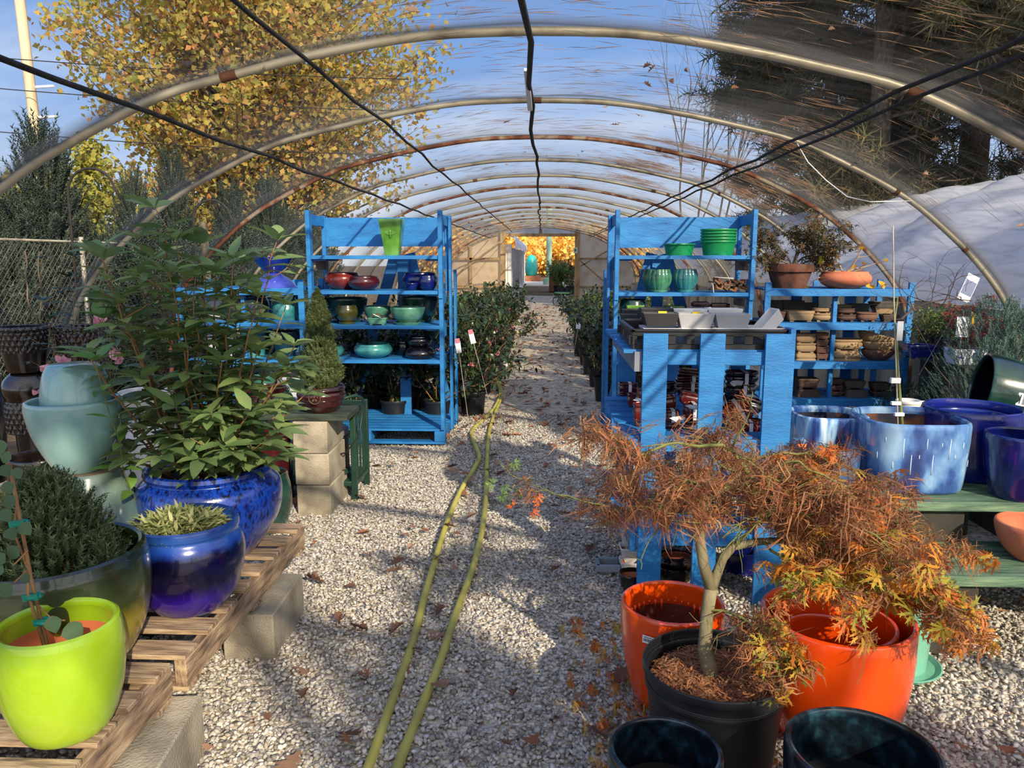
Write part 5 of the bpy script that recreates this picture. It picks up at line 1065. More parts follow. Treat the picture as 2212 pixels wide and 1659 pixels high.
for (a, b) in ((72, 1288), (96, 1342), (44, 1130)):
    c_ = rel(a, b, Yv); mb = MB(); mb.tube([c_+Vector((.018*math.cos(q), .014*math.sin(q), 0)) for q in np.linspace(0, 2*PI, 10)], .006, 5); mb.beam(c_+Vector((-.02, -.012, 0)), c_+Vector((.02, -.012, .004)), .005, .016); mb.build('green_tie', mk('green_tie_tape', [(.0, .22, .15)], rough=.5) if 'green_tie_tape' not in bpy.data.materials else bpy.data.materials['green_tie_tape'], t)
# --- olive pot with dwarf spruce bush
lo, R = rimloc(-75, 304, 1198, PZ0, .345); R_o = R
t = thing('potted_conifer', 'large olive green glazed pot with a dense dark dwarf conifer at the left edge', 'potted plant', lo)
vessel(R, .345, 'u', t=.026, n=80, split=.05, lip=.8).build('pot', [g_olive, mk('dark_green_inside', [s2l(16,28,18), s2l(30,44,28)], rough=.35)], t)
MB().lathe([(R*.86, .23), (R*.4, .25), (.001, .26)], 40).build('soil', soil, t)
def bushy(t, n, H, Rr, z0, mat, L=(.05, .09), off=(0, 0), pw=.75, needle_w=.035, dens=24, up=1.0, squash=1):
    P = []; D = []
    for i in range(n):
        a = random.uniform(0, 6.283); h = random.random()**1.15; rmax = Rr*(1-h)**pw*(.35+.65*min(1, h*5+.3)); q = rmax*(random.random()**.45)
        P.append((off[0]+q*math.cos(a), off[1]+q*math.sin(a)*squash, z0+h*H)); k = .55*q/max(Rr, .01)+.12; D.append((k*math.cos(a)+random.gauss(0, .12), k*math.sin(a)+random.gauss(0, .12), up*.6+random.uniform(-.1, .2)))
    P, D = np.array(P), np.array(D); V, Fc = scat(brushT(dens, .16, 1.0, .55, needle_w), P, frames(D, rdir(n)), rng.uniform(L[0], L[1], n)); return big('foliage', V, Fc, mat, t)
random.seed(31); dspr = mk('dwarf_spruce_green', [s2l(60,74,42), s2l(88,104,58), s2l(112,126,72), s2l(72,86,50)], 'island', rough=.8, sheer=.1)
br = []
for i in range(8): grow((random.uniform(-.05, .05), 0, .28), (random.gauss(0, .5), random.gauss(0, .4), 1), .16, .006, 1, .05, .4, .1, .05, 3, .6, br)
tubes(br).build('stem', twig, t, smooth=180)
bushy(t, 1600, .30, .20, .24, dspr, (.045, .085), (-.02, .02), .55)
bushy(t, 130, .12, .06, .24, dspr, (.035, .07), (.17, -.02), .6).name = 'shoots'
# --- violet blue pot with variegated plant
lo, R = rimloc(290, 512, 1130, PZ0+.005, .30)
t = thing('potted_groundcover', 'deep violet blue glazed pot holding a low pale green variegated plant', 'potted plant', lo)
vessel(R, .30, 'belly', t=.02, n=80, lip=.9).build('pot', [g_blue1, claym], t); MB().lathe([(R*.9, .25), (R*.4, .262), (.001, .265)], 40).build('soil', claym, t)
n = 1500; a = rng.uniform(0, 6.28, n); q = R*.78*np.sqrt(rng.random(n)); P = np.stack([q*np.cos(a)-.03, q*np.sin(a)+.0, .27+.055*(1-(q/R)**2)*rng.random(n)+.0], 1); D = np.stack([np.cos(a)*q/R*1.2+rng.normal(0, .45, n), np.sin(a)*q/R*1.2+rng.normal(0, .45, n), rng.uniform(.1, 1.1, n)], 1)
V, Fc = scat(leafT(.13, fold=.4, sag=.3), P, frames(D, rdir(n)*.4+[0, 0, 1]), rng.uniform(.03, .055, n)); big('foliage', V, Fc, mk('variegated_leaves', [s2l(112,124,66), s2l(150,156,96), s2l(182,180,128), s2l(92,108,56)], 'island', rough=.6, sheer=.25), t)
# --- big speckled blue pot with the shrub
lo, R = rimloc(322, 582, 1012, PZ0+.005, .36); BIG = lo; RB = R
t = thing('potted_shrub', 'very large speckled cobalt blue pot with a tall open leafy evergreen shrub', 'potted plant', lo)
vessel(R, .36, [(0,.60),(.04,.66),(.2,.86),(.45,1.08),(.68,1.15),(.84,1.12),(.93,1.02),(.96,.99),(1,1.02)], t=.024, n=96, lip=.9).build('pot', [g_blue2, soil], t); MB().lathe([(R*.95, .31), (R*.5, .325), (.001, .33)], 40).build('soil', soil, t)
shrubT = leafT(.21, fold=.22, sag=.22); shrubm = mk('glossy_evergreen_leaves', [s2l(98,124,76), s2l(118,144,88), s2l(134,158,94), s2l(150,170,102), s2l(108,132,88)], 'island', rough=.38, sheer=.35, spec=.5)
def shrub(t, loc, stems, lm, stemm, L=.085, step=.085, r0=.006, T=shrubT, base=None, name='leaves', whorl=2, side=True, hang=.15):
    """stems: (pixel x, pixel y, depth offset) tips; leaves in pairs up each stem"""
    mb = MB(); P = []; D = []; N = []; S_ = []
    for (px, py, dy, x0) in stems:
        tip = atY(px, py, loc[1]+dy)-Vector(loc); b = Vector((x0, random.uniform(-.05, .05), base)); mid = b.lerp(tip, .45); mid.x = b.x+(tip.x-b.x)*.30; mid.y += random.uniform(-.04, .04)
        n_ = max(4, int((tip-b).length/step)); pts = []
        for i in range(n_+1):
            s_ = i/n_; p = b*(1-s_)**2+mid*2*s_*(1-s_)+tip*s_*s_; pts.append(p+Vector((random.gauss(0, .006), random.gauss(0, .006), 0)))
        mb.tube(pts, [r0*(1-.75*i/n_) for i in range(n_+1)], 6)
        ph = random.uniform(0, 3)
        for i in range(max(2, int(n_*.22)), n_+1):
            d = (pts[min(i+1, n_)]-pts[i-1]).normalized(); top = i == n_; m = 6 if top else whorl
            for k in range(m):
                a = ph+i*PI/2+k*2*PI/m; o = Vector((math.cos(a), math.sin(a), 0)); dd = (o+d*(.55 if not top else .8)+Vector((0, 0, -hang+random.gauss(0, .18)))).normalized()
                P.append(pts[i]+dd*.006); D.append(dd); N.append((0, 0, 1)); S_.append(L*random.uniform(.75, 1.2)*(1 if not top else 1.05))
            if side and not top and i > n_*.3 and random.random() < .45:
                a = random.uniform(0, 6.3); o = Vector((math.cos(a), math.sin(a), .55)).normalized(); q0 = pts[i]; L2 = random.uniform(.07, .17); mb.tube([q0, q0+o*L2*.6, q0+o*L2+Vector((0, 0, .01))], [r0*.35, r0*.28, r0*.2], 5)
                for f_ in (.55, 1.0):
                    for k in range(2 if f_ < 1 else 4):
                        b_ = a+f_*5+k*2*PI/(2 if f_ < 1 else 4); dd = (Vector((math.cos(b_), math.sin(b_), 0))+o*.5+Vector((0, 0, -.15))).normalized(); P.append(q0+o*L2*f_); D.append(dd); N.append((0, 0, 1)); S_.append(L*random.uniform(.6, 1.05))
    mb.build('stems', stemm, t, smooth=180)
    N = np.array(N, float)+rdir(len(N))*.35; V, Fc = scat(T, np.array(P), frames(np.array(D), N), np.array(S_)); return big(name, V, Fc, lm, t, smooth=60)
random.seed(17)
stems = [(345, 450, 0, -.04), (212, 545, -.15, -.08), (215, 560, -.25, -.08), (300, 515, .05, -.05), (385, 520, -.05, 0), (440, 528, .0, .02), (300, 600, -.1, -.06), (470, 590, -.1, .04), (520, 575, 0, .06), (598, 520, -.05, .08), (560, 640, -.2, .08), (500, 560, -.2, .05), (420, 600, -.2, 0), (365, 590, -.25, -.02), (640, 748, -.1, .1), (615, 800, -.15, .1), (250, 660, -.2, -.1), (330, 560, .15, -.03),
 (655, 855, -.1, .12), (600, 930, -.22, .12), (560, 960, -.30, .1), (590, 990, -.25, .12), (250, 900, -.15, -.12), (280, 980, -.2, -.12), (350, 985, -.3, -.05), (430, 990, -.32, 0), (500, 975, -.32, .05), (450, 900, -.3, .0), (540, 890, -.3, .06), (380, 880, -.3, -.03), (310, 820, -.25, -.08), (480, 780, -.25, .03), (560, 760, -.1, .08), (400, 720, -.2, 0), (330, 740, -.1, -.05), (290, 870, .1, -.1), (520, 700, .1, .05), (460, 680, .1, .02), (185, 765, -.35, -.13), (600, 890, .1, .12), (620, 660, .05, .1)]
shrub(t, lo, stems, shrubm, twig, L=.112, step=.068, r0=.0072, base=.32)
# young leaf cluster at the left in front
# --- celadon stack
ZB = PZ0
cy_ = 2.78; ptop = atY(190, 1018, cy_); Hs = ptop.z-ZB; lo = (ptop.x, cy_, ZB); Rw = 190/F*dep(ptop)*.68
t = pot('celadon_pot', 'big streaked celadon pot standing upside down behind the dwarf conifer', 'pot', lo, Rw, Hs, [(0,.50),(.02,.52),(.5,.80),(1,1.0)], g_cel2, rawclay, flip=True, n=72)
bs = MB().lathe([(Rw*.50, .001), (Rw*.5, -.004), (.001, -.004)], 40).build('unglazed_base', rawclay, t)
lo, R, H = on(64, 252, 866, cy_, ptop.z+.006); pot('celadon_pot', 'smooth pale celadon pot standing on the upturned streaked one', 'pot', lo, R, H, [(0,.45),(.03,.50),(.25,.70),(.55,.90),(.85,1.0),(1,1.0)], g_cel, n=72, t=.016)
zt2 = atY(160, 866, cy_).z; q = atY(158, 786, cy_); H3 = .21; lo = (q.x, cy_, q.z-H3); pot('celadon_pot', 'small pale celadon pot upside down inside the larger celadon pot', 'pot', lo, 70/F*dep(q), H3, [(0,.66),(.04,.74),(.2,.88),(.6,1.0),(1,.99)], g_cel, flip=True, n=64)
# --- brown patterned stack at the left back
def dia(t_, z): return 1-.06+.06*min(1, 1.6*abs(math.sin(t_*11+z*46))*abs(math.sin(t_*11-z*46)))
gb = C['darkb']; Yb = 4.7
cx_ = atY(57, 800, Yb).x; Rb = 48/F*dep(atY(57, 750, Yb))
lv = [zz(57, y_, Yb) for y_ in (705, 802, 862, 928, 985)]
def upper_dia(t_, z): return dia(t_, z) if z > .13 else 1-.02
pot('patterned_pot', 'dark brown pot with a diamond pattern band, top of the left stack', 'pot', (cx_, Yb, lv[1]), Rb, lv[0]-lv[1]-.004, [(0,.72),(.05,.78),(.4,.90),(.86,1.0),(.88,.97),(.93,.97),(.94,1.06),(1,1.06)], gb, sec=upper_dia, n=144, dn=16)
pot('brown_pot', 'dark brown smooth pot turned over, second in the left stack', 'pot', (cx_, Yb, lv[2]), Rb, lv[1]-lv[2]-.003, 'ball', gb, flip=True, n=48)
pot('patterned_pot', 'dark brown diamond patterned pot turned over, third in the left stack', 'pot', (cx_, Yb, lv[3]), Rb*1.02, lv[2]-lv[3]-.003, [(0,.92),(.3,1.0),(.9,1.0),(1,1.0)], gb, flip=True, sec=dia, n=144, dn=24)
pot('brown_pot', 'dark pot under the patterned ones in the left stack', 'pot', (cx_+.02, Yb, lv[4]), Rb*.8, lv[3]-lv[4]-.003, 'cyl', C['black'], n=40)
pot('patterned_pot', 'dark brown patterned pot at the bottom of the left stack', 'pot', (cx_+.06, Yb, 0), Rb*1.15, lv[4]-.003, [(0,.92),(.3,1.0),(.9,1.0),(1,1.0)], gb, flip=True, sec=dia, n=144, dn=24)
for i, (px, yt, Y_, H_) in enumerate(((166, 705, 4.9, .30),)):
    q = atY(px, yt, Y_); pot('patterned_pot', 'brown diamond patterned pot behind the pink flowering camellia', 'pot', (q.x, Y_, q.z-H_), Rb*1.02, H_, [(0,.72),(.05,.78),(.4,.90),(.86,1.0),(.88,.97),(.93,.97),(.94,1.06),(1,1.06)], gb, sec=upper_dia, n=144, dn=16)
    pot('brown_pot', 'brown pot below the patterned one behind the camellia', 'pot', (q.x, Y_, q.z-2*H_), Rb, H_-.004, 'ball', gb, flip=True); pot('brown_pot', 'lowest brown pot behind the camellia', 'pot', (q.x, Y_, 0), Rb*1.1, q.z-2*H_-.004, 'cyl', gb)
pot('brown_bowl', 'brown bowl with a raw clay rim behind the lower celadon pot', 'pot', (atY(92, 985, 3.9).x, 3.9, 0), .17, zz(92, 985, 3.9), 'cyl', gb, rawclay, n=40)
q = atY(20, 815, 4.9); pot('brown_pot', 'dark pot cut by the left edge beside the brown stack', 'pot', (q.x-.25, 4.9, 0), .17, q.z, 'tall', C['black'])
# camellia with pink flowers behind the celadon pots
def potted_shrub(label, px, Y, base_z, potR, potH, stems, L, lm, pm=blackplastic, seed=1, flowers=None, name='potted_camellia', step=.05, r0=.004, group=None, fl_mat=None, x=None, cat='potted plant'):
    random.seed(seed); X = x if x is not None else atY(px, 800, Y).x; t = thing(name, label, cat, (X, Y, base_z), 0, group); pz_ = potH
    vessel(potR, potH, 'can', t=.006, n=28).build('pot', [pm, pm], t); MB().lathe([(potR*.92, potH*.9), (.001, potH*.93)], 24).build('soil', soil, t)
    shrub(t, (X, Y, base_z), stems, lm, twig, L=L, step=step, r0=r0, base=potH*.9)
    if flowers:
        P = np.array([atY(a, b, Y+c_)-Vector((X, Y, base_z)) for a, b, c_ in flowers]); n = len(P); k = 9
        PP = np.repeat(P, k, 0)+rng.normal(0, .006, (n*k, 3)); V, Fc = scat(leafT(.55, k=5, fold=.5), PP, frames(rdir(n*k), rdir(n*k)), np.full(n*k, .032)); big('blossoms', V, Fc, fl_mat, t)
    return t
pink = mk('pink_petals', [s2l(226,150,170), s2l(240,190,200)], 'island', rough=.6, sheer=.3); hotpink = mk('deep_pink_petals', [s2l(206,110,136), s2l(226,150,166)], 'island', rough=.6, sheer=.3)
camm = mk('camellia_leaves', [s2l(30,44,30), s2l(44,62,38), s2l(62,84,46), s2l(38,52,36)], 'island', rough=.32, sheer=.1)
yg = mk('fresh_green_leaves', [s2l(84,116,50), s2l(112,142,60), s2l(66,96,44)], 'island', rough=.45, sheer=.25)
potted_shrub('pink flowering camellia with upright brown stems behind the celadon pots', 170, 3.9, 0, .15, .28, [(158, 425+130, 0, 0), (150, 600, .1, -.03), (110, 690, 0, -.05), (205, 650, 0, .04), (240, 690, .1, .06), (190, 720, -.05, .02), (130, 760, 0, -.04), (260, 750, 0, .07), (220, 640, .05, .03), (90, 650, .05, -.06)], .055, camm, seed=5, flowers=[(98, 798, -.1), (135, 778, -.12), (250, 765, 0), (88, 850, -.1), (255, 775, 0), (215, 690, 0)], fl_mat=pink, step=.06)
# green leafy sprig hanging over the celadon pots
t = thing('leafy_sprig', 'bright green leafy shoot leaning over the small celadon pot', 'potted plant', (-1.62, 3.0, 0)); random.seed(6); vessel(.10, .2, 'can', t=.005).build('pot', blackplastic, t); MB().lathe([(.09, .18), (.001, .185)], 20).build('soil', soil, t)
shrub(t, (-1.62, 3.0, 0), [(205, 780, -.5, 0), (222, 690, -.2, 0)], mk('sprig_green_leaves', [s2l(90,130,60), s2l(112,150,70), s2l(76,112,56)], 'island', rough=.4, sheer=.25), greenstem, L=.095, step=.11, r0=.0045, base=.18, side=False)
# pale pots behind the shrub
q = atY(310, 795, 4.4); pot('cream_bowl', 'wide cream white bowl behind the leafy shrub', 'pot', (q.x, 4.4, q.z-.30), .15, .16, 'bowl', C['pwhite']); pot('cream_pot', 'cream white upturned pot carrying the cream bowl behind the shrub', 'pot', (q.x+.02, 4.4, 0), .18, q.z-.30-.003, 'tall', C['pwhite'], flip=True)
q = atY(572, 838, 4.6); pot('brown_glazed_pot', 'dark purplish brown glazed pot behind the right side of the shrub', 'pot', (q.x, 4.62, 0), .13, q.z, 'ball', C['maroon'], terracotta, n=48, t=.014)
q = atY(624, 865, 4.95); pot('white_pot', 'white upturned pot between the plank and the blue shelf', 'pot', (q.x, 5.0, 0), .12, q.z, 'tall', C['pwhite'], flip=True)
o = MB().tube([atY(x_, y_, 4.9) for x_, y_ in ((575, 800), (600, 812), (625, 850), (645, 880), (652, 910))]+[Vector((atY(652, 950, 4.9).x, 4.9, .0))], .012, 8).build('bent_green_pipe', mk('dark_green_pipe', [s2l(16,52,38), s2l(24,70,52)], rough=.45), smooth=180); tag(o, 'dark green bent tube leaning beside the white upturned pot', 'tube')
# dark green pot right of the big blue one, with label
q = atY(627, 1070, 4.15); t = pot('green_pot', 'dark green glazed pot with a white label right behind the big blue pot', 'pot', (q.x-.135, 4.15, 0), .13, zz(600, 1022, 4.15), 'ball', C['dsea'], claym, n=56); label_plate(t, (.03, -.138, .14), .05, .09, 0, bars=False)
# --- red brown pot with dwarf Alberta spruce on the plank
lo, R, H = on(643, 744, 836, BY+.12, PLT)
t = thing('potted_spruce', 'glossy oxblood pot with a round emblem and a cone shaped dwarf spruce on the plank', 'potted plant', lo)
gm = glaze('oxblood_brown_glaze', [s2l(28,8,10), s2l(48,16,18), s2l(64,24,24)], rough=.18)
vessel(R, H, [(0,.62),(.04,.66),(.22,.82),(.30,.90),(.31,.87),(.52,.97),(.56,1.02),(.57,.99),(.72,1.03),(.84,.98),(.88,.90),(.91,.99),(.96,1.03),(1,1.0)], t=.014, n=72, lip=.9).build('pot', [gm, soil], t)
MB().lathe([(R*.88, H*.9), (.001, H*.95)], 32).build('soil', litter, t)
e = MB(); e.tube([(.034*math.cos(a), 0, .034*math.sin(a)) for a in np.linspace(0, 2*PI, 25)], .0035, 6)
for k in range(5): a = PI/2+k*2*PI/5; e.beam((0, 0, 0), (.022*math.cos(a), 0, .022*math.sin(a)), .006, .009)
for k in range(5): a = PI/2+PI/5+k*2*PI/5; e.beam((0, 0, 0), (.012*math.cos(a), 0, .012*math.sin(a)), .005, .006)
eo = e.build('round_emblem', glaze('bronze_emblem', [s2l(74,60,44), s2l(104,88,66)]), t, smooth=60); eo.location = (.0, -R*1.0, H*.70)
random.seed(9); n = 4200; P = []; D = []
for i in range(n):
    h = random.random()**1.25; a = random.uniform(0, 6.283); rm = .128*(1-h)**.62*min(1, .55+h*4)*(1+.10*math.sin(5*a+9*h)); q = rm*random.random()**.4
    P.append((q*math.cos(a), q*math.sin(a), H*.93+h*.565)); D.append((.8*q/.12*math.cos(a), .8*q/.12*math.sin(a), .75))
V, Fc = scat(brushT(20, .3, 1, .4, .05), np.array(P), frames(np.array(D), rdir(n)), rng.uniform(.024, .042, n)); big('foliage', V, Fc, dspr, t)
MB().tube([(0, 0, H*.85), (0, 0, H+.5)], [.012, .002], 6).build('stem', twig, t)
# --- green cart with black motor can
gcm = mk('dark_green_metal', [s2l(14,44,34), s2l(26,62,48)], scale=8, rough=.45)
cp = atZ(772, 1062, 0); CX0, CX1 = atY(703, 1000, 4.95).x, atY(790, 1000, 4.95).x; t = thing('metal_cart_frame', 'dark green metal frame with bars standing beside the block stack', 'cart', (CX1-.02, 4.72, 0)); ch_ = zz(780, 872, 4.9); wd_ = .42
mb = MB()
for x, y in ((0, 0), (0, .34), (-wd_, 0), (-wd_, .34)): mb.box((x, y, ch_/2), (.035, .035, ch_))
for z_ in (.12, ch_-.02):
    mb.box((-wd_/2, 0, z_), (wd_, .03, .03)).box((-wd_/2, .34, z_), (wd_, .03, .03)).box((0, .17, z_), (.03, .34, .03)).box((-wd_, .17, z_), (.03, .34, .03))
mb.build('frame', gcm, t, bevel=.003); mb = MB()
for y in (.09, .17, .25): mb.box((0, y, ch_/2+.05), (.012, .02, ch_-.14))
mb.build('bars', gcm, t); MB().beam((-.38, .02, .02), (-.05, .02, .20), .02, .03).build('brace', gcm, t); MB().tube([(-.4, .0, ch_-.02), (-.28, .02, ch_+.0), (-.10, .05, ch_+.05), (.0, .10, ch_+.07), (.02, .2, ch_+.03)], .012, 6).build('handle', gcm, t, smooth=180)
MB().box((-wd_/2, .17, .13), (wd_, .32, .012)).build('plate', gcm, t)
t = thing('motor_can', 'black cylindrical motor with a grey lid and a shaft inside the green frame', 'motor', (CX1-.20, 4.89, .137)); MB().lathe([(.001, 0), (.10, 0), (.105, .02), (.105, .25), (.11, .26), (.11, .27), (.001, .27)], 36).build('housing', blackplastic, t, bevel=.002); MB().lathe([(.108, .27), (.105, .31), (.08, .325), (.001, .33)], 36).build('lid', mk('grey_lid', [s2l(70,74,82), s2l(96,100,108)], rough=.5), t); MB().tube([(0, 0, .32), (0, 0, .47)], .014, 8).build('shaft', rust, t); MB().box((-.03, -.108, .16), (.09, .012, .07)).build('switch_box', blackplastic, t, bevel=.003)
pcd = (MB().tube([(CX1-.26, 4.76, .34), (CX1-.16, 4.70, .30), (CX1-.05, 4.66, .34), (CX1+.03, 4.68, .45), (CX1+.045, 4.74, .62), (CX1+.03, 4.8, ch_+.04)], .005, 6).build('power_cord', blackplastic, t, smooth=180)); pcd.location = (-t.location.x, -t.location.y, -t.location.z)
# ================================================================ HOSE
hz = .024
def gp(*pts): return [atZ(x, y, hz) for x, y in pts]
def hs(label, pts, rr):
    p = [(a.x, a.y) for a in pts]; P2 = [pts[0]]+pts+[pts[-1]]; out = []
    for i in range(1, len(P2)-2):
        for j in range(8):
            t_ = j/8; a, b, c_, d = P2[i-1], P2[i], P2[i+1], P2[i+2]; out.append(.5*((2*b)+(c_-a)*t_+(2*a-5*b+4*c_-d)*t_*t_+(-a+3*b-3*c_+d)*t_**3))
    out.append(P2[-1]); tag(MB().tube(out, rr, 10).build('garden_hose', hosem, smooth=180), label, 'hose')
hosem = mk('hose_rubber', [s2l(150,140,70), s2l(176,168,80), s2l(196,190,96)], scale=5, rough=.55, bump=.1)
first = gp((795, 1659), (845, 1520), (890, 1390), (925, 1260), (965, 1130), (995, 1060), (1025, 1010), (1035, 985), (1022, 950), (1020, 930), (1045, 905), (1068, 880), (1080, 850), (1073, 820), (1078, 800), (1085, 770), (1078, 757), (1105, 750), (1108, 741), (1085, 731), (1100, 720), (1135, 716), (1148, 711), (1130, 703), (1110, 698))
hs('yellow green garden hose, left run of the two along the path', [atZ(770, 1725, hz)]+first, .0165)
hs('yellow green garden hose, right run with the brighter near end', gp((835, 1725), (858, 1659), (905, 1540), (950, 1430), (990, 1310), (1020, 1230), (1040, 1150), (1050, 1070), (1052, 1000), (1057, 930), (1070, 890), (1082, 862), (1083, 845), (1078, 825)), .0165)
# ================================================================ RIGHT FOREGROUND
def fpot(name, label, xl, xr, yc, H, pf, m1, m2, base=0, **k):
    lo, R = rimloc(xl, xr, yc, base, H); k.setdefault('n', 80); return lo, R
lo, R = rimloc(1342, 1563, 1302, 0, .36); t = thing('orange_pot', 'smaller orange glazed pot with drips inside and a white barcode label, against the blue rack', 'pot', lo)
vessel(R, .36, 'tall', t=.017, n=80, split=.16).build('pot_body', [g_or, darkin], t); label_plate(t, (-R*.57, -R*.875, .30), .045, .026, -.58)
mb = MB(); r2 = random.Random(4)
for i in range(18):
    a = PI*.05+PI*.9*i/17; rr = R*.945-.017-.004; L = r2.choice((.012, .02, .03, .045)); mb.tube([(rr*math.cos(a), rr*math.sin(a), .305), (rr*math.cos(a)*.995, rr*math.sin(a)*.995, .305-L)], [.005, .0035], 6)
mb.build('glaze_drips', g_or, t, smooth=180)
lo, R = rimloc(1650, 1966, 1328, 0, .395); Ro = R; lo_big = lo; t = thing('orange_pot', 'big bright orange glazed pot with smaller orange pots nested inside', 'pot', lo)
vessel(R, .395, [(0,.70),(.04,.78),(.25,.91),(.6,.99),(1,1.0)], t=.019, n=96).build('pot_body', [g_or, g_or], t)
def nested(label, f, H, z, dx, dy, lab=False):
    t = thing('orange_pot', label, 'pot', (lo[0]+dx, lo[1]+dy, z)); vessel(Ro*f, H, 'tall', t=.016, n=80).build('pot_body', [g_or, g_or], t)
    if lab: label_plate(t, (-Ro*f*.52, Ro*f*.60, H-.05), .05, .03, .75)
nested('orange pot nested inside the big orange pot', .80, .33, .035, .0, .01); nested('small orange pot at the centre of the nested orange pots', .60, .26, .055, -.02, .02, False)
label_plate(t, (-R*.40, R*.52, .265), .05, .035, .65)
# mint fluted pot with saucer
lo = atY(2008, 1330, 2.78); lo = (lo.x-.112, 2.78, .016)
pot('mint_pot', 'mint green fluted tall pot on a saucer behind the big orange pot', 'pot', lo, .125, .36, [(0,.82),(.05,.84),(.9,1.0),(1,1.0)], glaze('mint_glaze', [s2l(96,160,136), s2l(120,182,158)], rough=.35), C['dsea'], sec=flute(44, .025), n=132, saucer=1.28)
# two dark pots in front
lo, R = rimloc(1314, 1560, 1622, 0, .32); o = vessel(R, .32, 'tall', t=.017, n=80, split=.3).build('dark_pot', [g_dark, darkbrownin]); o.location = lo; tag(o, 'blue black glazed empty pot at the bottom edge, left of the nursery pot', 'pot')
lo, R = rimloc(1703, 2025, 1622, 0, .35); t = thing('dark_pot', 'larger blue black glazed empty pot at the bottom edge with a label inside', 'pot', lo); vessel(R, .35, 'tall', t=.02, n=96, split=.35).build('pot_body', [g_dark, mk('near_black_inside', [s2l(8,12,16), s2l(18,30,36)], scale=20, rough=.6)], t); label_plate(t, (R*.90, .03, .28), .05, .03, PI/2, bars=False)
# ---- nursery pot with the weeping lace leaf maple
lo, R = rimloc(1390, 1700, 1432, 0, .36); MP = lo; RM = R
t = thing('potted_maple', 'black nursery pot with a weeping lace leaf maple in withered orange brown foliage', 'potted plant', lo)
vessel(R/1.05, .36, [(0,.82),(.02,.83),(.80,.98),(.81,1.01),(.84,1.01),(.85,.99),(.93,1.0),(.94,1.05),(1,1.05)], t=.006, n=80).build('pot', [blackplastic, blackplastic], t)
MB().lathe([(R*.90, .30), (R*.5, .31), (.001, .315)], 48).build('soil', litter, t)
n = 420; a = rng.uniform(0, 6.28, n); q = R*.76*np.sqrt(rng.random(n)); P = np.stack([q*np.cos(a), q*np.sin(a), np.full(n, .326)], 1)
def mrel(px, py, dy): return atY(px, py, MP[1]+dy)-Vector(MP)
brown = mk('withered_maple_leaves', [s2l(116,78,56), s2l(160,106,70), s2l(190,138,94), s2l(144,90,68), s2l(178,112,66), s2l(160,128,98)], 'island', rough=.85, sheer=.35)
orange = mk('orange_maple_leaves', [s2l(206,110,36), s2l(222,146,44), s2l(190,84,40), s2l(212,160,60), s2l(170,150,56)], 'island', rough=.7, sheer=.4)
green = mk('green_yellow_maple_leaves', [s2l(150,156,56), s2l(186,168,58), s2l(104,136,56), s2l(216,160,54)], 'island', rough=.7, sheer=.4)
V, Fc = cat_([scat(lace_leaf(.8, 7, .05, False, 0), P[:200], frames(rdir(200)*[1, 1, .2], np.tile([0, 0, 1.], (200, 1))), rng.uniform(.04, .075, 200)), scat(lace_leaf(.3, 7, .06, True, 0), P[200:], frames(rdir(220)*[1, 1, .2], np.tile([0, 0, 1.], (220, 1))), rng.uniform(.03, .06, 220))])
tag(big('fallen_leaves', V, Fc, brown, t), kind='stuff')
# trunk: traced joints with real depth
bk = mk('maple_bark', [s2l(86,78,58), s2l(116,108,82), s2l(146,136,108)], scale=16, stretch=(1, 1, .4), rough=.85, bump=.4, bscale=50)
tr = MB(); T0 = [mrel(1540, 1478, 0), mrel(1522, 1400, 0), mrel(1528, 1320, .01), mrel(1536, 1270, .01)]
tr.tube(T0, [.026, .021, .019, .020], 12)
tr.tube([mrel(1536, 1270, .01), mrel(1520, 1220, .0), mrel(1512, 1170, -.01), mrel(1508, 1120, 0), mrel(1528, 1085, .03), mrel(1560, 1060, .05)], [.019, .016, .015, .013, .012, .010], 10)
tr.tube([mrel(1536, 1270, .01), mrel(1550, 1235, .02), mrel(1562, 1205, .04), mrel(1585, 1180, .05), mrel(1640, 1170, .06), mrel(1720, 1165, .05)], [.018, .015, .014, .013, .011, .008], 10)
tr.build('trunk', bk, t, smooth=180)
random.seed(77); br = []
def limb(pts, r0, r1, kids, L, dep_=1, spread=.75, up=-.03):
    pts = [mrel(*p) for p in pts]; n_ = len(pts); rr = [r0+(r1-r0)*i/(n_-1) for i in range(n_)]
    # smooth
    q = []; P2 = [pts[0]]+pts+[pts[-1]]
    for i in range(1, len(P2)-2):
        for j in range(4):
            t_ = j/4; a, b, c_, d = P2[i-1], P2[i], P2[i+1], P2[i+2]; q.append(.5*((2*b)+(c_-a)*t_+(2*a-5*b+4*c_-d)*t_*t_+(-a+3*b-3*c_+d)*t_**3)+Vector((random.gauss(0, .003),)*3))
    q.append(pts[-1]); m = len(q); rr = [r0+(r1-r0)*i/(m-1) for i in range(m)]; br.append((q, rr, 5))
    for _ in range(kids):
        i = random.randint(int(m*.15), m-1); a = random.uniform(0, 6.28); dv = Vector((math.cos(a), math.sin(a), random.uniform(-.5, .15))); grow(q[i], dv, L*random.uniform(.5, 1.2), max(rr[i]*.5, .0016), dep_, .03, spread, .16, up, 3, .55, br)
limb([(1528, 1085, .03), (1480, 1080, .05), (1430, 1075, .05), (1380, 1100, .05), (1320, 1105, .02), (1290, 1100, 0)], .008, .002, 14, .13)
limb([(1560, 1060, .05), (1640, 1040, .1), (1740, 1050, .12), (1850, 1080, .15), (1940, 1130, .15), (1990, 1150, .12)], .009, .002, 30, .17)
limb([(1720, 1165, .05), (1800, 1180, .05), (1880, 1210, .05), (1960, 1250, .0), (2030, 1290, -.03)], .007, .0015, 24, .15)
limb([(1585, 1180, .05), (1650, 1120, .0), (1720, 1080, -.05), (1790, 1090, -.1), (1870, 1140, -.12), (1930, 1200, -.15)], .008, .002, 30, .16)
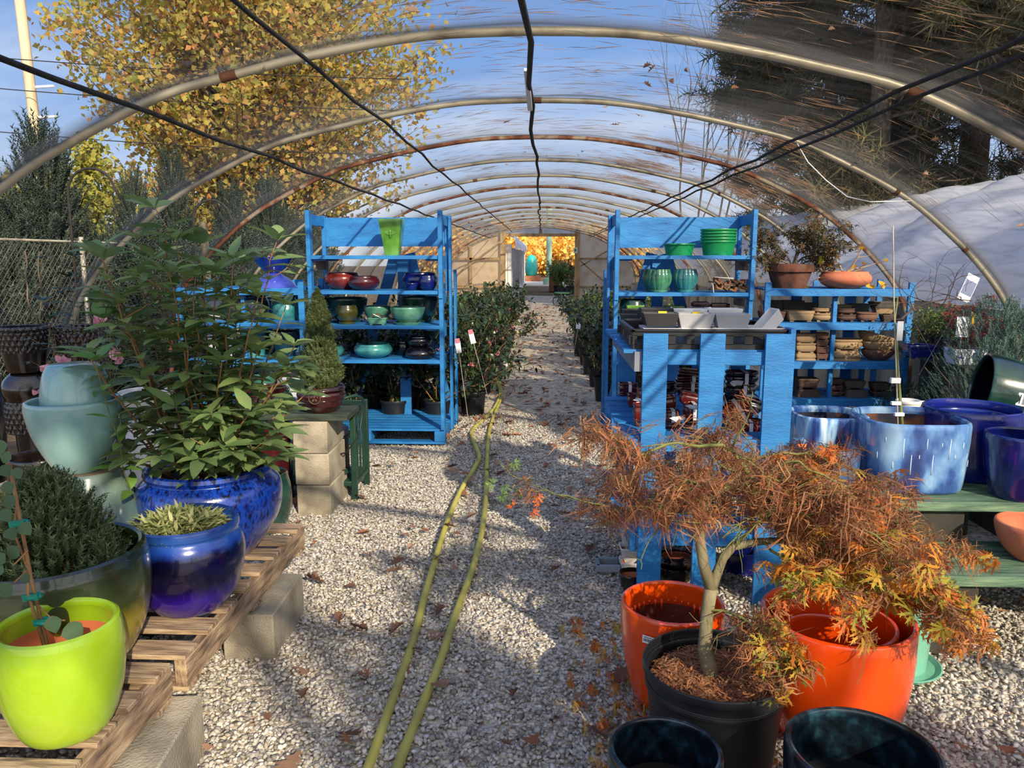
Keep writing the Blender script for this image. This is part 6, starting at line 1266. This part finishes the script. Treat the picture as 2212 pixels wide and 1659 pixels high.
limb([(1560, 1060, .05), (1600, 1020, .15), (1640, 990, .2), (1720, 980, .25), (1820, 1000, .3), (1900, 1040, .3)], .008, .002, 26, .17)
limb([(1640, 1080, .1), (1620, 1030, 0), (1580, 970, -.02), (1530, 965, -.05), (1440, 960, -.1), (1370, 985, -.1), (1310, 940, -.1), (1270, 915, -.1)], .008, .002, 16, .12)
limb([(1580, 970, -.02), (1600, 930, -.05), (1618, 890, -.08), (1625, 845, -.1)], .004, .0012, 2, .05, 0)
limb([(1528, 1085, .03), (1500, 1040, .15), (1460, 1010, .2), (1400, 1000, .2), (1350, 1030, .15)], .006, .0015, 18, .13)
limb([(1528, 1085, .03), (1510, 1050, -.1), (1480, 1040, -.15), (1440, 1080, -.2), (1420, 1110, -.22)], .006, .0015, 16, .12)
limb([(1640, 1170, .06), (1700, 1210, -.05), (1760, 1240, -.12), (1800, 1270, -.18)], .005, .0012, 14, .11)
limb([(1530, 1310, .01), (1600, 1330, -.05), (1650, 1365, -.1), (1680, 1400, -.15), (1700, 1440, -.2)], .005, .0015, 22, .09)
limb([(1800, 1270, -.18), (1850, 1300, -.2), (1868, 1340, -.2), (1868, 1430, -.2), (1850, 1480, -.2)], .0015, .0008, 2, .05, 0)
limb([(1900, 1180, .25), (1960, 1230, .1), (2010, 1280, .0), (2050, 1330, -.05)], .003, .001, 16, .10)
limb([(1480, 1080, .05), (1400, 1170, .05), (1385, 1230, 0)], .003, .001, 3, .06, 0)
limb([(1640, 1040, .1), (1700, 1000, .0), (1800, 1040, -.05), (1900, 1090, -.05)], .005, .001, 22, .15)
limb([(1380, 1100, .05), (1280, 1090, .05), (1180, 1060, .1), (1120, 1030, .12), (1080, 1000, .12)], .003, .001, 4, .08, 0)
limb([(1640, 1040, .1), (1700, 1090, .2), (1800, 1130, .25), (1900, 1180, .25), (1960, 1220, .2)], .005, .001, 20, .15)
tubes(br, 0, 6).build('branches', greenstem, t, smooth=180)
P, D = tips(br, 1, 3)
def leaves(name, n, T, mat, size, sel=None, hang=-.35, jit=.012, par=t):
    pool = P if sel is None else P[sel]; dp = D if sel is None else D[sel]; i = rng.integers(0, len(pool), n); p = pool[i]+rng.normal(0, jit, (n, 3)); d = dp[i]*.6+rdir(n)*.8+[0, 0, hang]
    return p, frames(d, rdir(n)*.6+[0, -.3, .8]), rng.uniform(size[0], size[1], n)
scr = (P+np.array(MP)-_C); zc_ = scr@_fw; sxp = 1106+F*(scr@_rt)/zc_; syp = 829.5-F*(scr@_up)/zc_
low = (syp > 1215) & (sxp > 1640) & ~((sxp < 1880) & (syp > 1290) & (syp < 1400) & (rng.random(len(P)) < .75)); cut = (sxp < 1650) & (syp > 1125) & ~(syp > 1300); cut |= (sxp > 1640) & (sxp < 1880) & (syp > 1285) & (rng.random(len(P)) < .8); cut |= (sxp < 1600) & (syp > 1340) & (sxp > 1450); rest = ~low & ~cut & ((syp < 1290) | (sxp > 1560))
parts = []
for k, (cn, n) in enumerate(((2.6, 620), (1.8, 620), (2.2, 520))):
    p, f_, s_ = leaves('', int(n*1.3), None, None, (.022, .048), rest); parts.append(scat(lace_leaf(cn*1.5, 7, .045, False, .5), p, f_, s_))
p, f_, s_ = leaves('', 420, None, None, (.03, .055), low); parts.append(scat(lace_leaf(2.0, 7, .05, False, .5), p, f_, s_))
V, Fc = cat_(parts); big('withered_foliage', V, Fc, brown, t)
right = (sxp > 1700); parts = []
for k, (n, sel) in enumerate(((210, right), (120, low))):
    p, f_, s_ = leaves('', n, None, None, (.04, .07), sel); parts.append(scat(lace_leaf(.6, 7, .07, True, .3), p, f_, s_))
V, Fc = cat_(parts); big('orange_foliage', V, Fc, orange, t)
parts = []; p, f_, s_ = leaves('', 130, None, None, (.045, .075), low); parts.append(scat(lace_leaf(.3, 7, .075, True, .3), p, f_, s_))
V, Fc = cat_(parts); big('yellow_green_foliage', V, Fc, green, t)
# green and red leaf sprays on the long left shoot
sp = [mrel(x_, y_, .12) for x_, y_ in ((1065, 1045), (1110, 1000), (1085, 1070), (1100, 1085), (1090, 1050), (1120, 1065))]; V, Fc = scat(lace_leaf(.2, 7, .07), np.array(sp), frames(rdir(6)+[0, 0, -.5], np.tile([0., -1, .5], (6, 1))), np.full(6, .034)); big('green_leaf_spray', V, Fc, mk('fresh_maple_green', [s2l(84,116,56), s2l(110,138,70)], 'island', rough=.7, sheer=.3), t)
MB().tube([mrel(1240, 1080, .12), mrel(1190, 1065, .12), mrel(1160, 1090, .12)], .001, 4).build('twig', greenstem, t)
sp = [mrel(x_, y_, .12) for x_, y_ in ((1160, 1070), (1165, 1085), (1150, 1105), (1105, 1090))]; V, Fc = scat(lace_leaf(.4, 7, .08), np.array(sp), frames(rdir(4)+[0, 0, -.5], np.tile([0., -1, .5], (4, 1))), np.full(4, .03)); big('red_leaf_spray', V, Fc, mk('red_maple_leaves', [s2l(206,90,50), s2l(220,130,70)], 'island', rough=.7, sheer=.3), t)
# shrivelled maple leaves on the gravel round the pots
random.seed(5)
n = 260; xx = rng.uniform(.1, .75, n); yy = rng.uniform(1.75, 3.1, n); V, Fc = scat(lace_leaf(1.6, 7, .06, False, .2), np.stack([xx, yy, np.full(n, .03)], 1), frames(rdir(n)*[1, 1, .15], np.tile([0, 0, 1.], (n, 1))), rng.uniform(.03, .06, n)); tag(big('maple_litter', V, Fc, orange), 'shrivelled orange maple leaves scattered on the gravel left of the orange pot', 'leaf litter', kind='stuff')
# ================================================================ RIGHT: STEPPED BENCH
B1, B2 = .35, .54; by1 = atZ(2000, 1246, B1).y; by2 = atZ(2060, 1086, B2).y; bx0 = 1.32; bx1 = 3.05
t = thing('plank_bench', 'lower step of the weathered green plank bench on the right', 'bench', (0, 0, 0)); 
for i in range(2): MB().box(((bx0+bx1)/2, by1+.10+.20*i, B1-.02), (bx1-bx0, .19, .042)).build('plank', benchwood, t, bevel=.004)
t = thing('plank_bench', 'upper step of the weathered green plank bench carrying the blue pots', 'bench', (0, 0, 0))
for i in range(4): MB().box(((bx0+bx1)/2, by2+.10+.20*i, B2-.02), (bx1-bx0, .19, .042)).build('plank', benchwood, t, bevel=.004)
dk = mk('dark_block', [s2l(44,42,38), s2l(72,68,60)], scale=5, rough=.95, bump=.4)
for i, (x, y, z_, d) in enumerate(((1.5, by1+.2, B1-.041, (.4, .3)), (2.9, by1+.2, B1-.041, (.4, .3)), (1.6, by2+.40, B2-.041, (.4, .7)), (2.95, by2+.40, B2-.041, (.4, .7)))):
    o = MB().box((0, 0, z_/2), (d[0], d[1], z_)).build('support_block', dk, bevel=.006); o.location = (x, y, 0); tag(o, ['dark concrete block under the left end of the lower bench step', 'dark concrete block under the right end of the lower bench step', 'dark concrete block under the left end of the upper bench step', 'dark concrete block under the right end of the upper bench step'][i], 'block')
# blue pots on it
g_bw = mk('blue_white_drip_glaze', [s2l(226,236,240), s2l(150,186,216), s2l(80,124,178), s2l(36,64,130), s2l(18,28,74)], scale=20, detail=8, stretch=(1, 1, .16), ramp=[.30, .42, .5, .6, .72], rough=.22, coat=.7, bump=.1)
g_bw2 = mk('frosted_blue_glaze', [s2l(26,46,104), s2l(50,84,146), s2l(92,134,186), s2l(150,184,214)], scale=8, detail=11, stretch=(1, 1, .5), ramp=[.36, .45, .54, .68], rough=.22, coat=.7, bump=.1)
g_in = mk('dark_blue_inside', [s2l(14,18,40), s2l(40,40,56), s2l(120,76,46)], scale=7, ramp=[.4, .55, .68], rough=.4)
def bpot(label, xl, xr, yc, ybase, m1, sec, base=B2, pf='cyl', m2=g_in, extra=None):
    # depth from the base contact row, height from the rim row
    for _ in range(1): pass
    Yc = atZ((xl+xr)/2, ybase, base).y+(xr-xl)/2*1.0/F*3.3*.9; q = atY((xl+xr)/2, yc, Yc); R = (xr-xl)/2*dep(q)/F; H = q.z-base
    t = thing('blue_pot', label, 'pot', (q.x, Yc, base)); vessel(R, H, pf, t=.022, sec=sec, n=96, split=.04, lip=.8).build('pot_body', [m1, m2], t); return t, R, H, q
t1, R1, H1, q1 = bpot('rounded square pot in blue with white drips and a slender staked sapling', 1857, 2068, 905, 1068, g_bw2, rsq(3.6))
mb = MB(); r2 = random.Random(8)
for i in range(15):
    a = -PI*.78+PI*.60*i/14+r2.uniform(-.03, .03); k_ = rsq(3.6)(a, 0); z0_ = H1*r2.choice((.86, .84, .80, .62, .5)); L = H1*r2.choice((.06, .10, .16, .30, .45)); rr = R1*1.003; zz0, zz1 = z0_, max(.05, z0_-L); f0 = np.interp(zz0/H1, [0, .3, 1], [.90, .96, 1.0]); f1 = np.interp(zz1/H1, [0, .3, 1], [.90, .96, 1.0])
    mb.tube([(k_[0]*rr*f0, k_[1]*rr*f0, zz0), (k_[0]*rr*f1, k_[1]*rr*f1, zz1)], [.0015, .003], 6)
mb.build('white_drips', glaze('white_drip', [s2l(200,216,232)]), t1, smooth=180); MB().lathe([(R1*.92, H1*.70), (.001, H1*.72)], 40, sec=rsq(3.6)).build('soil', litter, t1)
bpot('rounded square pot with blue and white streaks beside the rack', 1712, 1863, 897, 1030, g_bw, rsq(3.6))
bpot('smaller rounded square streaked pot in front of the streaked one', 1712, 1846, 968, 1062, glaze('dark_blue_streak_glaze', [s2l(24,36,70), s2l(60,92,140), s2l(110,150,190)], scale=16, stretch=(1, 1, .3)), rsq(3.6), m2=claym)
t3, R3, H3, q3 = bpot('round solid dark blue pot with another nested inside it', 2002, 2200, 885, 1045, glaze('royal_blue_glaze', [s2l(12,20,90), s2l(18,34,130)], scale=3), None, pf='cyl', m2=C['navy'])
pot('blue_pot', 'slightly smaller dark blue pot nested inside the round blue pot', 'pot', (t3.location.x, t3.location.y, B2+.03), R3*.82, H3-.06, 'cyl', C['cobalt'], n=80)
q = atY(2225, 945, 3.2); pot('blue_pot', 'dark blue pot cut by the right edge on the upper bench step', 'pot', (q.x, 3.25, B2), .14, q.z-B2, 'tall', C['navy'], n=64)
q = atY(2222, 1135, by1+.2); pot('terracotta_bowl', 'terracotta bowl at the right edge on the lower bench step', 'pot', (q.x+.03, by1+.2, B1), .145, .145, 'bowl', terracotta, n=64, t=.018)
# green pot lying on its side
q = atY(2225, 868, 4.3); t = thing('green_pot', 'dark green pot lying on its side with a white label at the right edge', 'pot', (q.x+.12, 4.3, q.z)); mb = vessel(.20, .36, 'tall', t=.018, n=64, split=.02); o = mb.build('pot_body', [C['dsea'], C['black']], t); t.rotation_euler = (0, R_(-80), R_(-14)); label_plate(t, (-.0, -.192, .20), .07, .07, 0, 0, True)
mb = MB(); mb.box((0, 0, (q.z-.19)/2), (.9, .5, q.z-.19)); o = mb.build('bench_block', dk); o.location = (q.x+.3, 4.3, 0); tag(o, 'dark block bench under the lying green pot', 'block')
# sapling whip with stake, ties and tag
Yw = t1.location.y; sb_ = t1.location
wh = thing('staked_sapling', 'slender bare sapling tied to a metal stake in the blue square pot', 'sapling', (sb_.x, Yw, B2+H1*.70)); W0 = Vector(wh.location)
def wr(px, py, dy=0): return atY(px, py, Yw+dy)-W0
MB().tube([wr(1950, 940), wr(1945, 870), wr(1940, 800), wr(1937, 740), wr(1933, 690), wr(1940, 640)], [.0085, .0075, .006, .005, .004, .002], 8).build('stem', mk('sapling_bark', [s2l(96,104,56), s2l(126,130,78)], rough=.7), wh, smooth=180)
MB().tube([wr(1940, 935, -.015), wr(1936, 800, -.015), wr(1931, 650, -.015), wr(1929, 488, -.015)], .003, 6).build('metal_stake', steel, wh)
for i, (px, py) in enumerate(((1934, 822), (1935, 871), (1942, 895))):
    c_ = wr(px, py, -.012); MB().box(c_, (.042, .018, .016 if i else .024)).build('white_tie', paper, wh, bevel=.002)
c_ = wr(1944, 715, -.03); MB().box(c_, (.026, .002, .085)).build('silver_tag', mk('silver_tag', [s2l(176,180,190), s2l(200,204,212)], rough=.3, metal=.5), wh)
br = []; random.seed(14); pts = [wr(1946, 690, 0), wr(1970, 668, .1), wr(2000, 655, .15), wr(2050, 645, .2), wr(2100, 650, .25)]; br.append((pts, [.006, .005, .004, .003, .002], 5))
for i in range(10): q_ = pts[random.randint(0, 3)].lerp(pts[random.randint(1, 4)], .5); grow(q_, (random.uniform(-1, .6), random.gauss(0, .3), random.uniform(.1, 1)), random.uniform(.15, .3), .0025, 1, .03, .8, .22, -.06, 3, .6, br)
for e in ((1905, 700), (1880, 745), (1900, 720), (1960, 760)): br.append(([wr(1946, 690), wr((1946+e[0])/2, 690), wr(*e)], [.003, .002, .001], 0))
tubes(br, 0, 5).build('weeping_branches', mk('dark_maple_twigs', [s2l(54,42,34), s2l(84,66,54)], rough=.8), wh, smooth=180)
# ================================================================ RIGHT BACK: bench with small pots
GB = zz(2060, 765, 5.4); nb_ = t = thing('plank_bench', 'dark green narrow bench board behind the sapling holding small potted trees', 'bench', (0, 0, 0)); MB().beam((atY(1970, 750, 6.2).x, 6.2, zz(1975, 752, 6.2)), (atY(2130, 800, 4.9).x, 4.9, zz(1975, 752, 6.2)), .25, .04).build('plank', darkwood, t, bevel=.003)
GB = zz(1975, 752, 6.2)+.02
t = None
def gplace(px, Y): return atY(px, 760, Y).x
for i, (xa, ya) in enumerate(((2.98, 5.9), (2.98, 5.1))):
    o = MB().box((0, 0, (GB-.04)/2), (.18, .1, GB-.04)).build('bench_leg', darkwood, nb_); o.location = (xa, ya, 0)
lo, R, H = on(2019, 2064, 722, 5.5, GB); random.seed(3); br = []
for i in range(6): grow((0, 0, H*.9), (random.gauss(0, .7), random.gauss(0, .7), 1), .14, .004, 1, .03, .6, .1, 0, 4, .6, br)
tplant('potted_azalea', 'round bright green small shrub in a black pot on the narrow bench', (gplace(2042, 5.5), 5.5, GB), H, br, 900, leafT(.3), yg, .022, twig, potspec=(R, .13, 'can', blackplastic, dict(t=.005)), jit=.035, per=2)
random.seed(4); br = []
for i in range(6): grow((0, 0, .1), (random.gauss(0, .8), random.gauss(0, .6), 1), .16, .004, 1, .03, .6, .1, 0, 4, .6, br)
tplant('potted_azalea', 'darker small shrub in a black pot left of the bright green one', (gplace(2005, 5.75), 5.75, GB+.0), .15, br, 800, leafT(.3), mk('olive_leaves', [s2l(80,92,44), s2l(120,124,62)], 'island', rough=.6, sheer=.2), .022, twig, potspec=(.08, .15, 'can', blackplastic, dict(t=.005)), jit=.04, per=2)
pot('bonsai_pot', 'dark blue footed rectangular pot at the left end of the narrow bench', 'pot', (gplace(1998, 5.42)-.04, 5.42, GB), .10, .09, 'bons', C['navy'], sec=rsq(8, .7), feet=.012)
random.seed(6); br = []
for i in range(5): grow((0, 0, .09), (random.gauss(0, .6), random.gauss(0, .5), 1), .3, .005, 1, .05, .6, .15, 0, 4, .6, br)
bwp = tplant('bonsai_maple', 'red leaved small maple in a blue and white patterned pot on the narrow bench', (gplace(2085, 5.15), 5.15, GB), .1, br, 260, lace_leaf(.2, 5, .1, False), mk('dull_red_leaves', [s2l(120,50,50), s2l(150,80,60)], 'island', rough=.7, sheer=.3), .04, barkm, potspec=(.115, .10, 'bons', mk('blue_white_porcelain', [s2l(200,206,214), s2l(196,204,214), s2l(40,60,140)], scale=14, ramp=[.4, .55, .6], rough=.25), dict(t=.007, sec=rsq(8, .75))), jit=.03, per=2)
tg = MB().box((0, 0, 0), (.075, .002, .13)).build('handwritten_tag', paper, bwp); tg.location = (atY(2077, 706, 5.0).x-bwp.location.x, -.16, zz(2077, 706, 5.0)-GB)
wv_ = [(-.015+.012*math.sin(k*1.9), -.002, -.05+.011*k) for k in range(10)]; MB().tube([(a+.015, b, c_) for a, b, c_ in wv_], .0018, 4).build('handwriting', ink, tg)
MB().tube([(tg.location.x, -.155, tg.location.z-.28+.0), (tg.location.x, -.158, tg.location.z+.1)], .002, 5).build('tag_stick', steel, bwp)
MB().box((atY(2110, 690, 5.1).x-bwp.location.x, 0, zz(2110, 690, 5.1)-GB), (.03, .004, .09)).build('yellow_tag', mk('dull_yellow_tag', [s2l(196,160,50)], rough=.6), bwp)
# leaning white tag and tall maple
lt_ = thing('plant_tag', 'large white and blue printed plant tag leaning in the air on a bare branch', 'tag', atY(2092, 622, 5.0)); MB().box((0, 0, 0), (.09, .003, .17)).build('tag_card', paper, lt_); MB().box((0, -.003, -.0), (.08, .002, .09)).build('printed_panel', mk('tag_print', [s2l(110,120,150)], rough=.6), lt_); MB().tube([(0, .004, -.08), (-.05, .01, -.62)], .0015, 5).build('tag_stake', blackplastic, lt_); lt_.rotation_euler = (0, .4, .2)
# blue spruce mound and dark shrubs at right
def mound(name, label, px, Y, z0, H_, Rr, mat, n, seed, L=(.05, .09), potR=.14, dens=18, pw=.5):
    random.seed(seed); X = atY(px, 760, Y).x; t = thing(name, label, 'potted plant', (X, Y, z0)); vessel(potR, .2, 'can', t=.006).build('pot', blackplastic, t); MB().lathe([(potR*.9, .18), (.001, .185)], 20).build('soil', soil, t)
    br = []
    for i in range(7): grow((0, 0, .17), (random.gauss(0, .7), random.gauss(0, .7), 1), H_*.7, .008, 1, .08, .5, .15, 0, 3, .6, br)
    tubes(br).build('stem', barkm, t, smooth=180)
    bushy(t, n, H_, Rr, .15, mat, L, pw=pw, dens=dens); return t
bsp = mk('blue_spruce_needles', [s2l(44,74,66), s2l(70,102,92), s2l(100,128,112), s2l(54,80,68)], 'island', rough=.8, sheer=.1)
mound('potted_blue_spruce', 'bushy blue green spruce in front of the white hoop house at the right edge', 2150, 4.9, .05, 1.05, .46, bsp, 1500, 4, (.05, .09), pw=.35)
mound('potted_blue_spruce', 'second bushy blue green spruce behind the lying green pot', 2225, 4.9, .05, 1.0, .40, bsp, 900, 6, (.05, .09), pw=.35)
dsh = mk('dark_juniper', [s2l(30,42,34), s2l(46,60,46), s2l(62,76,54)], 'island', rough=.9)
for i, (px, Y, h_) in enumerate(((1985, 5.3, .40), (2040, 5.0, .38), (2090, 4.7, .40), (1960, 5.8, .45))):
    mound('potted_juniper', ['low dark juniper left of the middle under the narrow bench', 'low dark juniper in the middle below the narrow bench', 'low dark juniper at the right below the narrow bench', 'low dark juniper at the foot of the low shelf'][i], px, Y, 0, h_, .30, dsh, 600, 50+i, (.04, .08), .12, 14)
for i, (px, py) in enumerate(((1962, 870), (2000, 876))):
    q = atY(px, py, 4.4); pot('small_white_pot', ['small white pot under the bench behind the square blue pot', 'second small white pot with pink petals behind the round blue pot'][i], 'pot', (q.x, 4.4, q.z-.09), .065, .10, 'can', C['pwhite'], n=32)
o = MB().box((atY(1985, 900, 4.4).x, 4.4, (zz(1980, 870, 4.4)-.09)/2), (.5, .3, zz(1980, 870, 4.4)-.092)).build('low_stand', dk); tag(o, 'low dark stand under the small white pots', 'stand')
# maple branches over the right edge
# ================================================================ NURSERY ROWS DOWN THE HOUSE
pr = []
def nursery(seed, L, lm, flowers, label, loc, H_, group):
    random.seed(seed); t = thing('potted_camellia', label, 'potted plant', loc, 0, group); vessel(.13, .25, 'can', t=.006, n=24).build('pot', blackplastic, t); MB().lathe([(.12, .22), (.001, .23)], 20).build('soil', soil, t)
    br = []
    for i in range(7): grow((random.gauss(0, .02), random.gauss(0, .02), .22), (random.gauss(0, .38), random.gauss(0, .38), 1), H_*.8, .006, 1, .09, .5, .10, .04, 5, .45, br)
    tubes(br, 0, 5).build('stems', twig, t, smooth=180); P_, D_ = tips(br, 1, 3); n = 950; i = rng.integers(0, len(P_), n); p = P_[i]+rng.normal(0, .02, (n, 3)); d = rdir(n)+D_[i]*.5
    V, Fc = scat(leafT(.26, fold=.2), p, frames(d, rdir(n)*.5+[0, 0, 1]), rng.uniform(.04, .075, n)*L); big('foliage', V, Fc, lm, t)
    if flowers is not None:
        i = rng.integers(0, len(P_), 4); pp = np.repeat(P_[i], 8, 0)+rng.normal(0, .006, (32, 3)); V, Fc = scat(leafT(.55, fold=.5), pp, frames(rdir(32), rdir(32)), np.full(32, .028)); big('blossoms', V, Fc, flowers, t)
    return t
rows = []
for i in range(26):
    k = i//3; y = 6.9+k*.95; x = (-.93 if k < 2 else -.66)-(i % 3)*.42+random.uniform(-.06, .06)
    if y < 7.9 and x < -1.1 and False: continue
    rows.append(('L', x, y+random.uniform(-.1, .1)))
for i in range(24):
    k = i//3; y = 7.3+k*1.0; rows.append(('R', (.78 if k < 1 else .66)+(i % 3)*.45+random.uniform(-.06, .06), y+random.uniform(-.1, .1)))
for i in range(9): rows.append(('B', -1.95+.33*(i % 5)-.05, 7.45+.5*(i//5)))
protos = [nursery(1, 1, camm, hotpink, 'x', (-.93, 6.9, 0), .80, 'g'), nursery(2, 1, camm, None, 'x', (.8, 7.3, 0), .75, 'g'), nursery(3, 1.1, yg, None, 'x', (.9, 9.3, 0), .7, 'g'), nursery(4, 1, camm, pink, 'x', (-1.3, 7.0, 0), .7, 'g')]
side = {'L': 'left of the path', 'R': 'right of the path', 'B': 'behind the left tall shelf'}; kinds = ['dark leaved camellia with deep pink blossoms', 'dark leaved camellia without flowers', 'fresh green leafed shrub', 'dark leaved camellia with pale pink blossoms']; used = set()
for j, (s_, x, y) in enumerate(rows):
    k = {'L': [0, 1, 3, 0, 2, 1][j % 6], 'R': [1, 2, 1, 2, 1, 1][j % 6], 'B': [0, 3][j % 2]}[s_]
    far = 'among the nearest rows' if y < 8.8 else ('in the middle rows' if y < 11.5 else 'in the farthest rows'); lb = '%s %s, %s' % (kinds[k], side[s_], far); gr = 'potted shrubs %s, %s, %s' % (side[s_], kinds[k], far)
    if k not in used:
        o = protos[k]; used.add(k); o.location = (x, y, 0); o['label'] = lb; o['group'] = gr
    else: o = dup(protos[k], (x, y, 0), (0, 0, j*1.3), random.uniform(.85, 1.08), lb, gr)
t0 = Vector((0, 0, 0))
for i, (px, py, Y) in enumerate(((990, 750, 6.5), (1020, 730, 6.7), (1250, 700, 8.0))):
    q = atY(px, py, Y); t = thing('plant_tag', ['white plant tag with a pink flower picture at the left row, nearer the shelf', 'white plant tag on a stake leaning right beside the hose', 'thin white stake label among the right hand shrubs'][i], 'tag', (q.x, Y, q.z)); MB().box((0, 0, 0), (.045, .002, .10)).build('tag_card', paper, t); MB().box((-.0, -.002, .055), (.04, .002, .04)).build('flower_print', hotpink, t) if i < 2 else None; MB().tube([(0, 0, -.03), (.0, 0, -q.z)], .003, 5).build('tag_stake', steel, t); t.rotation_euler = (0, [-.25, -.5, .3][i]*.5, 0)
# bushes just beyond the doorway
for i, (px, Y, h_, lm) in enumerate(((1215, 30, 1.3, yg), (1232, 32, 1.5, camm), (1205, 33, 1.1, yg))):
    X = atY(px, 640, Y).x; o = dup(protos[2 if lm is yg else 1], (X, Y, 0), (0, 0, i), 1.5, ['potted green shrub right of the far path beyond the doorway', 'darker potted shrub behind the wheeled cart beyond the doorway', 'pale green potted shrub beside the brown crate beyond the doorway'][i], None)
    if 'group' in o: del o['group']
# ================================================================ THE TREE BEHIND THE CAMERA THAT SHADES THE NEAR PATH
st_ = thing('shade_tree', 'leafy tree standing behind the greenhouse entrance to the right, shading the near path', 'tree', (6.2, -9.5, 0)); O = Vector((6.2, -9.5, 0)); random.seed(21)
mb = MB(); mb.tube([(0, 0, 0), (-.1, .1, 2.5), (-.2, .3, 5), (-.2, .5, 7.5)], [.28, .22, .15, .08], 10); P = []; S_ = []
for (x, y, z, r_, tt, n_) in ((.05, 1.75, 0, .50, 9, 500), (-.25, 2.45, 0, .34, 9.5, 240), (.42, 1.65, .2, .26, 9, 200), (-1.55, 3.15, 1.15, .36, 10.5, 260), (-1.9, 3.3, .85, .35, 10.5, 260), (-2.8, 4.6, .8, .7, 11, 700), (-1.7, 2.5, .5, .30, 10, 180), (2.5, 3.4, .4, .45, 9, 380), (1.5, 1.6, .2, .35, 9, 260), (-.4, 6.0, 0, .3, 11, 160), (.3, 7.4, 0, .5, 12, 240), (-3.8, 6.5, 1, 1.0, 12, 500)):
    c_ = Vector((x, y, z))+SUNV*tt-O  # unseen tree: leaf clusters set up the sun ray from spots to shade
    s0 = Vector((-.15, .3, min(7, max(2, c_.z-1.2)))); mid = s0.lerp(c_, .5)+Vector((0, 0, .3)); mb.tube([s0, mid, c_], [.05, .03, .01], 6, caps=False)
    d = rdir(n_)*(rng.random(n_)**.5)[:, None]*r_; P.append(d+np.array(c_))
mb.build('trunk_and_branches', barkm, st_, smooth=180); P = np.concatenate(P); V, Fc = scat(leafT(.4), P, frames(rdir(len(P)), rdir(len(P))), rng.uniform(.10, .17, len(P))); big('foliage', V, Fc, yg, st_)
